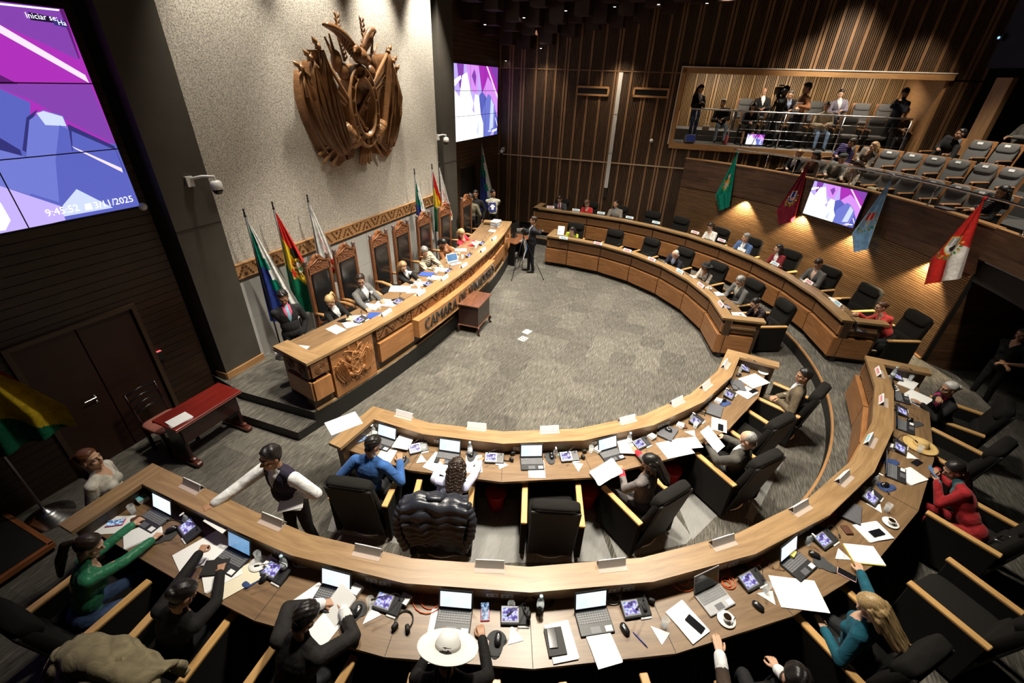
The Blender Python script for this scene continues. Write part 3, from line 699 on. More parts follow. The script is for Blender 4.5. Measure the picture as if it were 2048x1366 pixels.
    bld(m, 'fasces', E2)
    # condor with spread wings
    m = MB(); m.ell((.03, .90, .26), (.17, .15, .14)); m.tube([(.0, .95, .28), (-.14, 1.02, .34), (-.22, .98, .38)], [.09, .06, .055], 8); m.tube([(-.22, .98, .38), (-.29, .93, .40)], [.035, .008], 6); m.tube([(.12, .86, .24), (.30, .84, .18)], [.09, .12], 8)
    bd = bld(m, 'condor', E1)
    for s, tip, mid in ((-1, Vector((-.78, 1.33, .22)), Vector((-.40, 1.30, .34))), (1, Vector((.68, 1.34, .20)), Vector((.25, 1.44, .36)))):
        m = MB(); rt = Vector((s*.10, .98, .30)); nf = 11
        lead = [rt*(1-t)**2+mid*2*t*(1-t)+tip*t*t for t in np.linspace(0, 1, nf)]
        trail = [Vector((s*(.16+.30*t), .90+.26*t+(.06 if s < 0 else -.02)*t, .20)) for t in np.linspace(0, 1, nf)]
        trail[-1] = tip-Vector((0, .03, .02)); vs = []
        for p, q in zip(lead, trail): vs += [p+Vector((0, 0, .03)), p-Vector((0, 0, .03)), q-Vector((0, 0, .02)), q+Vector((0, 0, .02))]
        fs = [(i*4+j, i*4+(j+1) % 4, (i+1)*4+(j+1) % 4, (i+1)*4+j) for i in range(nf-1) for j in range(4)]; m.add(vs, fs, 0)
        for i in range(nf-1): m.tube([lead[i]+Vector((0, 0, .02)), trail[i]-Vector((s*-.02, .03, -.01))], [.03, .015], 5)
        m.tube(lead, [.05]*(nf-1)+[.012], 7); bld(m, 'wing', E1)
    return root
ME = Matrix(((0, 0, 1, -6.985), (1, 0, 0, 8.23), (0, 1, 0, 4.46), (0, 0, 0, 1)))
coat_of_arms('coat_of_arms', 'huge dark carved wooden coat of arms with condor and flags on the granite wall', 'coat of arms', ME, 1.0)
# ---------------------------------------------------------------- presidium desk on the dais
PEW = mat('pewter_letters', (.10,.095,.09), .3, metal=.7)
def pp(y): 
    x = dais_x(y); t = math.atan2(y-7.53, 19.42); return (x, y, -math.cos(t), -math.sin(t))
def ppath(y0, y1, n=8):
    out = []; d = 0
    for i in range(n+1):
        q = pp(y0+(y1-y0)*i/n)
        if out: d += math.hypot(q[0]-out[-1][0], q[1]-out[-1][1])
        out.append(q+(d,))
    return out
ZQ = 1.28; YA, YB = 3.95, 12.62
root = thing('presidium_desk', 'long curved wooden presidium desk carved with triangles and a coat of arms on the dais', 'desk', (-5.0, 8.0, ZD))
pr = ppath(YA, YB, 30)
W(MB().sweep(pr, rectsec(-.03, .27, ZQ-.045, ZQ)).build('ledge', W_DESK), root)
W(MB().sweep(pr, rectsec(.25, .92, 1.155, 1.19)).build('worktop', W_WORK), root)
W(MB().sweep(pr, rectsec(.07, .25, ZD, ZQ-.046)).build('body', W_FRAME), root)
W(MB().sweep(pr, rectsec(.015, .06, ZD-.0, ZD+.022)).build('foot_trim', W_DESK), root)
ZIG = mat('carved_brown', (.085,.036,.014), .55, var=.3)
W_PRES = wood('presidium_wood', (.25,.105,.035), (.46,.215,.08), rough=.4, sx=1.0, sy=7, coat=.2)
segs = [5.31, 6.27, 7.42, 8.48, 9.50, 10.55, 11.50]
for a, b in zip(segs[:-1], segs[1:]):
    s = ppath(a+.02, b-.02, 4); m = MB(); m.sweep(s, rectsec(.03, .10, .975, 1.225), 0)
    L = s[-1][4]
    def dot(u, z, w=.02, h=.02):
        q = pp(a+.02+u); T = Matrix.Translation((q[0]+q[2]*.027, q[1]+q[3]*.027, z)) @ Matrix.Rotation(math.atan2(q[3], q[2]), 4, 'Z'); m.box((0, 0, 0), (.012, w, h), M=T, mi=1)
    c = L/2
    for k in range(6):                         # the big stepped triangles and the dotted diagonals between them
        h = k/5
        for e in (-1, 1):
            dot(c*.52+e*(.025+.15*(1-h)), 1.01+.15*h, .026, .022); dot(c*1.52+e*(.025+.15*h), 1.04+.15*h, .026, .022)
            dot(c+(h-.5)*.20+e*.03, 1.0+.19*h, .014, .02)
        if k < 4: dot(c*.52, 1.0+.03*k, .10*(1-h), .012); dot(c*1.52, 1.19-.03*k, .10*(1-h), .012)
    for e in (.05, L-.05):
        for k in range(3): dot(e, 1.03+.06*k, .05, .014)
    W(m.build('carved_panel', [W_PRES, ZIG]), root)
    W(MB().sweep(s, rectsec(-.01, .10, .53 if a < 6 else .60, .915)).build('lower_panel', W_PRES), root)
for a, b, nm in ((4.33, 5.20, 'near'), (11.60, 12.40, 'far')):
    s = ppath(a, b, 3); W(MB().sweep(s, rectsec(.0, .08, .37, 1.235)).build('emblem_panel', W_PRES), root)
    W(MB().sweep(s, rectsec(-.012, .0, 1.232, 1.25)).build('panel_edge', W_DESK), root)
# corner blocks at both ends with carved spirals
for sgn, y, u in ((1, YA, 0), (-1, YB, 1)):
    q = pp(y); T = Matrix(((q[2], -q[3]*sgn*-1, 0, q[0]), (q[3], q[2]*sgn*-1, 0, q[1]), (0, 0, 1, 0), (0, 0, 0, 1)))
    m = MB(); m.box((.40, .10, ZQ-.022), (.86, .26, .046), M=T); W(m.build('end_ledge', W_DESK), root)
    m = MB(); m.box((.43, .14, (ZD+ZQ)/2-.02), (.72, .16, ZQ-ZD-.05), M=T); W(m.build('end_board', W_FRAME), root)
    m = MB(); m.box((.34, .045, 1.09), (.62, .09, .25), M=T); m.box((.035, .18, 1.09), (.09, .30, .25), M=T)
    for cx in (.20, .48):
        for rr in (.09, .06, .03): m.tube([(T @ Vector((cx+rr*math.cos(t), -.002, 1.09+rr*math.sin(t)))) for t in np.linspace(0, 2*PI, 15)[:-1]], .008, 5, closed=True)
    for rr in (.09, .06, .03): m.tube([(T @ Vector((-.012, .18+rr*math.cos(t), 1.09+rr*math.sin(t)))) for t in np.linspace(0, 2*PI, 15)[:-1]], .008, 5, closed=True)
    W(m.build('carved_panel', wood('corner_wood', (.12,.05,.018), (.25,.115,.045), rough=.45)), root)
    m = MB(); m.box((.32, .035, .72), (.62, .11, .34), M=T); m.box((.03, .17, .72), (.11, .32, .34), M=T); W(m.build('lower_panel', W_PRES), root)
# sign bar with the chamber's name
s = ppath(6.28, 10.02, 10)
W(MB().sweep(s, rectsec(-.13, .08, .60, .975)).build('sign_bar', wood('sign_wood', (.30,.13,.045), (.50,.25,.10), rough=.4, sx=1., sy=7, coat=.2)), root)
W(MB().sweep(s, rectsec(-.145, -.12, .60, .62)).build('sign_edge', W_DESK), root)
txt = 'CAMARA DE SENADORES'; y = 6.45; widths = {'M': .27, ' ': .10, 'E': .17, 'R': .20, 'S': .17, 'O': .21, 'D': .205, 'N': .21, 'C': .19, 'A': .20}
tot = sum(widths[ch] for ch in txt); kk = (9.93-6.45)/tot; lm = []
for ch in txt:
    w = widths[ch]*kk
    if ch != ' ':
        q = pp(y+w/2); me = text_mesh(ch, .36, .012)
        xs = [v.co.x for v in me.vertices]; sx = (w*.88)/max(.01, max(xs)-min(xs)); xm = (max(xs)+min(xs))/2
        X = Vector((-q[3], q[2], 0))*-1; X = Vector((q[3], -q[2], 0)); Nn = Vector((-q[2], -q[3], 0)); T = Matrix(((X.x, 0, Nn.x, q[0]+Nn.x*.142), (X.y, 0, Nn.y, q[1]+Nn.y*.142), (0, 1, 0, .795), (0, 0, 0, 1)))
        me.transform(T @ Matrix.Diagonal((sx, .98, 1, 1)) @ Matrix.Translation((-xm, 0, 0))); lm.append(me)
    y += w
bm = bmesh.new(); [bm.from_mesh(me) for me in lm]; me = bpy.data.meshes.new('lettering'); bm.to_mesh(me); bm.free(); me.materials.append(PEW)
for f in me.polygons: f.material_index = 0
o = bpy.data.objects.new('lettering', me); COL.objects.link(o); W(o, root); o['label'] = 'dark metal letters CAMARA DE SENADORES'
ER = root
def emblem_on_desk(y, k):
    q = pp(y); X = Vector((q[3], -q[2], 0)); Nn = Vector((-q[2], -q[3], 0))
    M = Matrix(((X.x, 0, Nn.x, q[0]+Nn.x*.002), (X.y, 0, Nn.y, q[1]+Nn.y*.002), (0, 1, 0, .80), (0, 0, 0, 1)))
    r = coat_of_arms('emblem_carving', 'x', 'x', M, k, .55, (W_PRES, W_PRES)); bm = bmesh.new()
    for ch in list(r.children):
        t = ch.data.copy(); bm.from_mesh(t); bpy.data.objects.remove(ch)
    bpy.data.objects.remove(r); me = bpy.data.meshes.new('emblem_carving'); bm.to_mesh(me); bm.free(); me.materials.append(W_PRES)
    for f in me.polygons: f.material_index = 0; f.use_smooth = True
    o = bpy.data.objects.new('emblem_carving', me); COL.objects.link(o); W(o, ER)
emblem_on_desk(4.77, .27); emblem_on_desk(12.0, .25)
# ---------------------------------------------------------------- delegates' armchairs
FAB = mat('charcoal_fabric', (.0105,.0095,.0085), .92, var=.25, scale=80, bump=.15, spec=.2)
ARMW = wood('arm_wood', (.46,.25,.085), (.62,.38,.15), rough=.35, sx=2, sy=12, coat=.3)
def rounded(m, sx, sy, sz, M, mi=0, p=5., n=(12, 8)):
    """soft cushion: a superellipsoid"""
    nu, nv = n; vs = []; sg = lambda v, e: math.copysign(abs(v)**e, v); e = 2/p
    for i in range(nv+1):
        a = -PI/2+PI*i/nv
        for k in range(nu*2):
            b = PI*k/nu; vs.append(M @ Vector((sx*sg(math.cos(a), e)*sg(math.cos(b), e), sy*sg(math.cos(a), e)*sg(math.sin(b), e), sz*sg(math.sin(a), e))))
    g = nu*2
    m.add(vs, [(i*g+k, i*g+(k+1) % g, (i+1)*g+(k+1) % g, (i+1)*g+k) for i in range(nv) for k in range(g)], mi, smooth=True)
TR = lambda x, y, z: Matrix.Translation((x, y, z))
RX = lambda a: Matrix.Rotation(R(a), 4, 'X')
RZ = lambda a: Matrix.Rotation(R(a), 4, 'Z')
RY = lambda a: Matrix.Rotation(R(a), 4, 'Y')
def make_armchair():
    t = thing('armchair', 'x', 'armchair')
    m = MB(); rounded(m, .285, .32, .085, TR(0, .02, .40), p=6); m.build('seat', FAB, t)
    B = TR(0, -.27, .42) @ RX(13)
    m = MB(); rounded(m, .285, .058, .34, B @ TR(0, .0, .33), p=6); rounded(m, .26, .05, .10, B @ TR(0, .035, .10), p=4); m.build('backrest', FAB, t)
    m = MB(); rounded(m, .275, .075, .115, B @ TR(0, .03, .575), p=4.5); m.build('headrest', FAB, t)
    m = MB(); m.box((0, -.075, .14), (.55, .03, .98), M=TR(0, -.27, .42) @ RX(10), bev=.01); m.build('back_panel', BLACK, t)
    for s in (-1, 1):
        m = MB(); m.box((s*.335, 0, .335), (.066, .62, .57), bev=.008); m.build('side_panel', FAB, t)
        m = MB(); m.box((s*.335, .005, .637), (.072, .65, .034), bev=.007); m.build('armrest', ARMW, t)
    m = MB(); m.lathe([(.0, .0), (.30, .0), (.31, .02), (.28, .04), (.06, .06), (.05, .30), (0, .30)], 24); m.lathe([(.312, .012), (.318, .02), (.312, .028)], 24, mi=1); m.build('swivel_base', [BLACK, METAL], t)
    return t
proto('armchair', make_armchair())
SEATS = {}
def armchair(key, x, y, face, zf, who, group=None):
    o = place('armchair', (x, y, zf), R(face-90), who, 'armchair', group); SEATS[key] = (x, y, face, zf); return o
A_ = 'black armchair with wooden armrests '
for key, x, y, f, who in (
    ('blue', -3.02, 2.90, 105, 'under the man in the blue suit jacket'), ('jacket', -2.03, 3.02, 112, 'with a dark puffer jacket hung over its back'),
    ('mid', -.82, 3.56, 110, 'standing empty between the jacket chair and the red-cuffed woman'), ('cuff', .15, 4.15, 145, 'under the woman with red cuffs'),
    ('beard', 1.215, 5.24, 140, 'under the balding bearded man reading a sheet'), ('gap', 1.45, 6.13, 143, 'empty between the bearded man and the brown-suited man'),
    ('brown', 2.06, 7.14, 155, 'under the man in the brown suit')):
    armchair(key, x, y, f, 0, A_+who)
for key, x, y, f, who in (
    ('green', -4.26, .62, 91, 'under the woman in the green blouse'), ('coatw', -3.25, .70, 99, 'with a big olive padded coat heaped on its back'),
    ('suit', -2.08, .86, 95, 'under the man in the black suit holding papers'), ('whitehat', -.86, 1.17, 110, 'under the woman in the wide white hat'),
    ('void', .305, 1.60, 119, 'pushed in empty beside the wide white hat'), ('watch', 1.46, 2.14, 122, 'under the man with the wristwatch at the lower edge'),
    ('teal', 2.12, 3.12, 137, 'under the blonde woman in teal'), ('side', 3.21, 3.92, 136, 'empty between the blonde woman and the red dress'),
    ('reddress', 3.68, 5.11, 145, 'under the woman in the red dress with long braids'), ('strawhat', 3.88, 6.41, 142, 'empty behind the straw hat lying on the desk'),
    ('silver', 4.30, 7.41, 160, 'pushed back behind the silver-haired woman')):
    armchair(key, x, y, f, ZP, A_+who)
for key, a, r, dy, who in (
    ('yellow', 91.5, 5.48, 0, 'behind the woman in the yellow top'), ('f2', 78.5, 5.45, -4, 'empty, first beside the woman in yellow'), ('f3', 66.5, 5.48, -6, 'empty, between another empty chair and the white-haired man'),
    ('oldman', 55, 5.52, 0, 'behind the white-haired man in a navy suit'), ('blackhat', 43, 5.5, 6, 'behind the woman in the black felt hat'), ('greyman', 30.5, 5.58, 8, 'behind the grey-haired man in a grey suit'), ('floral', 19.5, 5.66, 8, 'behind the woman in the black floral blouse')):
    p = P(a, r); armchair(key, p[0], p[1], a+180+dy, 0, A_+who)
for key, a, r, dy, who in (
    ('tie', 99.2, 7.62, 0, 'behind the man with the dark red tie'), ('redw', 91.6, 7.6, 0, 'behind the curly woman in red'), ('beige', 83.8, 7.6, 0, 'behind the man in the beige jacket'),
    ('o4', 75.2, 7.58, -3, 'empty beside the beige-jacketed man'), ('o5', 68.0, 7.6, -4, 'empty in front of the dark far door'), ('blouse', 57.6, 7.55, 0, 'behind the woman in the white blouse'),
    ('elbow', 49.2, 7.5, 4, 'behind the man in the bright blue jacket'), ('maroon', 40.6, 7.6, 4, 'behind the woman in the dark red blazer'), ('phone', 31.5, 7.6, 6, 'behind the man looking down in a grey suit'),
    ('o10', 23.3, 7.72, 8, 'empty, under the light blue flag'), ('coral', 13.6, 7.8, 10, 'behind the woman in the coral red jacket')):
    p = P(a, r); armchair(key, p[0], p[1], a+180+dy, ZP, A_+who)
# ---------------------------------------------------------------- carved high chairs of the presidium
CHW = wood('carved_chair_wood', (.10,.034,.013), (.25,.095,.035), rough=.35, sx=3, sy=10, coat=.3)
LEATH = mat('black_leather', (.013,.013,.014), .22, spec=.6, var=.2, scale=14, bump=.12)
def make_highchair():
    t = thing('carved_armchair', 'x', 'chair')       # local +Y is the way the sitter faces
    m = MB(); rounded(m, .27, .26, .05, TR(0, .02, .46), p=6); m.build('seat', LEATH, t)
    m = MB(); m.box((0, .02, .39), (.60, .56, .08), bev=.01); m.build('seat_frame', CHW, t)
    m = MB(); rounded(m, .215, .03, .50, TR(0, -.235, 1.02), p=7); m.build('backrest', LEATH, t)
    for s in (-1, 1):
        m = MB(); m.box((s*.27, -.25, .84), (.07, .07, 1.68), bev=.008); m.build('back_post', CHW, t)
        m = MB(); m.lathe([(.03, 0), (.04, .02), (.025, .035), (.045, .07), (.035, .10), (0, .115)], 10, (s*.27, -.25, 1.68)); m.build('finial', mat('finial_dark', (.10,.06,.05), .4), t)
        m = MB(); m.tube([(s*.29, -.24, .74), (s*.30, -.05, .76), (s*.31, .16, .73), (s*.31, .26, .68), (s*.31, .28, .63)], [.028, .034, .04, .042, .03], 8); m.build('armrest', wood('arm_curve', (.30,.14,.05), (.46,.25,.10), rough=.3, uv=False), t)
        m = MB(); m.box((s*.29, .22, .33), (.06, .06, .66), bev=.01); m.build('leg', CHW, t)
    # arched carved crest
    m = MB(); pts = [(-.27, 1.50), (-.27, 1.62), (-.21, 1.65), (-.16, 1.71), (-.12, 1.74), (-.08, 1.79), (0, 1.83), (.08, 1.79), (.12, 1.74), (.16, 1.71), (.21, 1.65), (.27, 1.62), (.27, 1.50)]
    n = len(pts); vs = [(x, -.285, z) for x, z in pts]+[(x, -.215, z) for x, z in pts]
    m.add(vs, [list(range(n)), list(range(2*n-1, n-1, -1))]+[(i, n+i, n+(i+1) % n, (i+1) % n) for i in range(n)], 0)
    rnd = random.Random(2)
    for k in range(34): m.ell((rnd.uniform(-.2, .2), -.213, 1.535+rnd.uniform(0, .15)), (.022, .012, .016), nu=7, nv=5)
    m.tube([(-.22, -.21, 1.66), (-.12, -.205, 1.70), (0, -.205, 1.76), (.12, -.205, 1.70), (.22, -.21, 1.66)], .012, 6); m.ell((0, -.215, 1.80), (.045, .03, .045), nu=10, nv=8)
    m.build('crest', CHW, t)
    m = MB(); m.box((0, -.25, 1.52), (.50, .085, .04), bev=.008); m.box((0, -.25, .50), (.50, .05, .08)); m.build('cross_rail', CHW, t)
    return t
proto('highchair', make_highchair())
HC = 'carved high-backed wooden chair with black leather '
HY = [5.80, 6.53, 7.58, 8.42, 9.38, 10.40, 11.66]
for y, who in zip(HY, ('behind the blonde woman with glasses', 'behind the man in the grey suit with glasses', 'empty between the grey suit and the long-haired woman', 'behind the long-haired woman, next to a chequered flag', 'behind the man in the beige quilted vest', 'behind the dark-haired woman in brown', 'farthest along, beside two standing men')):
    place('highchair', (-6.02 if y != HY[2] else -6.0, y, ZD), R(-90), HC+who, 'chair')
# ---------------------------------------------------------------- red table, its chair, and the little bureau under the sign
REDT = wood('red_lacquer', (.12,.008,.006), (.22,.018,.012), rough=.18, sx=1, sy=6, coat=.7)
DARKR = mat('dark_mahogany', (.022,.006,.005), .3, var=.3, coat=.4)
q = at(418, 815, .74); L, D = 1.02, .50
t = thing('red_table', 'glossy dark red wooden table with white papers by the dais step', 'table', (-6.14, 2.98, 0))
m = MB(); m.box((0, 0, .735), (D, L, .03), bev=.006); m.build('tabletop', REDT, t)
m = MB(); m.box((D/2-.012, 0, .715), (.02, L, .016)); m.box((-D/2+.012, 0, .715), (.02, L, .016)); m.build('edge_moulding', mat('pink_edge', (.35,.12,.10), .3), t)
m = MB(); m.box((D/2-.07, 0, .56), (.03, L-.16, .28)); m.build('apron', DARKR, t)
for s in (-1, 1):
    m = MB(); m.box((0, s*(L/2-.09), .40), (D-.16, .05, .62), bev=.01); m.build('side_panel', DARKR, t)
    m = MB(); m.box((0, s*(L/2-.09), .05), (D+.10, .10, .08), bev=.02); m.box((0, s*(L/2-.09), .11), (D-.06, .07, .06), bev=.02); m.build('foot', wood('mahogany', (.05,.012,.008), (.12,.03,.018), rough=.3, coat=.5), t)
t = thing('wooden_chair', 'dark wooden slat-back chair with a pinkish seat behind the red table', 'chair', (-6.62, 2.72, 0), R(-90))
m = MB(); rounded(m, .24, .24, .03, TR(0, 0, .46), p=5); m.build('seat', mat('pink_seat', (.36,.13,.10), .45, var=.15, scale=8), t)
for sx, sy in ((-1, -1), (1, -1), (-1, 1), (1, 1)):
    m = MB(); m.box((sx*.20, sy*.20, .22), (.045, .045, .44)); m.build('leg', DARKR, t)
for s in (-1, 1): m = MB(); m.tube([(s*.20, -.22, .44), (s*.20, -.26, .75), (s*.20, -.30, .98)], .022, 8); m.build('back_post', DARKR, t)
for k in range(4): m = MB(); m.tube([(-.20, -.24-.015*k, .66+.1*k), (0, -.27-.015*k, .68+.1*k), (.20, -.24-.015*k, .66+.1*k)], .016, 6); m.build('back_slat', BLACK_GLOSS, t)
t = thing('side_bureau', 'small brown wooden bureau with curved legs in front of the sign bar', 'bureau', (-4.22, 8.14, 0), R(4))
BUR = wood('bureau_wood', (.09,.035,.018), (.20,.085,.045), rough=.3, sx=1.5, sy=7, coat=.4); BURD = mat('bureau_dark', (.028,.010,.007), .3, var=.25, coat=.3)
m = MB(); m.box((0, 0, .725), (.56, .80, .03), bev=.006); m.build('tabletop', BUR, t)
m = MB(); m.box((0, 0, .46), (.48, .70, .50), bev=.006); m.build('cabinet', BURD, t)
m = MB(); m.box((0, 0, .20), (.51, .73, .03), bev=.008); m.build('base_moulding', BUR, t)
m = MB(); m.lathe([(0, 0), (.012, .002), (.010, .014), (0, .018)], 8, M=TR(.24, -.05, .6) @ RY(90)); m.build('lock', METAL, t)
for sx in (-1, 1):
    for sy in (-1, 1):
        m = MB(); m.tube([(sx*.23, sy*.33, .20), (sx*.255, sy*.355, .14), (sx*.235, sy*.335, .07), (sx*.26, sy*.36, .025), (sx*.27, sy*.37, .0)], [.035, .04, .022, .024, .028], 8); m.build('leg', BURD, t)
# ---------------------------------------------------------------- folding seats of the public balcony and the press gallery
GREYF = mat('grey_seat_fabric', (.12,.117,.113), .9, var=.2, scale=60, spec=.2)
SHW = wood('seat_shell', (.20,.085,.03), (.36,.17,.07), rough=.4, uv=False, sx=3, sy=3)
def make_cinema(lift=False):
    t = thing('folding_seat', 'x', 'seat'); B = TR(0, -.22, .42) @ RX(14)
    m = MB(); rounded(m, .235, .045, .26, B @ TR(0, .01, .26), p=5); rounded(m, .225, .055, .11, B @ TR(0, .03, .46), p=4); m.build('backrest', GREYF, t)
    m = MB(); m.box((0, -.06, .275), (.54, .025, .64), M=B, bev=.03); m.build('back_shell', SHW, t)
    m = MB(); rounded(m, .235, .23, .055, TR(0, .04, .43), p=5); m.build('seat', GREYF, t)
    for s in (-1, 1):
        m = MB(); m.box((s*.275, .02, .625), (.055, .42, .03), bev=.01); m.tube([(s*.275, .22, .625), (s*.275, .25, .615), (s*.275, .24, .58)], .025, 6); m.build('armrest', SHW, t)
        m = MB(); m.box((s*.275, -.02, .31), (.035, .34, .6)); m.build('side_frame', BLACK, t)
    return t
T_ = make_cinema(); tg = MB(); tg.box((0, .088, .50), (.12, .006, .05), M=TR(0, -.22, .42) @ RX(14)); tg.build('seat_number_tag', WHITE, T_); proto('cinema', T_)
proto('cinema_plain', make_cinema())
def row_seat(px, py, rad, zf, label, kind='cinema', group=None, yaw=0):
    a = pol(atcyl(px, py, rad))[0]; p = P(a, rad-.38); o = place(kind, (p[0], p[1], zf), R(a+180-90+yaw), label, 'seat', group); return (p[0], p[1], a+180+yaw, zf)
BS = {}
RA, RBb, RC = 9.95, 10.95, 11.95
for k, px, py, w in (('a1', 1600, 322, 'under the fair-haired woman in the dark jacket'), ('a2', 1640, 325, 'under the woman in the dark beret'), ('a3', 1683, 333, 'under the man in the flat cap'), ('a4', 1718, 340, 'under the woman in the spotted top'),
    ('a5', 1750, 345, 'empty beside the spotted top'), ('a6', 1790, 349, 'with an olive jacket lying on it'), ('a7', 1830, 354, 'empty behind the light blue flag top'), ('a8', 1876, 362, 'empty, third from the olive jacket'), ('a9', 1928, 372, 'empty, second from the striped top'), ('a10', 1976, 384, 'empty beside the woman in the striped top'), ('a11', 2012, 392, 'under the woman in the striped top')):
    BS[k] = row_seat(px, py, RA, 2.40, 'grey folding seat in the front balcony row '+w)
for k, px, py, w in (('b1', 1700, 288, 'under the person in the purple jacket'), ('b2', 1745, 297, 'under the woman with reddish blond hair'), ('b3', 1785, 304, 'empty beside the reddish blonde woman'), ('b4', 1832, 309, 'empty, second from the reddish blonde woman'), ('b5', 1878, 314, 'empty, third from the reddish blonde woman'), ('b6', 1926, 322, 'empty before the reclining man'), ('b7', 1983, 328, 'empty, second from the frame edge'), ('b8', 2036, 337, 'empty, cut by the frame edge')):
    BS[k] = row_seat(px, py, RBb, 2.78, 'grey folding seat in the middle balcony row '+w)
for k, px, py, w in (('c1', 1912, 272, 'under the reclining man in black'), ('c2', 1970, 283, 'empty beside the reclining man in black'), ('c3', 2026, 289, 'empty before the grey jacket')):
    BS[k] = row_seat(px, py, RC, 3.16, 'grey folding seat in the back balcony row '+w)
GS = {}
def gal_seat(k, px, py, off, lift, label):
    s, z = swp(px, py, off-.3); p = sw(s, off, GZ0+lift); f = math.degrees(AZ)-90
    place('cinema_plain', p, R(f-90), label, 'seat'); GS[k] = (p[0], p[1], f, GZ0+lift)
for k, px, py, w in (('r1', 1492, 205, 'empty beside the seated young man in black'), ('r2', 1527, 200, 'under the bald man in a suit'), ('r3', 1578, 203, 'under the man behind the camera operator'), ('r4', 1634, 206, 'empty behind the man in the brown sweater'), ('r5', 1680, 206, 'under the man in the lilac suit'), ('r6', 1727, 208, 'empty beside the man in the lilac suit'), ('r7', 1775, 210, 'empty behind the photographer'), ('r8', 1822, 212, 'by the gallery side wall')):
    gal_seat(k, px, py, -1.75, .34, 'grey gallery seat in the back row, '+w)
for k, px, py, w in (('g1', 1497, 240, 'under the woman with bare knees'), ('g2', 1545, 242, 'hidden behind the tripod'), ('g3', 1592, 236, 'beside the man in the cream sweater'), ('g4', 1645, 234, 'under the man in the cream sweater'), ('g5', 1700, 240, 'empty, first from the man in the cream sweater'), ('g6', 1755, 243, 'empty, second from the man in the cream sweater'), ('g7', 1795, 244, 'under the woman half hidden by the photographer')):
    gal_seat(k, px, py, -.78, 0, 'grey gallery seat in the front row, '+w)
# railings
def railing(name, label, pts, z, posts, h, wires, world=True):
    root = thing(name, label, 'railing', pts[len(pts)//2])
    m = MB(); m.tube([(p[0], p[1], p[2]+z) for p in pts], .024, 8); W(m.build('handrail', METAL, None), root)
    for p in posts:
        m = MB(); m.tube([(p[0], p[1], p[2]), (p[0], p[1], p[2]+z)], .016, 8); m.lathe([(.04, 0), (.04, .012), (0, .012)], 10, p); W(m.build('post', METAL), root)
    for w_ in wires:
        m = MB(); m.tube([(p[0], p[1], p[2]+w_) for p in pts], .004, 5); W(m.build('cable', METAL), root)
    return root
pts = [P(a, RB+.02, 3.05) for a in np.linspace(62.5, 2, 36)]
railing('balcony_railing', 'steel tube railing along the curved balcony front with the hanging flags', pts, .42, [P(a, RB+.06, 3.05) for a in (61.5, 55.5, 50, 45.5, 39.5, 33, 26, 19, 12)], .42, [])
s0, s1 = swp(1383, 215, .02)[0], swp(1831, 232, .02)[0]
pts = [sw(s, -.05, GZ0) for s in np.linspace(s0, s1, 12)]
railing('gallery_railing', 'steel railing with cables along the front of the press gallery', pts, 1.0, [sw(swp(px, 250, 0)[0], -.05, GZ0) for px in (1388, 1462, 1567, 1686)]+[sw(s1, -.05, GZ0)], 1.0, [.25, .5, .75])
# ---------------------------------------------------------------- people
def V3(a): return Vector((float(a[0]), float(a[1]), float(a[2])))
def capsule(m, a, b, ra, rb=None, n=12, fl=None):
    rb = ra if rb is None else rb; a = V3(a); b = V3(b); d = b-a; L = d.length; d = d.normalized() if L > 1e-6 else Vector((0, 0, 1))
    pts = []; rad = []
    for t in (-1, -.87, -.5, 0): pts.append(a+d*(ra*t)); rad.append(max(ra*math.sqrt(max(0, 1-t*t)), ra*.02))
    for t in (0, .5, .87, 1): pts.append(b+d*(rb*t)); rad.append(max(rb*math.sqrt(max(0, 1-t*t)), rb*.02))
    m.tube(pts, rad, n)
def remesh(m, vox, it=3, fac=.5):
    me = bpy.data.meshes.new('tmp'); me.from_pydata(m.v, [], m.f); o = bpy.data.objects.new('tmp', me); COL.objects.link(o)
    bm = bmesh.new(); bm.from_mesh(me); bmesh.ops.recalc_face_normals(bm, faces=bm.faces); bm.to_mesh(me); bm.free()
    r = o.modifiers.new('r', 'REMESH'); r.mode = 'VOXEL'; r.voxel_size = vox
    s = o.modifiers.new('s', 'SMOOTH'); s.factor = fac; s.iterations = it
    dg = bpy.context.evaluated_depsgraph_get(); dg.update(); ev = o.evaluated_get(dg).to_mesh()
    v = np.empty(len(ev.vertices)*3, np.float32); ev.vertices.foreach_get('co', v); v = v.reshape(-1, 3)
    nr = np.empty(len(ev.vertices)*3, np.float32); ev.vertices.foreach_get('normal', nr); nr = nr.reshape(-1, 3)
    f = np.empty(len(ev.polygons)*4, np.int32); ev.loops.foreach_get('vertex_index', f); f = f.reshape(-1, 4)
    o.evaluated_get(dg).to_mesh_clear(); bpy.data.objects.remove(o); bpy.data.meshes.remove(me)
    return v.astype(np.float64), f, nr.astype(np.float64)
class Skin:      # indices into the material list of a body
    SKIN, TOP, SHIRT, TIE, BOT, SHOE, WHITE, DARK, LIP, CUFF = range(10)
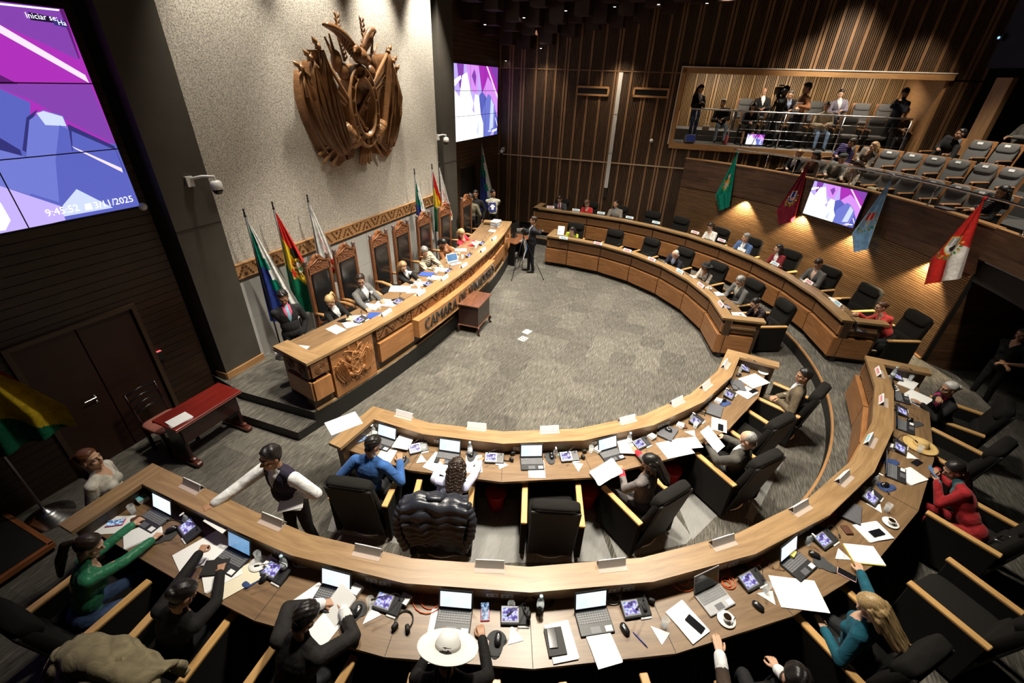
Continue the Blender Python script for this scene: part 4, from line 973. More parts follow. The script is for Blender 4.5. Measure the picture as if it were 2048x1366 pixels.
def head_proto(vox):
    m = MB(); E = lambda c, r: m.ell(c, r, nu=24, nv=16)
    E((0, -.012, .032), (.076, .096, .088)); E((0, .022, -.045), (.058, .066, .075)); E((0, .060, -.098), (.027, .021, .019)); E((0, .0, -.05), (.064, .062, .06))
    for s in (-1, 1):
        E((s*.038, .050, -.036), (.026, .026, .030)); E((s*.079, -.006, -.006), (.010, .020, .031)); E((s*.010, .096, -.034), (.009, .009, .008)); E((s*.031, .0745, .003), (.0145, .0130, .0115))
        capsule(m, (s*.012, .086, .022), (s*.043, .073, .022), .011)
    capsule(m, (0, .084, .012), (0, .108, -.027), .0085, .0125); capsule(m, (-.017, .084, -.060), (.017, .084, -.060), .0075); capsule(m, (-.013, .083, -.071), (.013, .083, -.071), .0080)
    capsule(m, (0, -.020, -.06), (0, -.032, -.20), .050, .058)
    v, f, n = remesh(m, vox, 3, .45)
    c = v[f].mean(1); mi = np.zeros(len(f), np.int32); x, y, z = np.abs(c[:, 0]), c[:, 1], c[:, 2]
    front = y > .06
    mi[front & (((x-.031)/.0135)**2+((z-.003)/.0062)**2 < 1)] = Skin.WHITE
    mi[front & (((x-.031)/.0058)**2+((z-.003)/.0062)**2 < 1)] = Skin.DARK
    mi[front & (np.abs(z-.0245+(x-.03)**2*4) < .0042) & (x > .012) & (x < .047)] = Skin.DARK
    mi[(y > .08) & (np.abs(z+.0655) < .0075) & (x < .021)] = Skin.LIP
    return v, f, n, mi
def hand_proto(curl, thumb, vox):
    m = MB(); xs = (.029, .010, -.010, -.028); ln = (.070, .079, .073, .057)
    for x, L in zip(xs, ln):
        capsule(m, (x*.55, .005, .002), (x, .088, 0), .0135, .0115, 10)
        p = Vector((x, .088, 0)); a = 0.
        for k, fr in enumerate((.46, .30, .24)):
            a += R(curl[k]); d = Vector((x*.10*(1-curl[0]/60), math.cos(a), -math.sin(a))).normalized(); q = p+d*L*fr; capsule(m, p, q, .0095-.0010*k, .0088-.0010*k, 10); p = q
    m.ell((0, .048, -.002), (.036, .045, .014)); capsule(m, (-.006, -.04, 0), (-.004, .02, 0), .023); capsule(m, (.006, -.04, 0), (.004, .02, 0), .023)
    t = [Vector((.018, .022, -.006)), Vector((.048, .050, -.014-thumb*.010)), Vector((.060-thumb*.016, .080, -.020-thumb*.022)), Vector((.062-thumb*.030, .103, -.022-thumb*.034))]
    for k in range(3): capsule(m, t[k], t[k+1], .0145-.002*k, .0125-.0022*k, 10)
    return remesh(m, vox, 2, .4)
HEADS = {'hi': head_proto(.0042), 'lo': head_proto(.0075)}
HANDS = {}
for q, vx in (('hi', .0046), ('lo', .0065)):
    HANDS['flat', q] = hand_proto((8, 10, 8), 0, vx); HANDS['curl', q] = hand_proto((28, 36, 22), .4, vx); HANDS['grip', q] = hand_proto((52, 48, 30), 1., vx)
def smooth01(t): t = np.clip(t, 0, 1); return t*t*(3-2*t)
def hair_shell(q, style, rnd):
    """hair grown from the scalp: the scalp's own surface pushed out, thin at the hairline"""
    v, f, n, _ = HEADS[q]; x, y, z = v.T
    zl = np.interp(y, [-.12, -.04, -.012, .012, .030, .06, .085], [-.085, -.075, .012, .020, .022, .062, .086])
    if style == 'bald': zl = np.interp(y, [-.12, -.04, -.012, .012, .03, .2], [-.085, -.075, .012, .020, .03, .5])
    d = z-zl
    if style == 'bald': d = np.minimum(d, np.interp(y, [-.1, .0, .03], [.10, .045, .02])-z+.02)
    d = np.where((np.abs(x) > .0745) & (z < .028) & (y > -.035), -1., d)
    keep = d > 0; fk = keep[f].all(1); idx = np.unique(f[fk]); mp = -np.ones(len(v), int); mp[idx] = np.arange(len(idx))
    th = {'short': .011, 'bald': .006, 'curly': .024, 'thick': .015, 'flat': .008, 'long': .012}.get(style, .012)
    ph = rnd.uniform(0, 6); amp = {'curly': .35, 'short': .30, 'thick': .32}.get(style, .10); fq = {'curly': 130, 'short': 75, 'thick': 60}.get(style, 70)
    ns = np.sin(x*fq+y*fq*.6+ph)*np.cos(y*fq*.8-z*fq*.5+ph*2)+.5*np.sin(x*fq*2.1-z*fq*1.7)
    disp = th*(smooth01(d/.030))*(1+amp*ns)*(.75+.45*smooth01((z-.02)/.08))+.0015
    return v[idx]+n[idx]*disp[idx][:, None], mp[f[fk]]
HAIRX = {}
def hair_extra(style, q):
    k = (style, q)
    if k in HAIRX: return HAIRX[k]
    m = MB(); vx = .007 if q == 'hi' else .010
    if style in ('long', 'longcurly', 'bob'):
        zb = {'long': -.34, 'longcurly': -.27, 'bob': -.15}[style]; w = .014 if style == 'longcurly' else 0
        m.ell((0, -.028, .036), (.084+w, .097+w, .086+w), nu=22, nv=14)
        for s in (-1, 1): capsule(m, (s*.070, -.030, .03), (s*.085, -.030, -.14), .034+w, .030+w); capsule(m, (s*.072, -.055, -.05), (s*.07, -.095, zb+.04), .045+w, .034)
        capsule(m, (0, -.07, .0), (0, -.105, zb), .066+w, .040); capsule(m, (.04, -.08, 0), (.05, -.11, zb), .055, .034); capsule(m, (-.04, -.08, 0), (-.05, -.11, zb), .055, .034)
    elif style in ('pony', 'ponylong'):
        zb = -.18 if style == 'pony' else -.36
        m.ell((0, -.105, .055), (.030, .030, .028)); capsule(m, (0, -.115, .055), (0, -.165, .02), .026, .036); capsule(m, (0, -.165, .02), (.01, -.165, zb*.5), .036, .040); capsule(m, (.01, -.165, zb*.5), (.015, -.14, zb), .040, .018)
    elif style == 'bun': m.ell((0, -.118, .035), (.045, .040, .042))
    elif style == 'braid':
        for s in (-1, 1):
            for i in range(13): m.ell((s*(.045+.002*math.sin(i*3)), -.105-.02*min(1, i/4), .0-.035*i), (.019, .018, .024), nu=10, nv=8)
    v, f, n = remesh(m, vx, 2, .4)
    ang = np.arctan2(v[:, 0], -(v[:, 1]+.01)+.10); st = np.sin(ang*34+np.sin(v[:, 2]*25)*1.2)*.0030+np.sin(ang*71+v[:, 2]*15)*.0012
    if style == 'longcurly': st = np.sin(v[:, 0]*150+np.sin(v[:, 2]*70)*2)*np.sin(v[:, 2]*95+np.cos(v[:, 0]*60+v[:, 1]*50)*2.2)*.008
    v = v+n*st[:, None]
    if style in ('long', 'longcurly', 'bob'):   # keep the face free
        c = v[f].mean(1); keep = ~((c[:, 1] > .048) & (c[:, 2] < .062)); f = f[keep]; idx = np.unique(f); mp = -np.ones(len(v), int); mp[idx] = np.arange(len(idx)); v = v[idx]; f = mp[f]
    HAIRX[k] = (v, f); return HAIRX[k]
def hair_mat(name, c, dark=.35):
    if name in MATS: return MATS[name]
    m, n, l, b = nt(name); setp(b, rough=.38, spec=.45); tc = n.new('ShaderNodeTexCoord'); mp = n.new('ShaderNodeMapping'); mp.inputs['Scale'].default_value = (70, 70, 6); l.new(tc.outputs['Object'], mp.inputs['Vector'])
    nz = n.new('ShaderNodeTexNoise'); nz.inputs['Scale'].default_value = 2.; nz.inputs['Detail'].default_value = 4; l.new(mp.outputs['Vector'], nz.inputs['Vector'])
    r = ramp(n, [(.35, [x*dark for x in c]), (.65, c)]); l.new(nz.outputs['Fac'], r.inputs['Fac']); l.new(r.outputs['Color'], b.inputs['Base Color'])
    bp = n.new('ShaderNodeBump'); bp.inputs['Strength'].default_value = .5; bp.inputs['Distance'].default_value = .004; l.new(nz.outputs['Fac'], bp.inputs['Height']); l.new(bp.outputs['Normal'], b.inputs['Normal'])
    MATS[name] = m; return m
HAIRC = {'black': hair_mat('hair_black', (.016,.013,.012)), 'dark': hair_mat('hair_dark_brown', (.035,.020,.013)), 'brown': hair_mat('hair_brown', (.13,.06,.03)), 'blond': hair_mat('hair_blond', (.52,.35,.16), .45), 'fair': hair_mat('hair_fair', (.40,.24,.11), .45),
         'grey': hair_mat('hair_grey', (.30,.29,.28), .4), 'white': hair_mat('hair_white', (.62,.60,.57), .6), 'auburn': hair_mat('hair_auburn', (.20,.075,.03), .35)}
def cloth(name, c, rough=.8, pattern=None, c2=None, sheen=.3):
    if name in MATS: return MATS[name]
    m, n, l, b = nt(name); setp(b, rough=rough, spec=.2, sheen=sheen*max(c)*.8); tc = n.new('ShaderNodeTexCoord')
    nz = n.new('ShaderNodeTexNoise'); nz.inputs['Scale'].default_value = 9; nz.inputs['Detail'].default_value = 3; nz.inputs['Distortion'].default_value = 1.2; l.new(tc.outputs['Object'], nz.inputs['Vector'])
    src = nz.outputs['Fac']
    if pattern == 'quilt':
        wv = n.new('ShaderNodeTexWave'); wv.bands_direction = 'Z'; wv.inputs['Scale'].default_value = 7; wv.inputs['Distortion'].default_value = 1.5; l.new(tc.outputs['Object'], wv.inputs['Vector']); src = wv.outputs['Fac']
    if pattern == 'spots':
        vo = n.new('ShaderNodeTexVoronoi'); vo.inputs['Scale'].default_value = 26; l.new(tc.outputs['Object'], vo.inputs['Vector']); r = ramp(n, [(.30, c2), (.36, c)]); l.new(vo.outputs['Distance'], r.inputs['Fac'])
    elif pattern == 'stripes':
        wv = n.new('ShaderNodeTexWave'); wv.bands_direction = 'Z'; wv.inputs['Scale'].default_value = 8; l.new(tc.outputs['Object'], wv.inputs['Vector']); r = ramp(n, [(.45, c2), (.55, c)]); l.new(wv.outputs['Fac'], r.inputs['Fac'])
    else:
        r = ramp(n, [(.3, [x*.72 for x in c]), (.7, [min(1, x*1.18) for x in c])]); l.new(nz.outputs['Fac'], r.inputs['Fac'])
    l.new(r.outputs['Color'], b.inputs['Base Color'])
    bp = n.new('ShaderNodeBump'); bp.inputs['Strength'].default_value = .55 if pattern != 'quilt' else .9; bp.inputs['Distance'].default_value = .02; l.new(src, bp.inputs['Height']); l.new(bp.outputs['Normal'], b.inputs['Normal'])
    MATS[name] = m; return m
def skin_mat(name, c):
    if name in MATS: return MATS[name]
    m = mat(name, c, .5, var=.10, scale=14, spec=.4); b = m.node_tree.nodes['Principled BSDF']; b.inputs['Subsurface Weight'].default_value = .12; b.inputs['Subsurface Radius'].default_value = (.012, .005, .003); b.inputs['Subsurface Scale'].default_value = 1.; return m
SKINS = {'tan': skin_mat('skin_tan', (.40,.215,.125)), 'brown': skin_mat('skin_brown', (.27,.135,.075)), 'fair': skin_mat('skin_fair', (.55,.33,.22)), 'deep': skin_mat('skin_deep', (.20,.095,.055))}
EYEW = mat('eye_white', (.72,.70,.66), .3); LIPM = mat('lips', (.33,.10,.075), .45); SHOES = mat('black_shoe', (.012,.011,.011), .35)
def basis(f, up):
    up = V3(up).normalized(); f = V3(f); f = (f-up*f.dot(up)).normalized(); r = f.cross(up); return r, f, up
def ik(S, W, l1, l2, pole):
    S, W = V3(S), V3(W); d = W-S; L = d.length; mx = (l1+l2)*.995
    if L > mx: W = S+d*(mx/L); L = mx; d = W-S
    u = d/L; a = (l1*l1-l2*l2+L*L)/(2*L); h = math.sqrt(max(1e-6, l1*l1-a*a)); p = V3(pole); p = (p-u*p.dot(u)).normalized(); return S+u*a+p*h, W
PEOPLE = {}
def person(key, label, hip, head, face, look=None, pitch=-12, roll=0, L=None, Rr=None, pose='sit', top=('cloth_black', (.014,.013,.013)), shirt=None, tie=None, bot=('trousers_dark', (.016,.016,.018)),
           hair='short', hc='black', skin='tan', s=1.0, fem=False, sleeves='long', cuff=None, q='hi', hands=('curl', 'curl'), zhand=None, kneespread=.10, vdepth=.22, heavy=0., group=None, hat=None, glasses=False, skirt=False, poleL=None, poleR=None, floor=None, palmL=None, palmR=None, headup=None, mask=False, vest=None):
    hip = V3(hip); head = V3(head); f = Vector((math.cos(R(face)), math.sin(R(face)), 0)); rr = Vector((f.y, -f.x, 0))
    t = head-hip; D = t.length; t.normalize(); N = hip+t*(D-.185*s)
    # keep the neck a little behind the head when leaning
    r_, f_, u_ = basis(f, t); T = Matrix((( r_.x, f_.x, u_.x, hip.x), (r_.y, f_.y, u_.y, hip.y), (r_.z, f_.z, u_.z, hip.z), (0, 0, 0, 1))); TL = (N-hip).length/.53
    zf = floor if floor is not None else hip.z-.50
    origin = Vector((hip.x, hip.y, zf))
    m = MB(); prims = []
    def cap(a, b, ra, rb, lab): capsule(m, a, b, ra, rb); prims.append((V3(a), V3(b), ra, rb, lab))
    def el(c, rad, lab, n=.0):
        m.ell(c, [x*s for x in rad], M=T @ Matrix.Diagonal((1, 1, 1, 1))); C = T @ Vector(c); prims.append((C-u_*rad[2]*s*.4, C+u_*rad[2]*s*.4, rad[0]*s*.85, rad[0]*s*.85, lab))
    w = (.158 if fem else .186)*s; bt = Skin.BOT; bk = 0. if fem else .012
    el((0, -.005, .01), (.165+heavy*.3, .125+heavy*.4, .13), bt); el((0, .01+heavy*.2, .17*TL), (.150+bk+heavy*.5, .115+heavy*.7, .17), Skin.TOP); el((0, .0, .36*TL), (.165+bk+heavy*.3, .118+heavy*.3, .19), Skin.TOP)
    if fem:
        for sg in (-1, 1): el((sg*.062*s, .075, .335*TL), (.066, .062, .066), Skin.TOP)
    SL, SR = T @ Vector((-w, -.012, .53*TL-.065*s)), T @ Vector((w, -.012, .53*TL-.065*s))
    cap(SL, SR, .068*s, .068*s, Skin.TOP); cap(SL, N+u_*.005, .055*s, .058*s, Skin.TOP); cap(SR, N+u_*.005, .055*s, .058*s, Skin.TOP)
    cap(N-u_*.02, N+u_*.030*s, .066*s, .060*s, Skin.SHIRT if shirt is not None else Skin.TOP)
    l1, l2 = .285*s, .255*s; inf = []
    gr = (.010 if fem else .016) if sleeves in ('long', 'vest') else -.004
    for sg, S_, W_, pole in ((-1, SL, L, poleL), (1, SR, Rr, poleR)):
        if W_ is None: W_ = (S_+f*.33*s+rr*(-sg*.10)-Vector((0, 0, .24*s))) if pose == 'sit' else (S_+rr*(sg*.06)+f*.06-Vector((0, 0, .50*s)))
        pole = pole or (rr*sg*.75-Vector((0, 0, .9))-f*.35); E, W_ = ik(S_, W_, l1, l2, pole); la = Skin.TOP if sleeves in ('long', 'half') else Skin.SKIN
        if sleeves == 'vest': la = Skin.SHIRT
        cap(S_, E, (.054+gr)*s, (.044+gr)*s, la); fw = (W_-E).normalized()
        lb = la if sleeves != 'half' else Skin.SKIN
        cap(E, W_-fw*.0, (.043+gr)*s, (.033+gr)*s, lb)
        if cuff is not None: prims.append((W_-fw*.07, W_+fw*.02, (.040+gr)*s, (.038+gr)*s, Skin.CUFF))
        inf.append((sg, E, W_, fw))
    fz = zf
    for sg in (-1, 1):
        hj = hip+rr*sg*.088*s-u_*.0
        if pose == 'sit':
            kn = hj+f*.43*s+rr*sg*kneespread*.5+Vector((0, 0, .0)); kn.z = max(zf+.47*s, hip.z-.06); an = kn+f*.06*s; an.z = zf+.085
        else:
            an = Vector((hip.x, hip.y, zf+.085))+rr*sg*.10*s+(f*.06*sg if pose == 'stand' else f*.10*sg); kn = (hj+an)/2+f*.03
        cap(hj, kn, .086*s, .060*s, bt)
        if not skirt: cap(kn, an, .058*s, .046*s, bt)
        else: cap(kn, an, .050*s, .034*s, Skin.SKIN)
        cap(an+Vector((0, 0, -.035)), an+f*.15*s+Vector((0, 0, -.05)), .045*s, .036*s, Skin.SHOE)
    if skirt: cap(hip+f*.05, hip+f*.36*s-Vector((0, 0, .03)), .15*s, .13*s, bt)
    vox = .0105 if q == 'hi' else .0165
    v, fc, nn = remesh(m, vox, 4, .5)
    c = v[fc].mean(1); best = np.full(len(fc), 1e9); lab = np.zeros(len(fc), np.int32)
    for a, b, ra, rb, lb in prims:
        a, b = np.array(a), np.array(b); ab = b-a; t_ = np.clip(((c-a) @ ab)/max(1e-9, ab @ ab), 0, 1); dd = np.linalg.norm(c-(a+t_[:, None]*ab), axis=1)-(ra+(rb-ra)*t_); k = dd < best; best[k] = dd[k]; lab[k] = lb
    Ti = np.array(T.inverted()); lc = c @ Ti[:3, :3].T+Ti[:3, 3]; zt = lc[:, 2]/(.53*TL)
    tor = (lab == Skin.TOP) & (lc[:, 1] > .02) & (np.abs(lc[:, 0]) < .13) & (zt > .0) & (lc[:, 1] < .17+heavy) & (zt < 1.15)
    if shirt is not None and sleeves != 'vest':
        vv = np.minimum((zt-(1-vdepth*2.3))*.155, .06)
        k = tor & (np.abs(lc[:, 0]) < vv); lab[k] = Skin.SHIRT
        if tie is not None: lab[k & (np.abs(lc[:, 0]) < .021+.008*(1-zt))] = Skin.TIE
    elif sleeves == 'vest': lab[tor & (np.abs(lc[:, 0]) < (zt-.70)*.22)] = Skin.SHIRT
    elif vdepth and fem: lab[tor & (np.abs(lc[:, 0]) < (zt-.80)*.30)] = Skin.SKIN
    lab[(lab == Skin.TOP) & (zt < .02) & (best > -1) & (np.abs(lc[:, 0]) < .2) & (pose != 'sit')] = Skin.BOT
    V = [v]; F = [fc]; MI = [lab]; off = len(v)
    look = face if look is None else look
    hd = Vector((math.cos(R(look))*math.cos(R(pitch)), math.sin(R(look))*math.cos(R(pitch)), math.sin(R(pitch)))); upv = Vector((0, 0, 1)) if headup is None else V3(headup)
    hr = hd.cross(upv).normalized(); hu = hr.cross(hd).normalized()
    if roll: hr, hu = hr*math.cos(R(roll))+hu*math.sin(R(roll)), hu*math.cos(R(roll))-hr*math.sin(R(roll))
    hs = s*(1.0 if not fem else .98); HM = np.array([[hr.x, hd.x, hu.x], [hr.y, hd.y, hu.y], [hr.z, hd.z, hu.z]])*hs; hp = np.array(head)
    hv, hf, hn, hm = HEADS[q]
    # bend the lower neck back towards the spine
    wv = hv @ HM.T+hp; k = np.clip((-.085-hv[:, 2])/.10, 0, 1)[:, None]; tgt = np.array(N-u_*.03)+(wv-(np.array([0, -.032, -.20]) @ HM.T+hp))*1.0; wv = wv*(1-k)+tgt*k
    V.append(wv); F.append(hf+off); MI.append(hm); off += len(hv)
    for (sg, E, W_, fw), kind, palm in zip(inf, hands, (palmL, palmR)):
        pv, pf, pn = HANDS[kind, q]; dn = V3(palm) if palm is not None else (Vector((0, 0, -1)) if abs(fw.z) < .8 else -rr*sg)
        fd = fw.copy()
        if palm is None and abs(fw.z) < .8: fd = Vector((fw.x, fw.y, fw.z*.25)).normalized()
        elif palm is not None: fd = fw
        zz = (-dn-fd*(-dn).dot(fd)).normalized(); xx = fd.cross(zz)
        mir = np.array([1 if sg < 0 else -1, 1, 1]); HMt = np.array([[xx.x, fd.x, zz.x], [xx.y, fd.y, zz.y], [xx.z, fd.z, zz.z]])*s*(.92 if fem else 1.)
        V.append((pv*mir) @ HMt.T+np.array(W_+fw*.012)); F.append((pf if sg < 0 else pf[:, ::-1])+off); MI.append(np.zeros(len(pf), np.int32)); off += len(pv)
    V = np.concatenate(V)-np.array(origin); F = np.concatenate(F); MI = np.concatenate(MI)
    C_ = lambda x, d: d if x is None else (x if not isinstance(x, tuple) else cloth(*x) if isinstance(x[0], str) else d)
    topm = C_(top, None); mats = [SKINS[skin], topm, C_(shirt, topm), C_(tie, topm), C_(bot, topm), SHOES, EYEW, HAIRC['black' if hc not in ('blond', 'fair', 'white', 'grey', 'auburn') else 'brown'], LIPM, C_(cuff, topm)]
    def mk(nm, V, F, MI, mats, par=None):
        me = bpy.data.meshes.new(nm); me.vertices.add(len(V)); me.vertices.foreach_set('co', np.ascontiguousarray(V, np.float32).ravel())
        me.loops.add(F.size); me.loops.foreach_set('vertex_index', np.ascontiguousarray(F, np.int32).ravel()); me.polygons.add(len(F)); me.polygons.foreach_set('loop_start', np.arange(0, F.size, 4, dtype=np.int32)); me.polygons.foreach_set('loop_total', np.full(len(F), 4, np.int32))
        for x in mats: me.materials.append(x)
        if MI is not None: me.polygons.foreach_set('material_index', MI.astype(np.int32))
        me.polygons.foreach_set('use_smooth', np.ones(len(F), bool)); me.update(calc_edges=True); me.validate()
        o = bpy.data.objects.new(nm, me); COL.objects.link(o)
        if par is not None: o.parent = par
        return o
    body = mk('person', V, F, MI, mats); body.location = origin; tag(body, label, 'person', group)
    H4 = Matrix([[HM[i][0], HM[i][1], HM[i][2], hp[i]-origin[i]] for i in range(3)]+[[0, 0, 0, 1]])
    if hair:
        rnd = random.Random(sum(map(ord, key))); parts = []
        base = hair if hair in ('short', 'bald', 'curly', 'thick', 'flat') else 'long'
        a, b = hair_shell(q, base, rnd); parts.append((a, b)); ex = {'long': 'long', 'longcurly': 'longcurly', 'bob': 'bob', 'pony': 'pony', 'ponylong': 'ponylong', 'bun': 'bun', 'braid': 'braid'}.get(hair)
        if ex: parts.append(hair_extra(ex, q))
        vv = []; ff = []; o_ = 0
        for a, b in parts: vv.append(a); ff.append(b+o_); o_ += len(a)
        ho = mk('hair', np.concatenate(vv), np.concatenate(ff), None, [HAIRC[hc]], body); ho.matrix_local = H4
    if glasses:
        g = MB()
        for sg in (-1, 1):
            g.tube([(sg*.031+.021*math.cos(a), .098, .0+.016*math.sin(a)) for a in np.linspace(0, 2*PI, 13)[:-1]], .0022, 5, closed=True); g.tube([(sg*.052, .096, .004), (sg*.078, .06, .006), (sg*.082, -.005, .008)], .002, 5)
        g.tube([(-.011, .099, .003), (.011, .099, .003)], .002, 5); o = g.build('glasses', BLACK_GLOSS, body); o.matrix_local = H4
    if mask:
        g = MB(); g.ell((0, .060, -.062), (.060, .052, .050)); o = g.build('face_mask', mat('mask_pink', (.62,.30,.32), .8), body); o.matrix_local = H4
    if hat:
        kind, hm = hat; g = MB()
        if kind == 'wide':
            g.lathe([(0, .155), (.045, .150), (.072, .135), (.088, .095), (.098, .055), (.22, .050), (.235, .058), (.23, .046), (.10, .040), (.085, .05), (.07, .12), (0, .14)], 36, (0, -.012, 0))
        elif kind == 'felt':
            g.lathe([(0, .165), (.05, .160), (.078, .14), (.088, .09), (.096, .058), (.155, .060), (.165, .070), (.16, .052), (.10, .045), (.08, .06), (0, .15)], 30, (0, -.012, 0))
        elif kind == 'cap':
            g.lathe([(0, .145), (.06, .138), (.10, .105), (.105, .075), (.095, .05), (0, .10)], 24, (0, -.01, 0), sy=1.1); g.ell((0, .095, .062), (.065, .055, .012))
        elif kind == 'beret':
            g.lathe([(0, .135), (.07, .130), (.115, .10), (.105, .07), (.085, .055), (0, .10)], 24, (.01, -.02, .008))
        o = g.build('hat', hm, body); o.matrix_local = H4
        if kind in ('wide',):
            b_ = MB(); b_.lathe([(.0985, .056), (.0985, .075), (.093, .088)], 30, (0, -.012, 0)); x = b_.build('hat_band', mat('hat_band_grey', (.45,.43,.40), .6), o)
    PEOPLE[key] = body; return body
def head_on(hip, px, py, L, far=None):
    """where the pixel's ray passes at sitting height above this hip"""
    r = ray(px, py); r = r/np.linalg.norm(r); o = CAMP-np.array(hip); b = o @ r; cc = o @ o-L*L; D = b*b-cc
    if D < 0:
        p = CAMP+r*(-b); d = p-np.array(hip); n = np.linalg.norm(d); print('  reach', round(n, 2), 'vs', round(L, 2)); return np.array(hip)+d*(min(n, L*1.14)/n)
    s = [CAMP+r*(-b+e*math.sqrt(D)) for e in (-1, 1)]
    if far is not None: return s[1] if far else s[0]
    h = [np.hypot(*(q-np.array(hip))[:2]) for q in s]; return s[0] if h[0] < h[1] else s[1]
def seated(key, label, seat, hpx, back=.06, up=.475, s=1.0, far=None, side=0., lift=0, **k):
    x, y, face, zf = seat; f = (math.cos(R(face)), math.sin(R(face))); fem = k.get('fem', False)
    hip = (x-f[0]*back+f[1]*side, y-f[1]*back-f[0]*side, zf+up+.03+lift); hd = head_on(hip, hpx[0], hpx[1], .715*s, far)
    k.setdefault('face', face); return person(key, label, hip, hd, s=s, floor=zf, **k)
def standing(key, label, hpx, zf, face, s=1.0, hh=1.575, lean=(0, 0), **k):
    hd = at(hpx[0], hpx[1], zf+hh*s); hip = (hd[0]-lean[0], hd[1]-lean[1], zf+.90*s); return person(key, label, hip, hd, face, s=s, pose='stand', floor=zf, **k)
Wt = lambda px, py, dz=.03, z=ZW: at(px, py, z+dz)
DZ_ = ZP+ZW
SUITB = ('suit_black', (.012,.011,.011)); SUITG = ('suit_grey', (.115,.112,.108)); WHT = ('shirt_white', (.72,.72,.72)); BEIGE = ('beige_cloth', (.36,.30,.22))
ST = SEATS
# --- inner near desk
seated('blue', 'person in a bright blue suit jacket seen from behind, at the inner desk corner', ST['blue'], (745, 890), look=70, pitch=-35, top=('suit_blue', (.035,.105,.30)), hair='short', L=Wt(712, 925, .04), Rr=Wt(800, 925, .04), hands=('flat', 'flat'), hc='black', shirt=WHT)
seated('jacketw', 'person with long dark curly hair and a pale lilac shirt, puffer jacket on the chair', ST['jacket'], (915, 935), fem=True, s=.95, look=105, pitch=-40, top=('shirt_lilac', (.50,.52,.72)), hair='longcurly', hc='dark', L=Wt(880, 930), Rr=Wt(960, 925))
seated('cuff', 'person with long black hair in a grey jacket with red cuffs, holding up papers', ST['cuff'], (1300, 925), fem=True, s=.95, face=150, look=185, pitch=-30, top=('tweed_grey', (.17,.15,.145)), cuff=('cuff_red', (.50,.02,.03)), hair='long', hc='black', L=Wt(1243, 943, .02), Rr=Wt(1275, 905, .05), hands=('grip', 'flat'), bot=('trousers_grey', (.10,.09,.085)))
seated('beard', 'balding bearded person in a dark grey jacket reading a white sheet', ST['beard'], (1497, 880), face=150, look=160, pitch=-35, top=('jacket_olive_grey', (.075,.07,.06)), shirt=WHT, hair='bald', hc='grey', skin='fair', L=Wt(1418, 893, -.02), Rr=Wt(1452, 876, -.02), hands=('grip', 'grip'))
seated('brown', 'person in a brown suit leaning back with folded hands at the desk end', ST['brown'], (1608, 752), face=165, look=190, pitch=-5, top=('suit_brown', (.125,.095,.06)), shirt=WHT, bot=('trousers_brown', (.11,.085,.055)), hair='thick', hc='black', L=at(1560, 803, .70), Rr=at(1556, 793, .72), back=.12)
# --- outer near desk
seated('green', 'person in a green satin blouse with a long dark ponytail', ST['green'], (178, 1092), fem=True, s=.97, face=68, look=48, pitch=-28, top=('satin_green', (.028,.17,.085), .35), bot=('jeans_blue', (.04,.07,.15)), hair='ponylong', hc='dark', L=Wt(262, 1052, .03, DZ_), Rr=Wt(318, 1072, .03, DZ_), hands=('grip', 'grip'), skin='fair')
seated('coatw', 'person in black reaching up for the handed sheet, dark hair tied back', ST['coatw'], (365, 1190), fem=True, s=.97, look=80, pitch=-45, top=SUITB, hair='bun', hc='black', L=at(418, 1078, 1.16), Rr=Wt(440, 1148, .05, DZ_), hands=('grip', 'grip'))
seated('suit', 'black-haired person in a dark suit holding papers, seen from above', ST['suit'], (610, 1235), look=80, pitch=-50, top=('suit_charcoal', (.020,.018,.017)), cuff=WHT, hair='short', hc='black', L=Wt(642, 1208, .05, DZ_), Rr=Wt(688, 1222, .05, DZ_), hands=('grip', 'grip'), poleL=(-1, .2, 0), poleR=(1, 0, -.1), heavy=.02)
seated('whitehat', 'person in black under a very wide white hat at the outer desk', ST['whitehat'], (895, 1305), fem=True, s=.97, look=105, pitch=-35, top=SUITB, hair='braid', hc='black', L=Wt(868, 1290, .03, DZ_), Rr=Wt(965, 1280, .03, DZ_), hat=('wide', mat('white_felt', (.78,.77,.74), .8, var=.04)), hands=('flat', 'curl'))
seated('watch', 'dark-haired person with a wristwatch resting a hand on the desk edge', ST['watch'], (1592, 1362), face=105, look=100, pitch=-20, top=('jacket_brown', (.06,.04,.03)), cuff=WHT, hair='short', hc='black', L=at(1440, 1312, DZ_+.03), Rr=at(1556, 1340, .86), hands=('flat', 'curl'), side=.0, skin='fair')
seated('teal', 'person with long straight blond hair and a teal top reaching for a folder', ST['teal'], (1742, 1215), fem=True, s=.96, face=150, look=155, pitch=-40, top=('knit_teal', (.010,.085,.125)), hair='long', hc='blond', L=at(1650, 1262, .90), Rr=at(1716, 1130, DZ_+.02), hands=('flat', 'flat'), skin='fair')
seated('reddress', 'person in a red draped dress with long dark braids looking at a phone', ST['reddress'], (1908, 940), fem=True, s=.96, face=160, look=190, pitch=-30, top=('dress_red', (.30,.015,.018)), shirt=('patterned_teal', (.05,.15,.17)), bot=('skirt_red', (.25,.012,.015)), hair='braid', hc='black', L=at(1875, 965, DZ_+.08), Rr=at(1874, 940, DZ_+.12), hands=('grip', 'curl'), vdepth=.18)
seated('silver', 'silver-haired person with glasses and a magenta top resting chin on hand', ST['silver'], (1898, 778), fem=True, s=.95, face=190, look=195, pitch=-5, top=('blazer_black', (.018,.017,.017)), shirt=('top_magenta', (.42,.012,.11)), hair='bun', hc='white', L=at(1845, 810, DZ_+.04), Rr=at(1878, 795, DZ_+.30), hands=('flat', 'curl'), glasses=True, back=-.12)
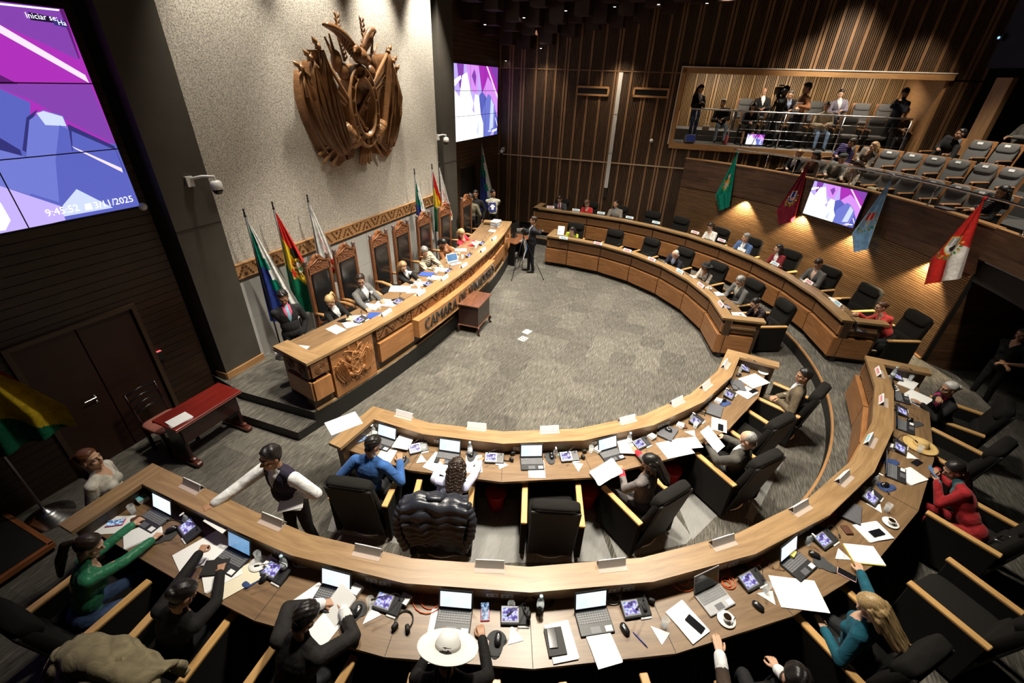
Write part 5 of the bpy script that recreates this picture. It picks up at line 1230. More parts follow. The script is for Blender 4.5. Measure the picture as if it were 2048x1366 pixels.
# --- people standing near
standing('blazer', 'person with an auburn ponytail in a white blazer standing by the desk end', (180, 918), 0, 40, s=.97, fem=True, look=28, pitch=8, top=('blazer_white', (.58,.55,.48)), bot=SUITB, hair='ponylong', hc='auburn', skin='fair', L=at(238, 985, .95), Rr=at(215, 1000, .92))
standing('vest', 'person in a dark navy vest and white shirt handing a sheet across the desk', (541, 915), 0, 268, s=1.04, look=262, pitch=-2, top=('vest_navy', (.022,.018,.035)), shirt=WHT, sleeves='vest', bot=SUITB, hair='thick', hc='black', L=at(588, 985, 1.12), Rr=at(428, 1008, 1.20), hands=('grip', 'curl'), lean=(0, -.10), heavy=.03)
standing('blackdress', 'person in a black short-sleeved dress with folded hands by the side wall', (2046, 668), 0, 215, s=.97, fem=True, top=('dress_black', (.010,.010,.011)), bot=('dress_black', (.010,.010,.011)), sleeves='half', hair='bob', hc='black', L=at(2012, 728, 1.0), Rr=at(2010, 730, .98))
standing('tripodman', 'person in a dark parka with a camera on a tripod on the open carpet', (1067, 441), 0, 205, s=1.0, look=215, pitch=-3, top=('parka_navy', (.025,.024,.032)), shirt=WHT, hair='short', hc='dark', q='hi', L=at(1082, 462, 1.20), Rr=at(1047, 458, 1.32), vdepth=.32, bot=('trousers_black', (.010,.010,.013)))
# --- presidium
def pres(y): return (-6.02, y, 0, ZD)
standing('sash', 'person in a dark suit with a tricolour sash standing between two flags', (566, 594), ZD, -25, s=.97, look=-40, pitch=-22, top=('suit_black2', (.018,.018,.02)), shirt=('sash_pink', (.55,.10,.18)), tie=('sash_blue', (.2,.45,.6)), hair='short', hc='black', L=at(607, 665, 1.16), Rr=at(600, 668, 1.14), skin='brown')
seated('pblonde', 'blond person with glasses in a black jacket at the near end of the presidium', pres(5.66), (660, 602), fem=True, s=.95, look=-70, pitch=-35, back=-.14, top=SUITB, shirt=WHT, hair='pony', hc='blond', glasses=True, skin='fair', L=at(700, 632, 1.22), Rr=at(690, 640, 1.22))
seated('pgrey', 'stout person with glasses in a grey suit leaning on the presidium desk', pres(6.42), (721, 560), look=-45, pitch=-15, back=-.14, top=SUITG, shirt=WHT, hair='short', hc='dark', glasses=True, heavy=.05, s=1.02, L=at(765, 603, 1.22), Rr=at(735, 620, 1.22))
seated('plong', 'person with long fair hair in a black jacket writing at the presidium', pres(7.85), (806, 533), fem=True, s=.95, look=-30, pitch=-25, back=-.20, top=SUITB, shirt=WHT, hair='long', hc='fair', skin='fair', L=at(838, 560, 1.22), Rr=at(830, 568, 1.22))
seated('pvest', 'grey-haired person in a beige quilted vest at the presidium', pres(8.80), (849, 503), look=-40, pitch=-30, back=-.20, top=('quilt_beige', (.40,.34,.25), .7, 'quilt'), hair='short', hc='grey', skin='fair', L=at(880, 530, 1.22), Rr=at(868, 538, 1.22))
seated('pdark', 'dark-haired person in a brown jacket bent over papers at the presidium', pres(9.62), (886, 486), fem=True, s=.95, look=-30, pitch=-50, back=-.20, top=('jacket_rust', (.20,.075,.03)), hair='bob', hc='black', L=at(915, 505, 1.22), Rr=at(905, 512, 1.22))
seated('pred', 'blond person in a red jacket writing at the presidium', pres(10.55), (923, 466), fem=True, s=.95, look=-40, pitch=-40, back=-.20, top=('jacket_crimson', (.48,.028,.05)), hair='bob', hc='blond', skin='fair', L=at(950, 482, 1.22), Rr=at(945, 490, 1.22))
standing('olive', 'person in an olive jacket standing turned away beside the last carved chair', (941, 396), ZD, 120, s=.98, look=70, pitch=-15, q='lo', top=('jacket_khaki', (.14,.125,.085)), bot=SUITB, hair='curly', hc='black')
standing('behind', 'person in a black suit half hidden behind the olive jacket', (951, 388), ZD, -70, s=1.0, look=-80, pitch=-10, q='lo', top=SUITB, hair='short', hc='black', skin='brown')
standing('sweater', 'person in a cream sweater holding a blue folder beside the farthest flag', (986, 387), ZD, -60, s=.98, look=-25, pitch=-5, q='lo', top=('sweater_cream', (.48,.46,.38)), bot=SUITB, hair='short', hc='black', L=at(992, 412, 1.28), Rr=at(984, 412, 1.28), skin='brown')
# --- inner far desk
seated('yellow', 'person in a bright yellow-green top reading a sheet at the far inner desk', ST['yellow'], (1144, 461), fem=True, s=.95, q='lo', look=235, pitch=-25, top=('top_lime', (.50,.58,.05)), hair='bob', hc='black', skin='fair')
seated('oldman', 'white-haired person in a navy suit bent over papers at the inner desk', ST['oldman'], (1351, 509), q='lo', look=215, pitch=-45, top=('suit_navy', (.022,.022,.035)), shirt=('shirt_pale_blue', (.40,.48,.68)), hair='bald', hc='white', skin='fair')
seated('blackhat', 'person in a black felt hat and a cream top with dark braids', ST['blackhat'], (1411, 535), fem=True, s=.95, q='lo', look=185, pitch=5, top=('blouse_cream', (.58,.50,.42)), hair='braid', hc='black', skin='brown', hat=('felt', mat('black_felt', (.012,.011,.011), .8)))
seated('greyman', 'grey-haired person with glasses in a grey suit at the inner desk', ST['greyman'], (1481, 562), look=215, pitch=-35, top=('suit_mid_grey', (.13,.125,.12)), shirt=('shirt_cream', (.62,.58,.48)), hair='thick', hc='grey', skin='fair', glasses=True)
seated('floral', 'person with glasses in a black floral blouse at the inner desk end', ST['floral'], (1510, 606), fem=True, s=.95, look=215, pitch=-28, top=('floral_black', (.014,.012,.013), .8, 'spots', (.10,.05,.05)), hair='bun', hc='black', skin='fair', glasses=True)
# --- outer far desk
seated('tie', 'person in a dark suit and dark red tie reading at the outer far desk', ST['tie'], (1119, 398), q='lo', look=255, pitch=-35, top=('suit_slate', (.05,.05,.055)), shirt=('shirt_pink', (.60,.42,.46)), tie=('tie_maroon', (.16,.012,.03)), hair='short', hc='dark')
seated('redw', 'curly-haired person in a red jacket at the far outer desk', ST['redw'], (1174, 407), fem=True, s=.95, q='lo', look=235, pitch=-40, top=('jacket_red', (.50,.025,.03)), hair='curly', hc='brown', skin='fair')
seated('beige', 'person in a beige-grey jacket looking up at the far outer desk', ST['beige'], (1232, 408), q='lo', look=240, pitch=8, top=('jacket_stone', (.22,.195,.16)), shirt=('shirt_grey', (.20,.20,.21)), hair='short', hc='black')
seated('blouse', 'person in a white blouse with dark hair at the outer far desk', ST['blouse'], (1421, 453), fem=True, s=.95, q='lo', look=225, pitch=-35, top=('blouse_white', (.70,.68,.64)), hair='long', hc='dark', skin='fair')
seated('elbow', 'grey-haired person in a bright blue jacket leaning on an elbow, hand at mouth', ST['elbow'], (1492, 475), q='lo', look=200, pitch=-10, top=('jacket_azure', (.075,.13,.28)), shirt=WHT, hair='short', hc='grey', skin='fair')
seated('maroon', 'person in a dark red blazer with a dark bob turned aside', ST['maroon'], (1557, 497), fem=True, s=.95, q='lo', look=185, pitch=-5, top=('blazer_maroon', (.20,.018,.025)), shirt=WHT, hair='bob', hc='black', skin='fair')
seated('phone', 'person in a grey suit looking down at the outer far desk', ST['phone'], (1637, 527), look=210, pitch=-40, top=('suit_ash', (.10,.098,.095)), shirt=('shirt_salmon', (.55,.38,.30)), hair='flat', hc='dark', glasses=True)
seated('coral', 'person with glasses in a coral red jacket at the outer far desk end', ST['coral'], (1762, 614), fem=True, s=.97, look=200, pitch=-10, face=200, top=('jacket_coral', (.62,.06,.05)), hair='bun', hc='brown', skin='fair', glasses=True, L=at(1725, 640, DZ_+.05), Rr=at(1718, 628, DZ_+.05), back=-.02)
# --- press gallery
f_ = math.degrees(AZ)-90
def gstand(key, label, hpx, off, face, s=1.0, **k):
    hd = atpl(hpx[0], hpx[1], K0+NX*off, NX); fl = GZ0 if off > -1.1 else GZ0
    person(key, label, (hd[0], hd[1], fl+(hd[2]-fl)*.56), hd, face, s=(hd[2]-fl)/1.575, pose='stand', floor=fl, q='lo', **k)
gstand('gstand', 'long-haired person in a dark coat standing at the gallery end by the loudspeaker', (1402, 178), -0.55, -60, fem=True, look=-50, pitch=-25, top=SUITB, shirt=WHT, bot=('jeans_blue', (.04,.07,.15)), hair='long', hc='black', L=atpl(1404, 205, K0+NX*-0.27, NX), Rr=atpl(1400, 205, K0+NX*-0.27, NX))
def gsit(key, label, px, py, off, lift, hpx, **k):
    s_, z_ = swp(px, py, off); p = sw(s_, off, GZ0+lift); seated(key, label, (p[0], p[1], f_, GZ0+lift), hpx, q='lo', **k)
gsit('gyoung', 'young person in black with torn jeans sitting on the gallery step', 1446, 235, -.95, .02, (1446, 207), top=SUITB, bot=('jeans_pale', (.22,.28,.36)), hair='short', look=-105, pitch=0, L=None)
seated('gknees', 'person in a black jacket and skirt with bare knees in the gallery front row', GS['g1'], (1507, 213), q='lo', fem=True, s=.93, skirt=True, bot=SUITB, hair='long', hc='black', look=-90, pitch=-40)
seated('gbald', 'balding person in a dark suit and white shirt in the gallery back row', GS['r2'], (1528, 184), q='lo', top=SUITB, shirt=WHT, hair='bald', hc='grey', look=-100, pitch=-10)
gstand('goper', 'person in black operating the big tripod camera in the press gallery', (1571, 181), -0.5, 190, look=200, top=SUITB, hair='short', L=atpl(1556, 190, K0+NX*-0.21999999999999997, NX), Rr=atpl(1560, 200, K0+NX*-0.21999999999999997, NX))
seated('gback', 'person with glasses in a dark jacket behind the gallery camera', GS['r3'], (1581, 190), q='lo', top=SUITB, shirt=('shirt_pale_blue', (.40,.48,.68)), hair='short', glasses=True, look=-100)
gstand('gbrown', 'person in a rust brown sweater standing with a paper in the press gallery', (1614, 177), -0.45, 200, look=190, top=('sweater_rust', (.19,.075,.03)), hair='curly', L=atpl(1598, 212, K0+NX*-0.16999999999999998, NX), Rr=atpl(1594, 215, K0+NX*-0.16999999999999998, NX))
seated('gcream', 'person in a cream sweater and jeans seated in the gallery front row', GS['g4'], (1654, 213), q='lo', top=('knit_cream', (.62,.52,.36)), bot=('jeans_mid', (.10,.15,.24)), hair='short', look=-100, L=None)
seated('glilac', 'person in a lilac grey suit in the gallery back row', GS['r5'], (1681, 188), q='lo', top=('suit_lilac', (.20,.18,.23)), shirt=WHT, hair='thick', look=-100, skin='fair')
gstand('gphoto', 'photographer in dark clothes looking down at a camera by the gallery side wall', (1811, 186), -0.55, 215, look=225, pitch=-45, top=('shirt_black_blue', (.012,.014,.022)), hair='short', L=atpl(1800, 207, K0+NX*-0.27, NX), Rr=atpl(1796, 200, K0+NX*-0.27, NX))
seated('ghid', 'person half hidden behind the photographer at the gallery side wall', GS['g7'], (1812, 224), q='lo', fem=True, s=.93, top=('cardigan_brown', (.10,.06,.04)), hair='pony', hc='dark', look=-120, pitch=-30)
# --- public balcony
def bsit(key, label, seat, hpx, **k): seated(key, label, BS[seat], hpx, **dict(dict(q='lo'), **k))
bsit('b_fair', 'fair-haired person with a dark jacket and white shirt on the balcony', 'a1', (1598, 308), fem=True, s=.95, top=SUITB, shirt=WHT, hair='bun', hc='fair', skin='fair', look=205, pitch=-15)
bsit('b_beret', 'person in a dark beret and brown leather jacket on the balcony', 'a2', (1631, 313), fem=True, s=.95, top=('leather_brown', (.11,.065,.045), .4), hair='bob', hc='black', look=205, pitch=-10, hat=('beret', mat('beret_grey', (.03,.03,.032), .8)))
bsit('b_cap', 'person in a grey flat cap and grey jacket on the balcony front row', 'a3', (1685, 318), top=('jacket_sage', (.15,.15,.125)), shirt=('shirt_ivory', (.60,.55,.45)), bot=('trousers_beige', (.40,.34,.26)), hair='short', hc='grey', look=205, pitch=-12, hat=('cap', mat('cap_grey', (.045,.045,.045), .8)), heavy=.03, skin='fair')
bsit('b_spot', 'person in a cream spotted top looking down on the balcony', 'a4', (1714, 330), fem=True, s=.95, top=('spotted_cream', (.52,.45,.36), .8, 'spots', (.06,.05,.04)), hair='long', hc='dark', look=215, pitch=-45)
bsit('b_purple', 'person in a purple padded jacket turned away on the balcony', 'b1', (1705, 286), top=('padded_purple', (.035,.022,.10), .6, 'quilt'), hair='short', hc='dark', look=165, pitch=-15)
bsit('b_blonde', 'person with reddish blond hair, hand at mouth, on the balcony', 'b2', (1748, 293), fem=True, s=.96, top=('jacket_taupe', (.15,.125,.10)), hair='bob', hc='fair', skin='fair', look=195, pitch=-10)
bsit('b_stripe', 'person with long black hair in a black jacket over a striped top on the balcony', 'a11', (2005, 384), fem=True, s=.97, q='hi', top=SUITB, shirt=('striped_white', (.55,.55,.55), .8, 'stripes', (.03,.03,.03)), hair='long', hc='black', look=190, pitch=-15, vdepth=.36)
bsit('b_recline', 'person in black leaning back with legs stretched on the back balcony row', 'c1', (1921, 268), top=SUITB, hair='short', hc='black', look=190, pitch=0, skin='brown')
p = atcyl(2042, 262, 12.5);  person('b_grey', 'person in a grey jacket with folded arms in the last balcony row', (p[0]+.15, p[1]+.25, 4.0), (p[0]+.32, p[1]+.35, 4.72), 200, q='lo', top=('jacket_grey2', (.13,.12,.105)), hair='short', hc='dark', floor=3.5)
# ---------------------------------------------------------------- things lying on the desks
PAPER = mat('paper_white', (.80,.80,.79), .7, var=.02); PAPER2 = mat('paper_cream', (.72,.66,.50), .7, var=.04); KEY = mat('key_grey', (.16,.16,.165), .5); LAPD = mat('laptop_dark', (.022,.022,.024), .4, var=.15); LAPG = mat('laptop_grey', (.10,.10,.11), .4)
def screen_mat(name, stops, s, scale=3., seed=0.):
    m, n, l, b = nt(name); b.inputs['Base Color'].default_value = (.01,.01,.01,1); setp(b, rough=.15)
    tc = n.new('ShaderNodeTexCoord'); mp = n.new('ShaderNodeMapping'); mp.inputs['Location'].default_value = (seed, seed, 0); mp.inputs['Scale'].default_value = (scale, scale, scale); l.new(tc.outputs['Object'], mp.inputs['Vector'])
    nz = n.new('ShaderNodeTexNoise'); nz.inputs['Scale'].default_value = 4; nz.inputs['Detail'].default_value = 2; l.new(mp.outputs['Vector'], nz.inputs['Vector'])
    r = ramp(n, stops); l.new(nz.outputs['Fac'], r.inputs['Fac']); l.new(r.outputs['Color'], b.inputs['Emission Color']); b.inputs['Emission Strength'].default_value = s; return m
LSCR = screen_mat('laptop_screen', [(.3, (.62,.78,.95)), (.6, (.86,.93,1.0))], .95, 1.); LBLUE = screen_mat('laptop_screen_blue', [(.35, (.10,.25,.48)), (.65, (.22,.42,.68))], .8, 1.)
CSCR = screen_mat('panel_screen', [(.36, (.05,.05,.14)), (.46, (.25,.18,.62)), (.54, (.80,.82,1.0)), (.64, (.12,.25,.62))], .9, 5.)
PSCR = screen_mat('phone_screen', [(.4, (.04,.07,.16)), (.55, (.30,.48,.75)), (.7, (.75,.85,.95))], .7, 14.); BGLASS = mat('black_glass', (.008,.008,.010), .08, spec=.6)
GL = glass('clear_glass', (.88,.93,.94), .22); PET = glass('bottle_plastic', (.80,.88,.93), .30, .15); ACR = glass('acrylic', (.80,.70,.66), .22, .1)
def mk_laptop(scr, lid=LAPD, base=LAPD, open_=True, sticker=True):
    t = thing('laptop', 'x', 'laptop'); m = MB(); m.box((0, 0, .009), (.30, .21, .018), bev=.005); m.build('base', base, t)
    if not open_:
        m = MB(); m.box((0, 0, .024), (.30, .21, .011), bev=.004); m.build('lid', LAPG, t); return t
    m = MB()
    for r_ in range(5):
        for c in range(13): m.box((-.129+c*.0215, .075-r_*.0195, .0195), (.0175, .0155, .003))
    k = m.build('keyboard', KEY, t); m = MB(); m.box((-.01, -.068, .0188), (.085, .052, .0016)); m.build('touchpad', LAPG, t)
    if sticker: m = MB(); m.box((.105, -.070, .0190), (.06, .045, .0016)); m.build('sticker', WHITE, t)
    H = TR(0, .10, .016) @ RX(-17); m = MB(); m.box((0, .004, .098), (.30, .008, .20), M=H, bev=.003); l_ = m.build('lid', lid, t)
    m = MB(); m.box((0, -.0008, .102), (.272, .0014, .155), M=H); m.build('display', scr, l_); return t
proto('laptop', mk_laptop(LSCR)); proto('laptop_blue', mk_laptop(LBLUE)); proto('laptop_off', mk_laptop(BGLASS, mat('silver_plastic', (.35,.35,.36), .35), mat('silver_plastic', (.35,.35,.36), .35))); proto('laptop_shut', mk_laptop(LSCR, open_=False)); proto('laptop_white', mk_laptop(LBLUE, WHITE, WHITE))
def mk_unit():
    t = thing('conference_unit', 'x', 'conference unit'); B = TR(0, 0, .028) @ RX(14)
    m = MB(); m.box((0, 0, 0), (.25, .15, .028), M=B, bev=.006); m.box((0, .02, -.012), (.20, .10, .03), bev=.004, M=TR(0, 0, .025)); m.build('body', mat('unit_dark', (.035,.035,.038), .35), t)
    m = MB(); m.box((-.045, .005, .0145), (.15, .125, .004), M=B, bev=.001); m.build('bezel', mat('bezel_silver', (.45,.45,.46), .3, metal=.6), t); m = MB(); m.box((-.045, .005, .0172), (.128, .100, .002), M=B); m.build('touch_screen', CSCR, t)
    m = MB(); m.box((.07, -.082, -.002), (.10, .026, .010), M=B, bev=.004); m.build('lip', mat('lip_silver', (.70,.70,.69), .35), t)
    m = MB(); m.tube([(.085, .05, .05), (.085, .05, .12), (.070, .03, .17), (.02, -.03, .215), (-.05, -.09, .225)], .0035, 7); g = m.build('gooseneck', DMETAL, t); m = MB(); m.tube([(-.045, -.086, .225), (-.075, -.11, .226)], [.009, .008], 8); m.build('microphone', BLACK, g)
    m = MB(); m.lathe([(0, 0), (.018, 0), (.016, .018), (0, .02)], 12, (.085, .05, .035)); m.build('mic_socket', DMETAL, t); return t
proto('unit', mk_unit())
def simple(key, name, cat, parts):
    t = None
    if len(parts) == 1: t = tag(parts[0][0].build(name, parts[0][2]), 'x', cat)
    else:
        t = thing(name, 'x', cat)
        for m, nm, mt in parts: m.build(nm, mt, t)
    return proto(key, t)
m = MB(); rounded(m, .030, .054, .024, TR(0, 0, .016), p=2.6); m2 = MB(); m2.box((0, .022, .039), (.010, .018, .006), bev=.002); simple('mouse', 'computer_mouse', 'mouse', [(m, 'body', BLACK_GLOSS), (m2, 'scroll_wheel', mat('wheel_silver', (.6,.6,.6), .3))])
def teardrop(c1):
    m = MB(); pts = [(.085*math.sin(a)*(1 if math.cos(a) > 0 else .72), .085*math.cos(a)*(1. if math.cos(a) > 0 else 1.55)) for a in np.linspace(0, 2*PI, 29)[:-1]]; m.prism(pts, 0, .006); 
    rounded(m, .04, .025, .008, TR(0, -.095, .006), p=3); return m
simple('pad', 'mouse_pad', 'mouse pad', [(teardrop(0), 'pad', mat('pad_grey', (.045,.045,.047), .8))]); simple('padblue', 'mouse_pad', 'mouse pad', [(teardrop(0), 'pad', mat('pad_blue', (.025,.05,.15), .8))])
def sheet(w, h, t, mt, name, cat, key, fan=0):
    m = MB(); rnd = random.Random(w*1000+h)
    if not fan: m.box((0, 0, t/2), (w, h, t))
    else:
        for k in range(fan): m.box((rnd.uniform(-.008, .008), rnd.uniform(-.008, .008), t*(k+.5)/fan), (w, h, t/fan*.96), rnd.uniform(-.05, .05))
    simple(key, name, cat, [(m, name, mt)])
sheet(.21, .297, .003, PAPER, 'paper_sheet', 'paper', 'paper'); sheet(.21, .297, .012, PAPER, 'paper_stack', 'paper', 'stack', 3); sheet(.30, .42, .006, PAPER, 'paper_folder', 'folder', 'big'); sheet(.15, .21, .012, BLACK, 'notebook', 'notebook', 'notebook'); sheet(.24, .31, .010, mat('folder_blue', (.03,.07,.28), .5), 'folder', 'folder', 'bluefolder'); sheet(.23, .32, .008, PAPER2, 'folder', 'folder', 'cream'); sheet(.09, .09, .05, PAPER, 'note_block', 'note block', 'notes', 2); sheet(.09, .09, .045, mat('note_yellow', (.75,.62,.15), .7), 'note_block', 'note block', 'ynotes'); sheet(.12, .085, .004, mat('card_teal', (.15,.42,.45), .6), 'card', 'card', 'teal')
sheet(.21, .297, .010, mat('plastic_yellow', (.70,.58,.04), .5), 'folder', 'folder', 'yellowfolder')
m = MB(); m.box((0, 0, .004), (.075, .155, .008), bev=.004); m2 = MB(); m2.box((0, 0, .0086), (.068, .147, .001)); simple('phone', 'phone', 'phone', [(m, 'case', BLACK), (m2, 'display', BGLASS)])
m = MB(); m.box((0, 0, .005), (.080, .160, .010), bev=.005); m2 = MB(); m2.box((0, 0, .0105), (.070, .149, .001)); simple('phone_red', 'phone', 'phone', [(m, 'case', mat('case_red', (.55,.03,.05), .4)), (m2, 'display', PSCR)])
m = MB(); m.box((0, 0, .005), (.080, .160, .010), bev=.005); m2 = MB(); m2.box((0, 0, .0105), (.070, .149, .001)); simple('phone_pink', 'phone', 'phone', [(m, 'case', mat('case_pink', (.70,.42,.40), .4)), (m2, 'display', BGLASS)])
m = MB(); m.box((0, 0, .005), (.080, .160, .010), bev=.005); m2 = MB(); m2.box((0, 0, .0105), (.070, .149, .001)); simple('phone_blue', 'phone', 'phone', [(m, 'case', BLACK), (m2, 'display', PSCR)])
m = MB(); m.lathe([(.026, 0), (.033, .11), (.031, .11), (.024, .006), (0, .006)], 20); m2 = MB(); m2.lathe([(.0245, .007), (.027, .045), (0, .045)], 18); simple('glass', 'drinking_glass', 'glass', [(m, 'glass', GL), (m2, 'water', glass('water', (.75,.80,.80), .2))])
m = MB(); m.lathe([(.030, 0), (.033, .01), (.033, .12), (.028, .15), (.014, .18), (.014, .20), (0, .20)], 18); m2 = MB(); m2.lathe([(.016, .198), (.016, .222), (0, .222)], 14); m3 = MB(); m3.lathe([(.0335, .05), (.0335, .10)], 18); simple('bottle', 'water_bottle', 'bottle', [(m, 'bottle', PET), (m2, 'cap', mat('cap_pale_blue', (.45,.62,.72), .4)), (m3, 'sleeve', mat('sleeve_pale', (.62,.66,.70), .5))])
m = MB(); m.lathe([(.026, 0), (.028, .01), (.028, .09), (.012, .115), (.012, .125), (0, .125)], 16); m2 = MB(); m2.tube([(0, 0, .12), (0, 0, .155)], .005, 7); m2.box((0, -.012, .158), (.018, .045, .010), bev=.003); simple('pump', 'sanitizer_bottle', 'sanitizer', [(m, 'bottle', PET), (m2, 'pump', WHITE)])
CERA = mat('white_ceramic', (.78,.77,.74), .2, var=.02)
m = MB(); m.lathe([(.03, 0), (.045, .004), (.078, .012), (.076, .016), (.04, .009), (0, .008)], 28); m2 = MB(); m2.lathe([(.02, .009), (.030, .02), (.038, .055), (.035, .055), (.028, .022), (0, .020)], 24); m2.tube([(.037, 0, .045), (.056, 0, .045), (.056, 0, .025), (.034, 0, .022)], .004, 6); m3 = MB(); m3.lathe([(.0345, .048), (0, .048)], 20); m4 = MB(); m4.tube([(-.03, -.05, .018), (.05, -.055, .022)], .003, 6); m4.ell((.055, -.055, .022), (.012, .007, .003), nu=8, nv=5)
simple('cup', 'coffee_cup', 'cup', [(m, 'saucer', CERA), (m2, 'cup', CERA), (m3, 'coffee', mat('coffee', (.04,.018,.008), .2)), (m4, 'spoon', METAL)])
m = MB(); m.lathe([(.03, 0), (.045, .004), (.085, .014), (.083, .018), (.04, .009), (0, .008)], 28); simple('plate', 'saucer', 'saucer', [(m, 'plate', CERA)])
m = MB(); m.prism([(-.065, -.05), (.07, -.04), (-.01, .10)], 0, .003); simple('napkin', 'paper_napkin', 'napkin', [(m, 'napkin', PAPER)])
m = MB(); m.tube([(0, 0, .004), (.14, 0, .006)], .004, 7); m.tube([(.14, 0, .006), (.152, 0, .006)], [.003, .0008], 6); simple('pen', 'pen', 'pen', [(m, 'pen', mat('pen_blue', (.03,.04,.35), .4))])
m = MB(); m.box((0, 0, .010), (.11, .08, .020), bev=.006); simple('wallet', 'wallet', 'wallet', [(m, 'wallet', mat('wallet_brown', (.09,.035,.018), .5))])
m = MB(); m.tube([(.075*math.cos(a), .085*math.sin(a), .012) for a in np.linspace(R(-40), R(220), 20)], .006, 7); m2 = [MB(), MB()]
for s in (-1, 1): rounded(m2[s > 0], .02, .032, .03, TR(s*.055, -.062, .026) @ RZ(s*30), p=3)
simple('headset', 'headset', 'headphones', [(m, 'headband', BLACK), (m2[0], 'ear_pad', BLACK), (m2[1], 'ear_pad', BLACK)])
m = MB()
for s in (-1, 1): m.lathe([(.026, 0), (.030, .004), (.022, .009), (0, .010)], 14, (s*.034, 0, .01), sy=.8); m.tube([(s*.062, 0, .014), (s*.068, -.06, .012), (s*.062, -.12, .006)], .0025, 5)
m.tube([(-.01, .004, .016), (.01, .004, .016)], .003, 5); simple('sunglasses', 'sunglasses', 'sunglasses', [(m, 'sunglasses', BLACK_GLOSS)])
m = MB()
for s in (-1, 1): m.tube([(s*.03+.022*math.cos(a), .018*math.sin(a), .012) for a in np.linspace(0, 2*PI, 13)[:-1]], .003, 5, closed=True); m.tube([(s*.052, 0, .012), (s*.058, -.07, .010), (s*.055, -.12, .004)], .003, 5)
m.tube([(-.009, .003, .013), (.009, .003, .013)], .003, 5); simple('spectacles', 'spectacles', 'glasses', [(m, 'spectacles', mat('tortoise', (.12,.04,.012), .3, var=.6, scale=80))])
# name plates: a white card in a clear stand; its front is turned to the middle of the hall
def mk_plate(card, stripe):
    t = thing('name_plate', 'x', 'name plate'); m = MB(); m.box((0, -.03, .003), (.27, .10, .006)); m.build('stand', ACR, t)
    m = MB(); m.box((0, 0, .036), (.26, .005, .074), M=TR(0, -.030, .006) @ RX(-24)); H = TR(0, .032, .006) @ RX(24); m.box((0, 0, .036), (.26, .005, .074), M=H); c = m.build('card', card, t); m = MB(); m.box((0, .0045, .044), (.17, .002, .030), M=H); m.box((0, .0045, .018), (.20, .002, .008), M=H); m.build('print', stripe, c); return t
for key, c_ in (('plate_blue', (.25,.50,.66)), ('plate_red', (.62,.25,.30)), ('plate_pale', (.66,.66,.66))): proto(key, mk_plate(PAPER, mat('print_'+key, c_, .6)))
WHO = dict(blue='the bright blue suit jacket', jacketw='the curly-haired person in lilac', mid='the empty middle chair', cuff='the red-cuffed person', beard='the bearded reader', gap='the empty chair next to the brown suit', brown='the brown suit',
  green='the green blouse', coatw='the person in black with tied hair', suit='the dark suit holding papers', whitehat='the wide white hat', void='the empty chair by the white hat', watch='the wristwatch hand', teal='the long blond hair', side='the empty chair by the blonde', red='the red dress', straw='the straw hat', silver='the silver-haired person')
def item(kind, px, py, who, what, z, cat=None, turn=0, name=None, dz=0.):
    p = at(px, py, z); a, r = pol(p); base = a+90 if a > -90 else 0
    lim = (4.51 if z < .9 else 6.59)+.235+(.185 if kind in ('laptop', 'laptop_blue', 'laptop_off') else .115 if kind == 'unit' else .06)
    if dz > .1: lim = 0
    if z > .9 and a < -90: p[1] = min(p[1], CY-lim)
    elif r < lim: p = P(a, lim, z)
    o = place(kind, (p[0], p[1], z+.0015+dz), R(base+turn), what+((' by ' if not what.endswith((' for', ' of')) else ' ')+WHO[who] if who else '')); return o
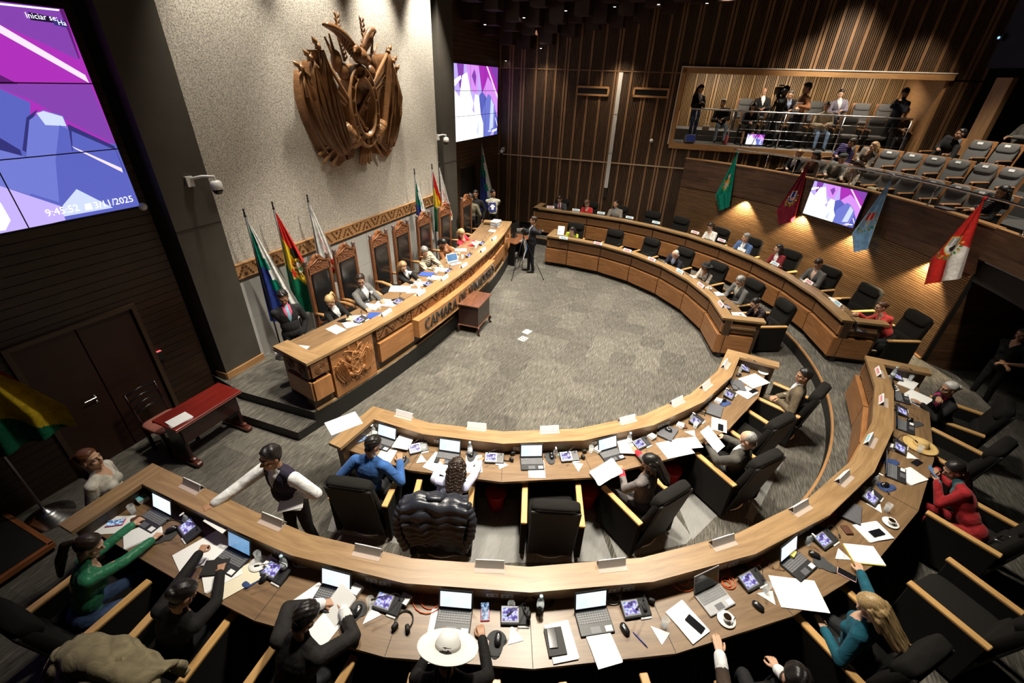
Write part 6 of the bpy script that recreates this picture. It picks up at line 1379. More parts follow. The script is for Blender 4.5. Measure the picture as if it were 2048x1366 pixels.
NEAR = '''
laptop 772 880 blue|open laptop with a bright screen|0
big 692 868 blue|big white folder jutting over the desk end|-30|.19
paper 742 860 blue|white printed sheet under dark sunglasses|-20
sunglasses 735 861 blue|dark sunglasses lying on a sheet|35|.004
phone_blue 724 880 blue|phone with a blue screen|-30
stack 812 882 blue|white papers over the open laptop|5|.035
paper 770 915 blue|white sheet on the desk edge in front|8
unit 838 898 blue|dark microphone panel|35
pad 806 924 blue|grey mouse pad|10
mouse 808 921 blue|black mouse|10|.006
pump 763 853 blue|clear pump bottle of sanitizer|0
napkin 843 920 blue|white folded napkin|20
notes 744 845 blue|white note block in the corner|-20
glass 848 903 blue|small clear glass|0
laptop 903 897 jacketw|open laptop with a white screen|0
pad 943 909 jacketw|grey mouse pad|5
mouse 944 905 jacketw|black mouse|5|.006
unit 990 908 jacketw|microphone panel with white screen|0
bottle 947 884 jacketw|clear bottle at the back|0
big 886 930 jacketw|white folder of papers to the side|75
paper 948 928 jacketw|white sheet beside the coffee|10
cup 952 938 jacketw|white cup of black coffee on a saucer|20
headset 1015 913 jacketw|black headset beside the microphone panel|80
napkin 1004 930 jacketw|white folded napkin|30
laptop 1061 905 mid|open laptop with a white screen|0
pad 1100 915 mid|grey mouse pad|0
mouse 1103 914 mid|black mouse|0|.006
unit 1134 905 mid|microphone panel with a white screen|0
paper 1073 938 mid|single white sheet lying squarely|-4
pump 1102 885 mid|pump bottle with pinkish liquid|0
headset 1158 909 mid|black headset on its stand|60
napkin 1156 932 mid|white folded napkin|160
glass 1181 905 mid|clear drinking glass|0
teal 1119 889 mid|pale greenish card at the back|10
laptop 1211 893 cuff|open laptop with a pale blue screen|6
stack 1251 895 cuff|loose white papers across the laptop|-20|.03
unit 1280 887 cuff|microphone panel with a lit screen|8
notes 1289 862 cuff|white note block|10
bottle 1243 874 cuff|small bottle with a blue cap|0
pad 1272 903 cuff|dark mouse pad under the arm|0
notes 1184 882 cuff|pinkish white note block on the near side|30
laptop_shut 1335 867 beard|closed black laptop under a mouse|25
mouse 1333 862 beard|black mouse on the closed laptop|20|.03
unit 1389 842 beard|microphone panel with a lit screen|10
stack 1378 887 beard|long white papers on the edge|70
big 1350 897 beard|white brochure with a grey and red banner|80
phone 1441 856 beard|dark strip-like phone on white paper|-60|.006
paper 1438 850 beard|white sheet under a dark strip|-60
wallet 1367 853 beard|brown wallet|60
glass 1389 856 beard|clear drinking glass|0
pump 1360 828 beard|pump bottle of sanitizer|0
notes 1342 840 beard|white and yellow note block|30
napkin 1383 866 beard|white napkin under a glass|40
laptop_shut 1429 822 gap|closed grey laptop|20
padblue 1447 807 gap|blue mouse pad|60
mouse 1446 803 gap|black mouse on the blue pad|55|.006
unit 1451 788 gap|microphone panel with a lit screen|5
pump 1427 783 gap|pump bottle of sanitizer|0
notes 1415 794 gap|white note block|10
laptop_shut 1474 772 brown|closed grey laptop half under papers|30
big 1508 762 brown|white open folder of papers|60
stack 1493 786 brown|white papers nearest the empty chair|75|.002
phone 1506 784 brown|black phone lying on papers|-110|.016
unit 1488 738 brown|microphone panel in the corner|15
mouse 1477 752 brown|black mouse|60
glass 1516 734 brown|clear drinking glass|0
plate 1526 746 brown|white saucer at the desk end|0
pump 1460 739 brown|pump bottle of sanitizer|0
'''
OUT = '''
laptop 335 1020 green|open laptop with a white screen|0
stack 287 1068 green|large white sheets under the hands|-28
paper 228 1050 green|white sheet under a dark phone|-62
phone_red 232 1047 green|dark phone in a red case on a sheet|-55|.004
glass 268 1026 green|tall clear glass|0
pad 335 1071 green|dark mouse pad|-20
mouse 345 1062 green|black mouse|-30|.006
unit 388 1058 green|microphone panel with a lit screen|-15
teal 311 982 green|teal card on note paper in the corner|0|.05
notes 310 985 green|cream note block under a teal card|-10
wallet 272 1043 green|brown wallet standing beside the glass|-30
pump 408 1022 green|clear pump bottle of sanitizer|0
laptop_blue 502 1085 coatw|open laptop with a blue screen|0
big 405 1103 coatw|large white and cream folder|-20
stack 446 1150 coatw|white papers with a dark notebook|-30
cream 478 1160 coatw|cream folder under white papers|-30
notebook 432 1138 coatw|long black case on the papers|-60|.02
paper 447 1112 coatw|white leaflet across the folder|-65|.01
plate 518 1129 coatw|white plate with a napkin|0
padblue 512 1153 coatw|dark blue mouse pad|-10
mouse 531 1157 coatw|black mouse|-10
unit 566 1133 coatw|microphone panel with a lit screen|-5
glass 538 1100 coatw|clear drinking glass|0
bottle 596 1112 coatw|clear water bottle|0
notes 577 1092 coatw|white note block|-10
napkin 555 1098 coatw|white standing napkin|0
laptop 682 1163 suit|open laptop with a pale screen|0
stack 618 1205 suit|white papers at the sleeve|-30
paper 655 1250 suit|white sheet under the held papers|-14
pad 714 1222 suit|grey mouse pad|-15
mouse 716 1224 suit|black mouse|-5|.006
unit 785 1192 suit|microphone panel with a lit screen|-8
napkin 744 1229 suit|white folded napkin|150
glass 743 1212 suit|small upturned clear glass|0
headset 808 1243 suit|black headset with a round band|0
notes 735 1142 suit|white note block beside the laptop|-15
notes 826 1160 suit|white note block with teal sheets|-20
laptop 915 1200 whitehat|open laptop with a white screen|0
big 890 1272 whitehat|large white sheet under the hat brim|2
phone_red 970 1224 whitehat|lit phone in a red case|5
unit 1030 1220 whitehat|microphone panel with a lit screen|0
pad 993 1283 whitehat|grey mouse pad|-5
mouse 996 1281 whitehat|black mouse|-5|.006
napkin 1029 1274 whitehat|white folded napkin|10
bottle 1076 1182 whitehat|clear water bottle|0
glass 1022 1185 whitehat|clear upturned glass|0
teal 1041 1184 whitehat|white card with a teal edge|0
headset 1062 1213 whitehat|black headset on the microphone panel|20|.05
laptop 1180 1212 void|open slim laptop with a blue-white screen|3
stack 1122 1283 void|white folder with papers|8
notebook 1110 1285 void|grey notebook on the white folder|6|.012
phone 1104 1280 void|dark phone on the grey notebook|3|.024
stack 1205 1292 void|plain white stack of sheets|9
unit 1270 1220 void|microphone panel with a lit screen|0
mouse 1249 1260 void|black mouse|15
pen 1266 1265 void|blue pen|-60
napkin 1322 1270 void|white folded napkin|30
glass 1327 1252 void|small clear glass|0
headset 1279 1192 void|black headset behind the microphone panel|30
laptop_off 1422 1190 watch|open silver laptop with a black screen|8
stack 1374 1243 watch|white papers under a dark phone|18
phone 1389 1250 watch|dark phone on white papers|28|.013
cup 1452 1240 watch|white coffee cup on a saucer|40
unit 1502 1163 watch|microphone panel with a lit screen|5
mouse 1515 1214 watch|black mouse|20
napkin 1537 1193 watch|white folded napkin|50
glass 1530 1183 watch|small white-rimmed glass|0
spectacles 1536 1124 watch|brown tortoise spectacles|60
laptop 1588 1125 teal|open laptop with a white screen|8
pad 1645 1128 teal|long grey mouse pad|25
mouse 1627 1112 teal|black mouse|30|.006
unit 1647 1080 teal|microphone panel with a violet screen|0
big 1596 1188 teal|large white folder overhanging the edge|62
phone_pink 1693 1150 teal|phone in a pink case on the desk edge|25
yellowfolder 1727 1111 teal|yellow-edged folder under a white sheet|55
paper 1727 1110 teal|white printed sheet on the yellow folder|55|.011
napkin 1683 1111 teal|white napkin at the fingertips|80
pump 1581 1060 teal|pump bottle of sanitizer|0
ynotes 1546 1078 teal|yellow note block|20
laptop_shut 1694 1022 side|closed grey laptop|20
stack 1745 1064 side|white papers under a black phone|68
phone 1752 1068 side|slim black phone on white papers|72|.013
cup 1780 1047 side|white cup on a large saucer|30
unit 1742 997 side|microphone panel with a lit screen|0
glass 1771 1022 side|clear drinking glass|0
wallet 1693 1061 side|tiny black remote|60
padblue 1770 975 side|blue mouse pad|55
mouse 1768 972 side|black mouse on the blue pad|60|.006
napkin 1752 1014 side|small white napkin|20
laptop 1780 942 red|open laptop turned aside|10
stack 1820 953 red|long white papers at the hands|65
phone 1833 926 red|black phone beside the papers|70
padblue 1778 925 red|blue pad behind the laptop|50
unit 1798 897 red|microphone panel with a dark blue screen|0
pump 1735 960 red|clear pump bottle of sanitizer|0
notes 1705 970 red|cream note block|20
glass 1836 905 red|clear glass next to the straw hat|0
napkin 1822 913 red|white folded napkin under a glass|60
laptop_blue 1808 853 straw|open laptop seen from the side|0
pad 1828 848 straw|grey mouse pad|40
mouse 1819 842 straw|black mouse with a white wheel|60|.006
unit 1802 824 straw|microphone panel with a blue screen|0
notes 1760 888 straw|white note block with a blue edge|15
laptop_blue 1800 796 silver|open laptop half hidden by the microphone|0
big 1832 797 silver|white folder nearest the chair arm|60
stack 1815 768 silver|white sheets at the desk end|65
unit 1792 755 silver|microphone panel by the end board|0
cup 1786 778 silver|white cup on a saucer|0
bottle 1782 757 silver|clear bottle in the corner|0
glass 1818 762 silver|clear glass in the corner|0
napkin 1808 751 silver|white napkin behind the glass|0
'''
for txt_, z_ in ((NEAR, ZW), (OUT, DZ_)):
    for ln_ in txt_.strip().split('\n'):
        a_ = ln_.split('|'); k_, px_, py_, w_ = a_[0].split(' ')
        item(k_, float(px_), float(py_), w_, a_[1], z_, turn=float(a_[2]) if len(a_) > 2 else 0, dz=float(a_[3]) if len(a_) > 3 else 0)
# straw hat
m = MB(); m.lathe([(0, .10), (.05, .095), (.075, .08), (.085, .03), (.095, .012), (.17, .010), (.19, .018), (.185, .006), (.09, .002), (0, .002)], 32); m2 = MB(); m2.lathe([(.0885, .016), (.0875, .034)], 30)
STRAW = mat('straw', (.56,.38,.14), .7, var=.2, scale=90, bump=.3); t = thing('straw_hat', 'wide yellow straw hat lying on the outer desk', 'hat', at(1840, 892, DZ_+.002)); m.build('hat_body', STRAW, t); m2.build('hat_band', mat('straw_band', (.40,.25,.08), .7), t)
# held sheets
def held(px, py, z, w, h, rz, tilt, roll, label, cat='paper', kind='paper_sheet', mt=PAPER, n=1):
    p = at(px, py, z); m = MB()
    for k in range(n): m.box((0, 0, k*.004), (w, h, .003), rz=.06*k)
    o = m.build(kind, mt); o.location = p; o.rotation_euler = Euler((R(tilt), R(roll), R(rz)), 'XYZ'); return tag(o, label, cat)
held(445, 1037, 1.17, .30, .21, -4, 6, 0, 'white sheet handed across the desk from the navy vest to the person in black')
held(585, 992, 1.12, .26, .30, 20, 28, -8, 'bundle of white papers in the other hand of the navy vest', n=4)
held(1212, 944, .86, .24, .34, -50, 22, 0, 'open white booklet in the hand with the red cuff', 'booklet', 'booklet', n=3)
held(1425, 878, .84, .22, .34, 62, 30, 0, 'long white sheet held up by the bearded reader')
held(675, 1212, 1.06, .21, .29, -18, 28, 0, 'white pages held up by the dark suit seen from above', n=2)
held(1868, 945, DZ_+.14, .085, .165, 60, 35, 0, 'phone in a pale blue case held by the person in red', 'phone', 'phone', mat('case_blue', (.16,.32,.60), .4))
held(1122, 461, 1.0, .21, .29, 10, 55, 0, 'white sheet held up by the person in yellow-green')
# name plates on the ledges
def plate(px, py, z, who, kind, k=0):
    p = at(px, py, z); a, r = pol(p); place(kind, (p[0], p[1], z+.001), R((a if a > -91 else -90)+90+k), 'white name plate on the ledge before '+who)
for (px, py), w_ in zip(((810, 831), (954, 854), (1098, 860), (1253, 840), (1352, 804), (1410, 772), (1449, 730)), ('blue', 'jacketw', 'mid', 'cuff', 'beard', 'gap', 'brown')): plate(px, py, ZL, WHO[w_], 'plate_pale')
for (px, py), w_ in zip(((388, 972), (548, 1042), (738, 1102), (980, 1130), (1222, 1128), (1443, 1083), (1597, 1015), (1684, 957), (1737, 882), (1763, 803), (1756, 747)), ('green', 'coatw', 'suit', 'whitehat', 'void', 'watch', 'teal', 'side', 'red', 'straw', 'silver')): plate(px, py, ZP+ZL, WHO[w_], 'plate_red' if w_ in ('straw', 'silver') else 'plate_blue' if w_ == 'red' else 'plate_pale')
WF = ('the person in yellow-green', 'the first empty inner chair from the yellow-green top', 'the second empty inner chair from the yellow-green top', 'the white-haired person in navy', 'the black felt hat', 'the grey-haired person in grey', 'the black floral blouse')
WO = ('the dark red tie', 'the curly-haired red jacket', 'the beige-grey jacket', 'the first empty outer chair from the beige jacket', 'the empty chair before the far door', 'the white blouse', 'the bright blue jacket', 'the dark red blazer', 'the grey suit looking down', 'the empty chair under the blue flag', 'the coral red jacket')
for i, ((px, py), w_) in enumerate(zip(((1127, 478), (1196, 489), (1255, 503), (1304, 521), (1360, 545), (1402, 573), (1442, 611)), WF)):
    plate(px, py, ZL, w_, ('plate_blue', 'plate_red', 'plate_red', 'plate_red', 'plate_blue', 'plate_red', 'plate_red')[i])
for i, ((px, py), w_) in enumerate(zip(((1101, 416), (1152, 422), (1202, 428), (1259, 437), (1312, 447), (1390, 467), (1443, 483), (1483, 502), (1550, 530), (1618, 567), (1675, 610)), WO)):
    plate(px, py, ZP+ZL, w_, ('plate_red', 'plate_blue', 'plate_blue', 'plate_blue', 'plate_blue', 'plate_red', 'plate_red', 'plate_pale', 'plate_blue', 'plate_red', 'plate_blue')[i])
# laptops, sheets and cups on the far desks (the lids turn their backs to us)
def far(kind, a, r, zf, label, turn=0, dz=0): p = P(a, r, zf+ZW+.0015+dz); place(kind, p, R(a+90+turn), label)
for a, w_ in zip((91.5, 79, 67.5, 56.0, 43.5, 31, 18.5), WF):
    k = w_ == WF[1] or w_ == WF[2]; far('laptop_shut' if k else 'laptop', a-3.2, 4.86, 0, ('closed' if k else 'open')+' black laptop seen from behind before '+w_)
    far('paper' if a > 60 else 'stack', a-1.2 if a > 60 else a, 5.0, 0, 'white papers on the desk before '+w_, 8); far('unit', a+4.2, 4.88, 0, 'microphone panel before '+w_)
for a, w_ in zip((99.2, 91.6, 83.8, 75.2, 68.0, 57.6, 49.2, 40.6, 31.5, 23.0, 14.0), WO):
    far('laptop', a-2.4, 7.02, ZP, 'black laptop seen from behind before '+w_); far('stack', a, 7.16, ZP, 'white papers on the outer desk before '+w_, 12)
    if a < 95: far('glass', a+3.0, 6.98, ZP, 'clear glass on the outer desk before '+w_)
for a, w_ in ((33, 'the grey-haired person in grey'), (15.5, 'the black floral blouse')): far('cup', a+2, 5.02, 0, 'white coffee cup before '+w_)
# presidium clutter
def pre(kind, px, py, label, turn=0, z=1.19, dz=0): p = at(px, py, z); place(kind, (p[0], p[1], z+.0015+dz), R(-90+turn), label)
for k_, px, py, t_, lab in (('big', 585, 700, 15, 'white folder on the near end of the presidium desk'), ('paper', 672, 659, -12, 'white sheet nearest the presidium end, before the blond person'), ('stack', 715, 637, 40, 'fanned white papers before the blond person at the presidium'), ('stack', 705, 648, 60, 'white papers beside the fanned ones at the presidium'),
    ('bluefolder', 752, 632, 20, 'blue folder between the grey suit and the blond person'), ('stack', 742, 614, 10, 'white papers before the grey suit'), ('big', 775, 606, 15, 'open white folder before the grey suit'), ('big', 800, 578, 25, 'thick white binder beside the long fair hair'), ('phone', 790, 600, 60, 'dark phone on papers at the presidium'), ('stack', 838, 568, 20, 'white papers under the long fair hair'),
    ('bluefolder', 853, 549, 12, 'blue folder between the fair hair and the quilted vest'), ('paper', 828, 582, 30, 'white and blue leaflet on the presidium desk'), ('stack', 882, 540, 15, 'white papers before the quilted vest'), ('stack', 905, 515, 20, 'white sheets before the brown jacket'), ('paper', 922, 500, 30, 'large white sheet held up by the brown jacket'), ('laptop_white', 910, 527, 150, 'white laptop between the quilted vest and the brown jacket'),
    ('stack', 955, 486, 15, 'white papers before the red jacket at the presidium'), ('paper', 988, 462, 5, 'single white sheet at the far end of the presidium'), ('cream', 870, 556, 10, 'white folder behind a desk microphone'), ('pump', 760, 618, 0, 'clear bottle near the grey suit'), ('bottle', 873, 550, 0, 'water bottle before the quilted vest'), ('glass', 925, 518, 0, 'clear glass before the brown jacket'), ('glass', 952, 497, 0, 'clear glass before the red jacket'), ('glass', 838, 578, 0, 'clear glass before the long fair hair')):
    pre(k_, px, py, lab, t_)
for i, (px, py) in enumerate(((722, 642), (799, 605), (858, 570), (900, 545), (940, 513), (966, 489))):
    pre('unit', px, py, 'dark desk microphone before '+('the blond person with glasses', 'the grey suit with glasses', 'the long fair hair', 'the beige quilted vest', 'the brown rust jacket', 'the red presidium jacket')[i], 180)
for i, (px, py) in enumerate(((773, 628), (842, 588), (889, 558), (928, 533), (966, 502), (988, 479))):
    p = at(px, py, 1.28); place('plate_blue' if i in (1, 2) else 'plate_pale', (p[0], p[1], 1.281), R(-90), 'white name card on the presidium ledge before '+('the blond person with glasses', 'the grey suit with glasses', 'the long fair hair', 'the quilted vest', 'the brown jacket', 'the red jacket')[i])
PB = (('white', PAPER), ('pale blue', mat('book_blue', (.25,.35,.60), .6)), ('white', PAPER), ('grey', mat('book_grey', (.35,.35,.36), .6)), ('white', PAPER))
p0 = at(992, 452, 1.19)
for i, (nm, mt) in enumerate(PB):
    m = MB(); m.box((0, 0, .016), (.24, .32, .032)); o = m.build('document_binder', mt); o.location = (p0[0], p0[1], 1.1915+i*.033); o.rotation_euler.z = R((4, -6, 3, -3, 7)[i]); tag(o, '%s document binder, %s in the pile at the far presidium end' % (nm, ('lowest', 'second from the bottom', 'middle one', 'second from the top', 'topmost')[i]), 'binder')
# cables on the near desks
CAB = {'orange': mat('cable_orange', (.70,.10,.02), .5), 'black': mat('cable_black', (.012,.012,.012), .5), 'white': mat('cable_white', (.66,.64,.58), .5)}
def cable(px, py, z, col, r_, label, loops=2, seed=0):
    p = at(px, py, z); rnd = random.Random(seed); a, rr = pol(p); d = np.array((math.cos(R(a)), math.sin(R(a)))); e = np.array((-d[1], d[0])); pts = []
    for i in range(16*loops+1):
        t = 2*PI*i/16; q = r_*(1+.25*math.sin(t*.5+seed)); u, v = q*math.cos(t)*1.1+.02*math.sin(t*.33), q*math.sin(t)+.012*i/16; pts.append((p[0]+e[0]*u+d[0]*v, p[1]+e[1]*u+d[1]*v, z+.006+.006*((i//8) % 2)+.004*math.sin(t)))
    s = pts[0]; tail = [(s[0]-d[0]*.10*k/3+e[0]*.02*k, s[1]-d[1]*.10*k/3+e[1]*.02*k, z+.006+.02*k/3) for k in (3, 2, 1)]
    m = MB(); m.tube(tail+pts, .0042, 6); tag(m.build('cable', CAB[col]), label, 'cable')
k_ = 0
for px, py, zz, c_, r_, w_ in ((318, 995, DZ_, 'orange', .05, 'green'), (662, 1122, DZ_, 'orange', .07, 'suit'), (858, 1198, DZ_, 'orange', .10, 'whitehat'), (1362, 1160, DZ_, 'orange', .08, 'watch'), (1452, 1165, DZ_, 'orange', .05, 'void'), (1500, 1112, DZ_, 'orange', .09, 'teal'), (1655, 1022, DZ_, 'orange', .06, 'side'), (1747, 925, DZ_, 'orange', .06, 'red'), (1775, 845, DZ_, 'orange', .05, 'straw'),
    (884, 882, ZW, 'orange', .05, 'jacketw'), (1027, 893, ZW, 'orange', .05, 'mid'), (1318, 862, ZW, 'white', .06, 'beard'), (1452, 762, ZW, 'orange', .05, 'brown'), (1265, 876, ZW, 'black', .06, 'cuff'), (1402, 822, ZW, 'black', .06, 'gap'), (855, 882, ZW, 'white', .06, 'blue'), (975, 890, ZW, 'black', .06, 'jacketw')):
    k_ += 1; cable(px, py, zz, c_, r_, '%s cable coiled behind the things by %s' % (c_, WHO[w_]), seed=k_)
for px, py, w_ in ((610, 1120, 'coatw'), (760, 1165, 'suit'), (1090, 1195, 'whitehat'), (1225, 1190, 'void'), (1480, 1140, 'watch'), (1630, 1060, 'teal'), (1730, 985, 'side'), (1785, 880, 'red'), (1785, 815, 'straw'), (1780, 752, 'silver'), (440, 1030, 'green')):
    k_ += 1; cable(px, py, DZ_, 'black' if k_ % 3 else 'white', .06, '%s microphone cable in loops by %s' % ('black' if k_ % 3 else 'white', WHO[w_]), seed=k_, loops=3)
# ---------------------------------------------------------------- floor things
def bin_(px, py, label):
    t = thing('waste_bin', label, 'bin', at(px, py, 0)); m = MB(); m.lathe([(.10, 0), (.13, .27), (.136, .27), (.136, .285), (.127, .285), (.098, .006), (0, .006)], 26); m.build('bucket', mat('bin_red', (.40,.015,.012), .35), t); m = MB(); m.lathe([(.139, .268), (.142, .28), (.139, .29)], 26); m.build('rim', mat('bin_red', (.40,.015,.012), .35), t)
bin_(992, 1012, 'red plastic waste bin under the desk between the jacket chair and the empty chair'); bin_(1172, 1008, 'red plastic waste bin on the other side of the empty chair'); bin_(1337, 965, 'red plastic waste bin beside the red-cuffed person')
MATT = glass('floor_mat_plastic', (.55,.55,.53), .22, .22)
def fmat(pts, label):
    P_ = [at(x, y, .002)[:2] for x, y in pts]; m = MB(); m.prism([tuple(p) for p in P_], .002, .006); tag(m.build('floor_mat', MATT), label, 'mat')
fmat([(655, 1062), (680, 985), (838, 985), (850, 1095), (780, 1085)], 'clear plastic floor mat under the blue jacket chair'); fmat([(850, 1098), (842, 990), (1035, 1000), (1040, 1125), (900, 1130)], 'clear plastic floor mat under the puffer jacket chair'); fmat([(1040, 1126), (1040, 1000), (1180, 1000), (1225, 1122)], 'clear plastic floor mat under the empty middle chair'); fmat([(1196, 1012), (1310, 975), (1384, 1075), (1372, 1088), (1235, 1118)], 'clear plastic floor mat under the red-cuffed chair'); fmat([(1345, 985), (1420, 930), (1440, 1025), (1385, 1080)], 'dotted plastic floor mat beside the bearded reader'); fmat([(1490, 1035), (1545, 905), (1570, 915), (1505, 1045)], 'clear plastic floor mat behind the bearded reader')
for (px, py), nm, lab in (((1054, 664), 0, 'plain white floor outlet cover in the open carpet'), ((1046, 678), 1, 'white floor outlet cover with dark socket dots')):
    m = MB(); m.box((0, 0, .006), (.17, .20, .012), bev=.003)
    if nm: [m.box((sx*.04, sy*.04, .0122), (.03, .035, .002), mi=1) for sx in (-1, 1) for sy in (-1, 1)]
    o = m.build('floor_outlet', [mat('outlet_cream', (.60,.58,.50), .5), BLACK]); o.location = at(px, py, 0); o.rotation_euler.z = R(-14); tag(o, lab, 'floor outlet')
# sheets on the red table
p = at(358, 841, .75); m = MB(); [m.box((.004*k, .003*k, .004+.007*k), (.21, .27, .006), .05*k) for k in range(3)]; o = m.build('paper_stack', PAPER); o.location = (p[0], p[1], .7505); o.rotation_euler.z = R(-12); tag(o, 'small pile of white papers on the dark red table', 'paper')
# coats over chairs
def drape(name, label, cat, mt, seat, top, drop_b, drop_f, w, seed, lump=.03, quilt=.085, zf=0):
    x, y, face, _ = seat; t = thing(name, label, cat, (x, y, zf), R(face-90)); rnd = random.Random(seed)
    prof = []     # over the chair back: from behind up and over to the front
    yb = -.46
    for k in range(9): prof.append((yb-.02+.03*k/8-.05*math.sin(k/8*PI), top-drop_b+drop_b*k/8))
    prof += [(yb+.05, top+.045), (yb+.12, top+.055), (yb+.19, top+.03), (yb+.235, top-.06), (yb+.25, top-.06-drop_f*.5), (yb+.26, top-.06-drop_f)]
    fine = []; acc = [0.]
    for k in range(1, len(prof)): acc.append(acc[-1]+math.hypot(prof[k][0]-prof[k-1][0], prof[k][1]-prof[k-1][1]))
    n = 84; ia, top_i = 0, acc[9]
    for k in range(n):
        s_ = acc[-1]*k/(n-1); q = max(i for i in range(len(acc)-1) if acc[i] <= s_+1e-9); f_ = (s_-acc[q])/max(1e-6, acc[q+1]-acc[q]); a, b = prof[q], prof[q+1]; fine.append((a[0]+(b[0]-a[0])*f_, a[1]+(b[1]-a[1])*f_, s_))
    nu = 30; vs = []; ph = [rnd.uniform(0, 6) for _ in range(4)]
    for off in (0, 1):
        for i, (py, pz, s_) in enumerate(fine):
            for j in range(nu+1):
                u = j/nu*2-1; wr = math.sin(u*7+ph[2]+s_*9)*.012+math.sin(u*3.1-s_*14+ph[0])*.015
                d = lump*math.sqrt(abs(math.sin(PI*(s_+wr)/quilt)))*(1+.4*math.sin(u*4+ph[1]))+.012*math.sin(u*11+ph[3]+s_*6); h = (s_-top_i)/.12
                ny, nz = (-1, .0) if h < -1 else (1, 0) if h > 1 else (math.sin(h*PI/2), math.cos(h*PI/2)); e = (d+.014) if off == 0 else 0
                vs.append((u*w*(1+.07*math.sin(s_*8+ph[1])), py+ny*e, pz+nz*e-(.05*u*u if abs(h) < 1.5 else .03*u*u)+(.10*math.sin(u*2.3+ph[1]) if i < 3 else 0)))
    g = nu+1; fs = []; N_ = n*g
    for i in range(n-1):
        for j in range(nu): a = i*g+j; fs.append((a, a+1, a+g+1, a+g)); fs.append((N_+a, N_+a+g, N_+a+g+1, N_+a+1))
    for j in range(nu): fs.append((j, N_+j, N_+j+1, j+1)); a = (n-1)*g+j; fs.append((a, a+1, N_+a+1, N_+a))
    for i in range(n-1): fs.append((i*g, (i+1)*g, N_+(i+1)*g, N_+i*g)); a = i*g+nu; fs.append((a, N_+a, N_+a+g, a+g))
    m = MB(); m.add(vs, fs, 0, smooth=True); m.build('coat_body', mt, t)
    if 1:
        for s in (-1, 1):
            m = MB(); pts = [(s*w*.95, yb+.10, top+.0), (s*(w+.06), yb+.02, top-.14), (s*(w+.05), yb-.05, top-.32), (s*(w-.02), yb-.09, top-.52)]; L_ = []; rr = []
            for k in range(49): q = k/48*3; i0 = min(2, int(q)); L_.append(Vector(pts[i0]).lerp(Vector(pts[i0+1]), q-i0)); rr.append(.050+.018*math.sqrt(abs(math.sin(k*.62)))-.0004*k)
            m.tube(L_, rr, 12); m.build('sleeve', mt, t)
        m = MB(); m.tube([(-.10, yb+.16, top+.05), (-.05, yb+.08, top+.085), (.05, yb+.08, top+.085), (.10, yb+.16, top+.05)], .032, 8); m.build('collar', mt, t)
    return t
drape('puffer_jacket', 'dark grey quilted puffer jacket hung over the back of an inner desk chair', 'jacket', mat('puffer_dark', (.018,.020,.028), .35, var=.3, scale=25, bump=.3, spec=.5), SEATS['jacket'], 1.06, .52, .18, .34, 3, .034)
drape('padded_coat', 'olive beige padded coat heaped on a chair back in the lower corner', 'coat', cloth('coat_olive', (.27,.225,.13), .75), (SEATS['coatw'][0]+.03, SEATS['coatw'][1]-.02, SEATS['coatw'][2], 0), 1.06, .42, .22, .40, 9, .055, .15, ZP)
for key_, mt_, lab_ in (('a6', cloth('coat_olive', (.27,.225,.13), .75), 'small olive jacket lying on a balcony seat'),):
    x, y, f_q, z_ = BS[key_]; m = MB(); rounded(m, .20, .17, .07, TR(0, .02, .54) @ RY(8), p=2.3, n=(14, 10)); rounded(m, .12, .10, .06, TR(.08, .10, .56), p=2.2); o = m.build('jacket', mt_); o.location = (x, y, z_); o.rotation_euler.z = R(f_q-90); tag(o, lab_, 'jacket')
# handbags
def bag(x, y, z, rz, s, mt, label):
    t = thing('handbag', label, 'bag', (x, y, z), R(rz)); m = MB(); rounded(m, .15*s, .06*s, .10*s, TR(0, 0, .10*s), p=4); m.build('pouch', mt, t); m = MB(); m.tube([(-.10*s, 0, .18*s), (-.08*s, 0, .28*s), (0, 0, .32*s), (.08*s, 0, .28*s), (.10*s, 0, .18*s)], .009, 7); m.build('strap', mt, t); m = MB(); m.lathe([(0, 0), (.012, 0), (.012, .008), (0, .008)], 8, M=TR(0, -.058*s, .13*s) @ RX(90)); m.build('buckle', mat('brass', (.6,.42,.15), .3, metal=1.), t)
x, y, f_q, _ = SEATS['cuff']; bag(x+.19, y-.17, .49, f_q-60, .75, LEATH, 'black handbag with brass rings beside the red-cuffed person')
q = sw(swp(1414, 245, -.9)[0], -.95, GZ0+.34); bag(q[0], q[1], q[2]-.0, 10, .8, mat('bag_cream', (.50,.42,.32), .6), 'cream handbag on the gallery step beside the young person in black')
x, y, f_q, z_ = SEATS['reddress']; bag(x+.20, y-.24, z_+.49, f_q, .8, LEATH, 'black leather handbag with a white buckle beside the red dress')
# ---------------------------------------------------------------- flags
def cl(name, c): return cloth(name, c, .6, sheen=.1)
FL = {'red': cl('flag_red', (.55,.02,.015)), 'yellow': cl('flag_yellow', (.72,.50,.02)), 'green': cl('flag_green', (.005,.14,.07)), 'white': cl('flag_white', (.72,.72,.70)), 'blue': cl('flag_blue', (.02,.03,.28)), 'violet': cl('flag_violet', (.10,.05,.25)), 'orange': cl('flag_orange', (.65,.20,.02)), 'black': cl('flag_black', (.02,.018,.015)), 'maroon': cl('flag_maroon', (.15,.006,.02)), 'sky': cl('flag_sky', (.22,.42,.68)), 'teal': cl('flag_teal', (.0,.17,.115)), 'skin': cl('flag_pink', (.65,.35,.28)), 'leaf': cl('flag_leaf', (.05,.22,.04)), 'gold': cl('flag_gold', (.60,.38,.05)), 'navy': cl('flag_navy', (.02,.04,.22)), 'grey': cl('flag_grey', (.35,.36,.38))}
FK = list(FL); FI = {k: i for i, k in enumerate(FK)}
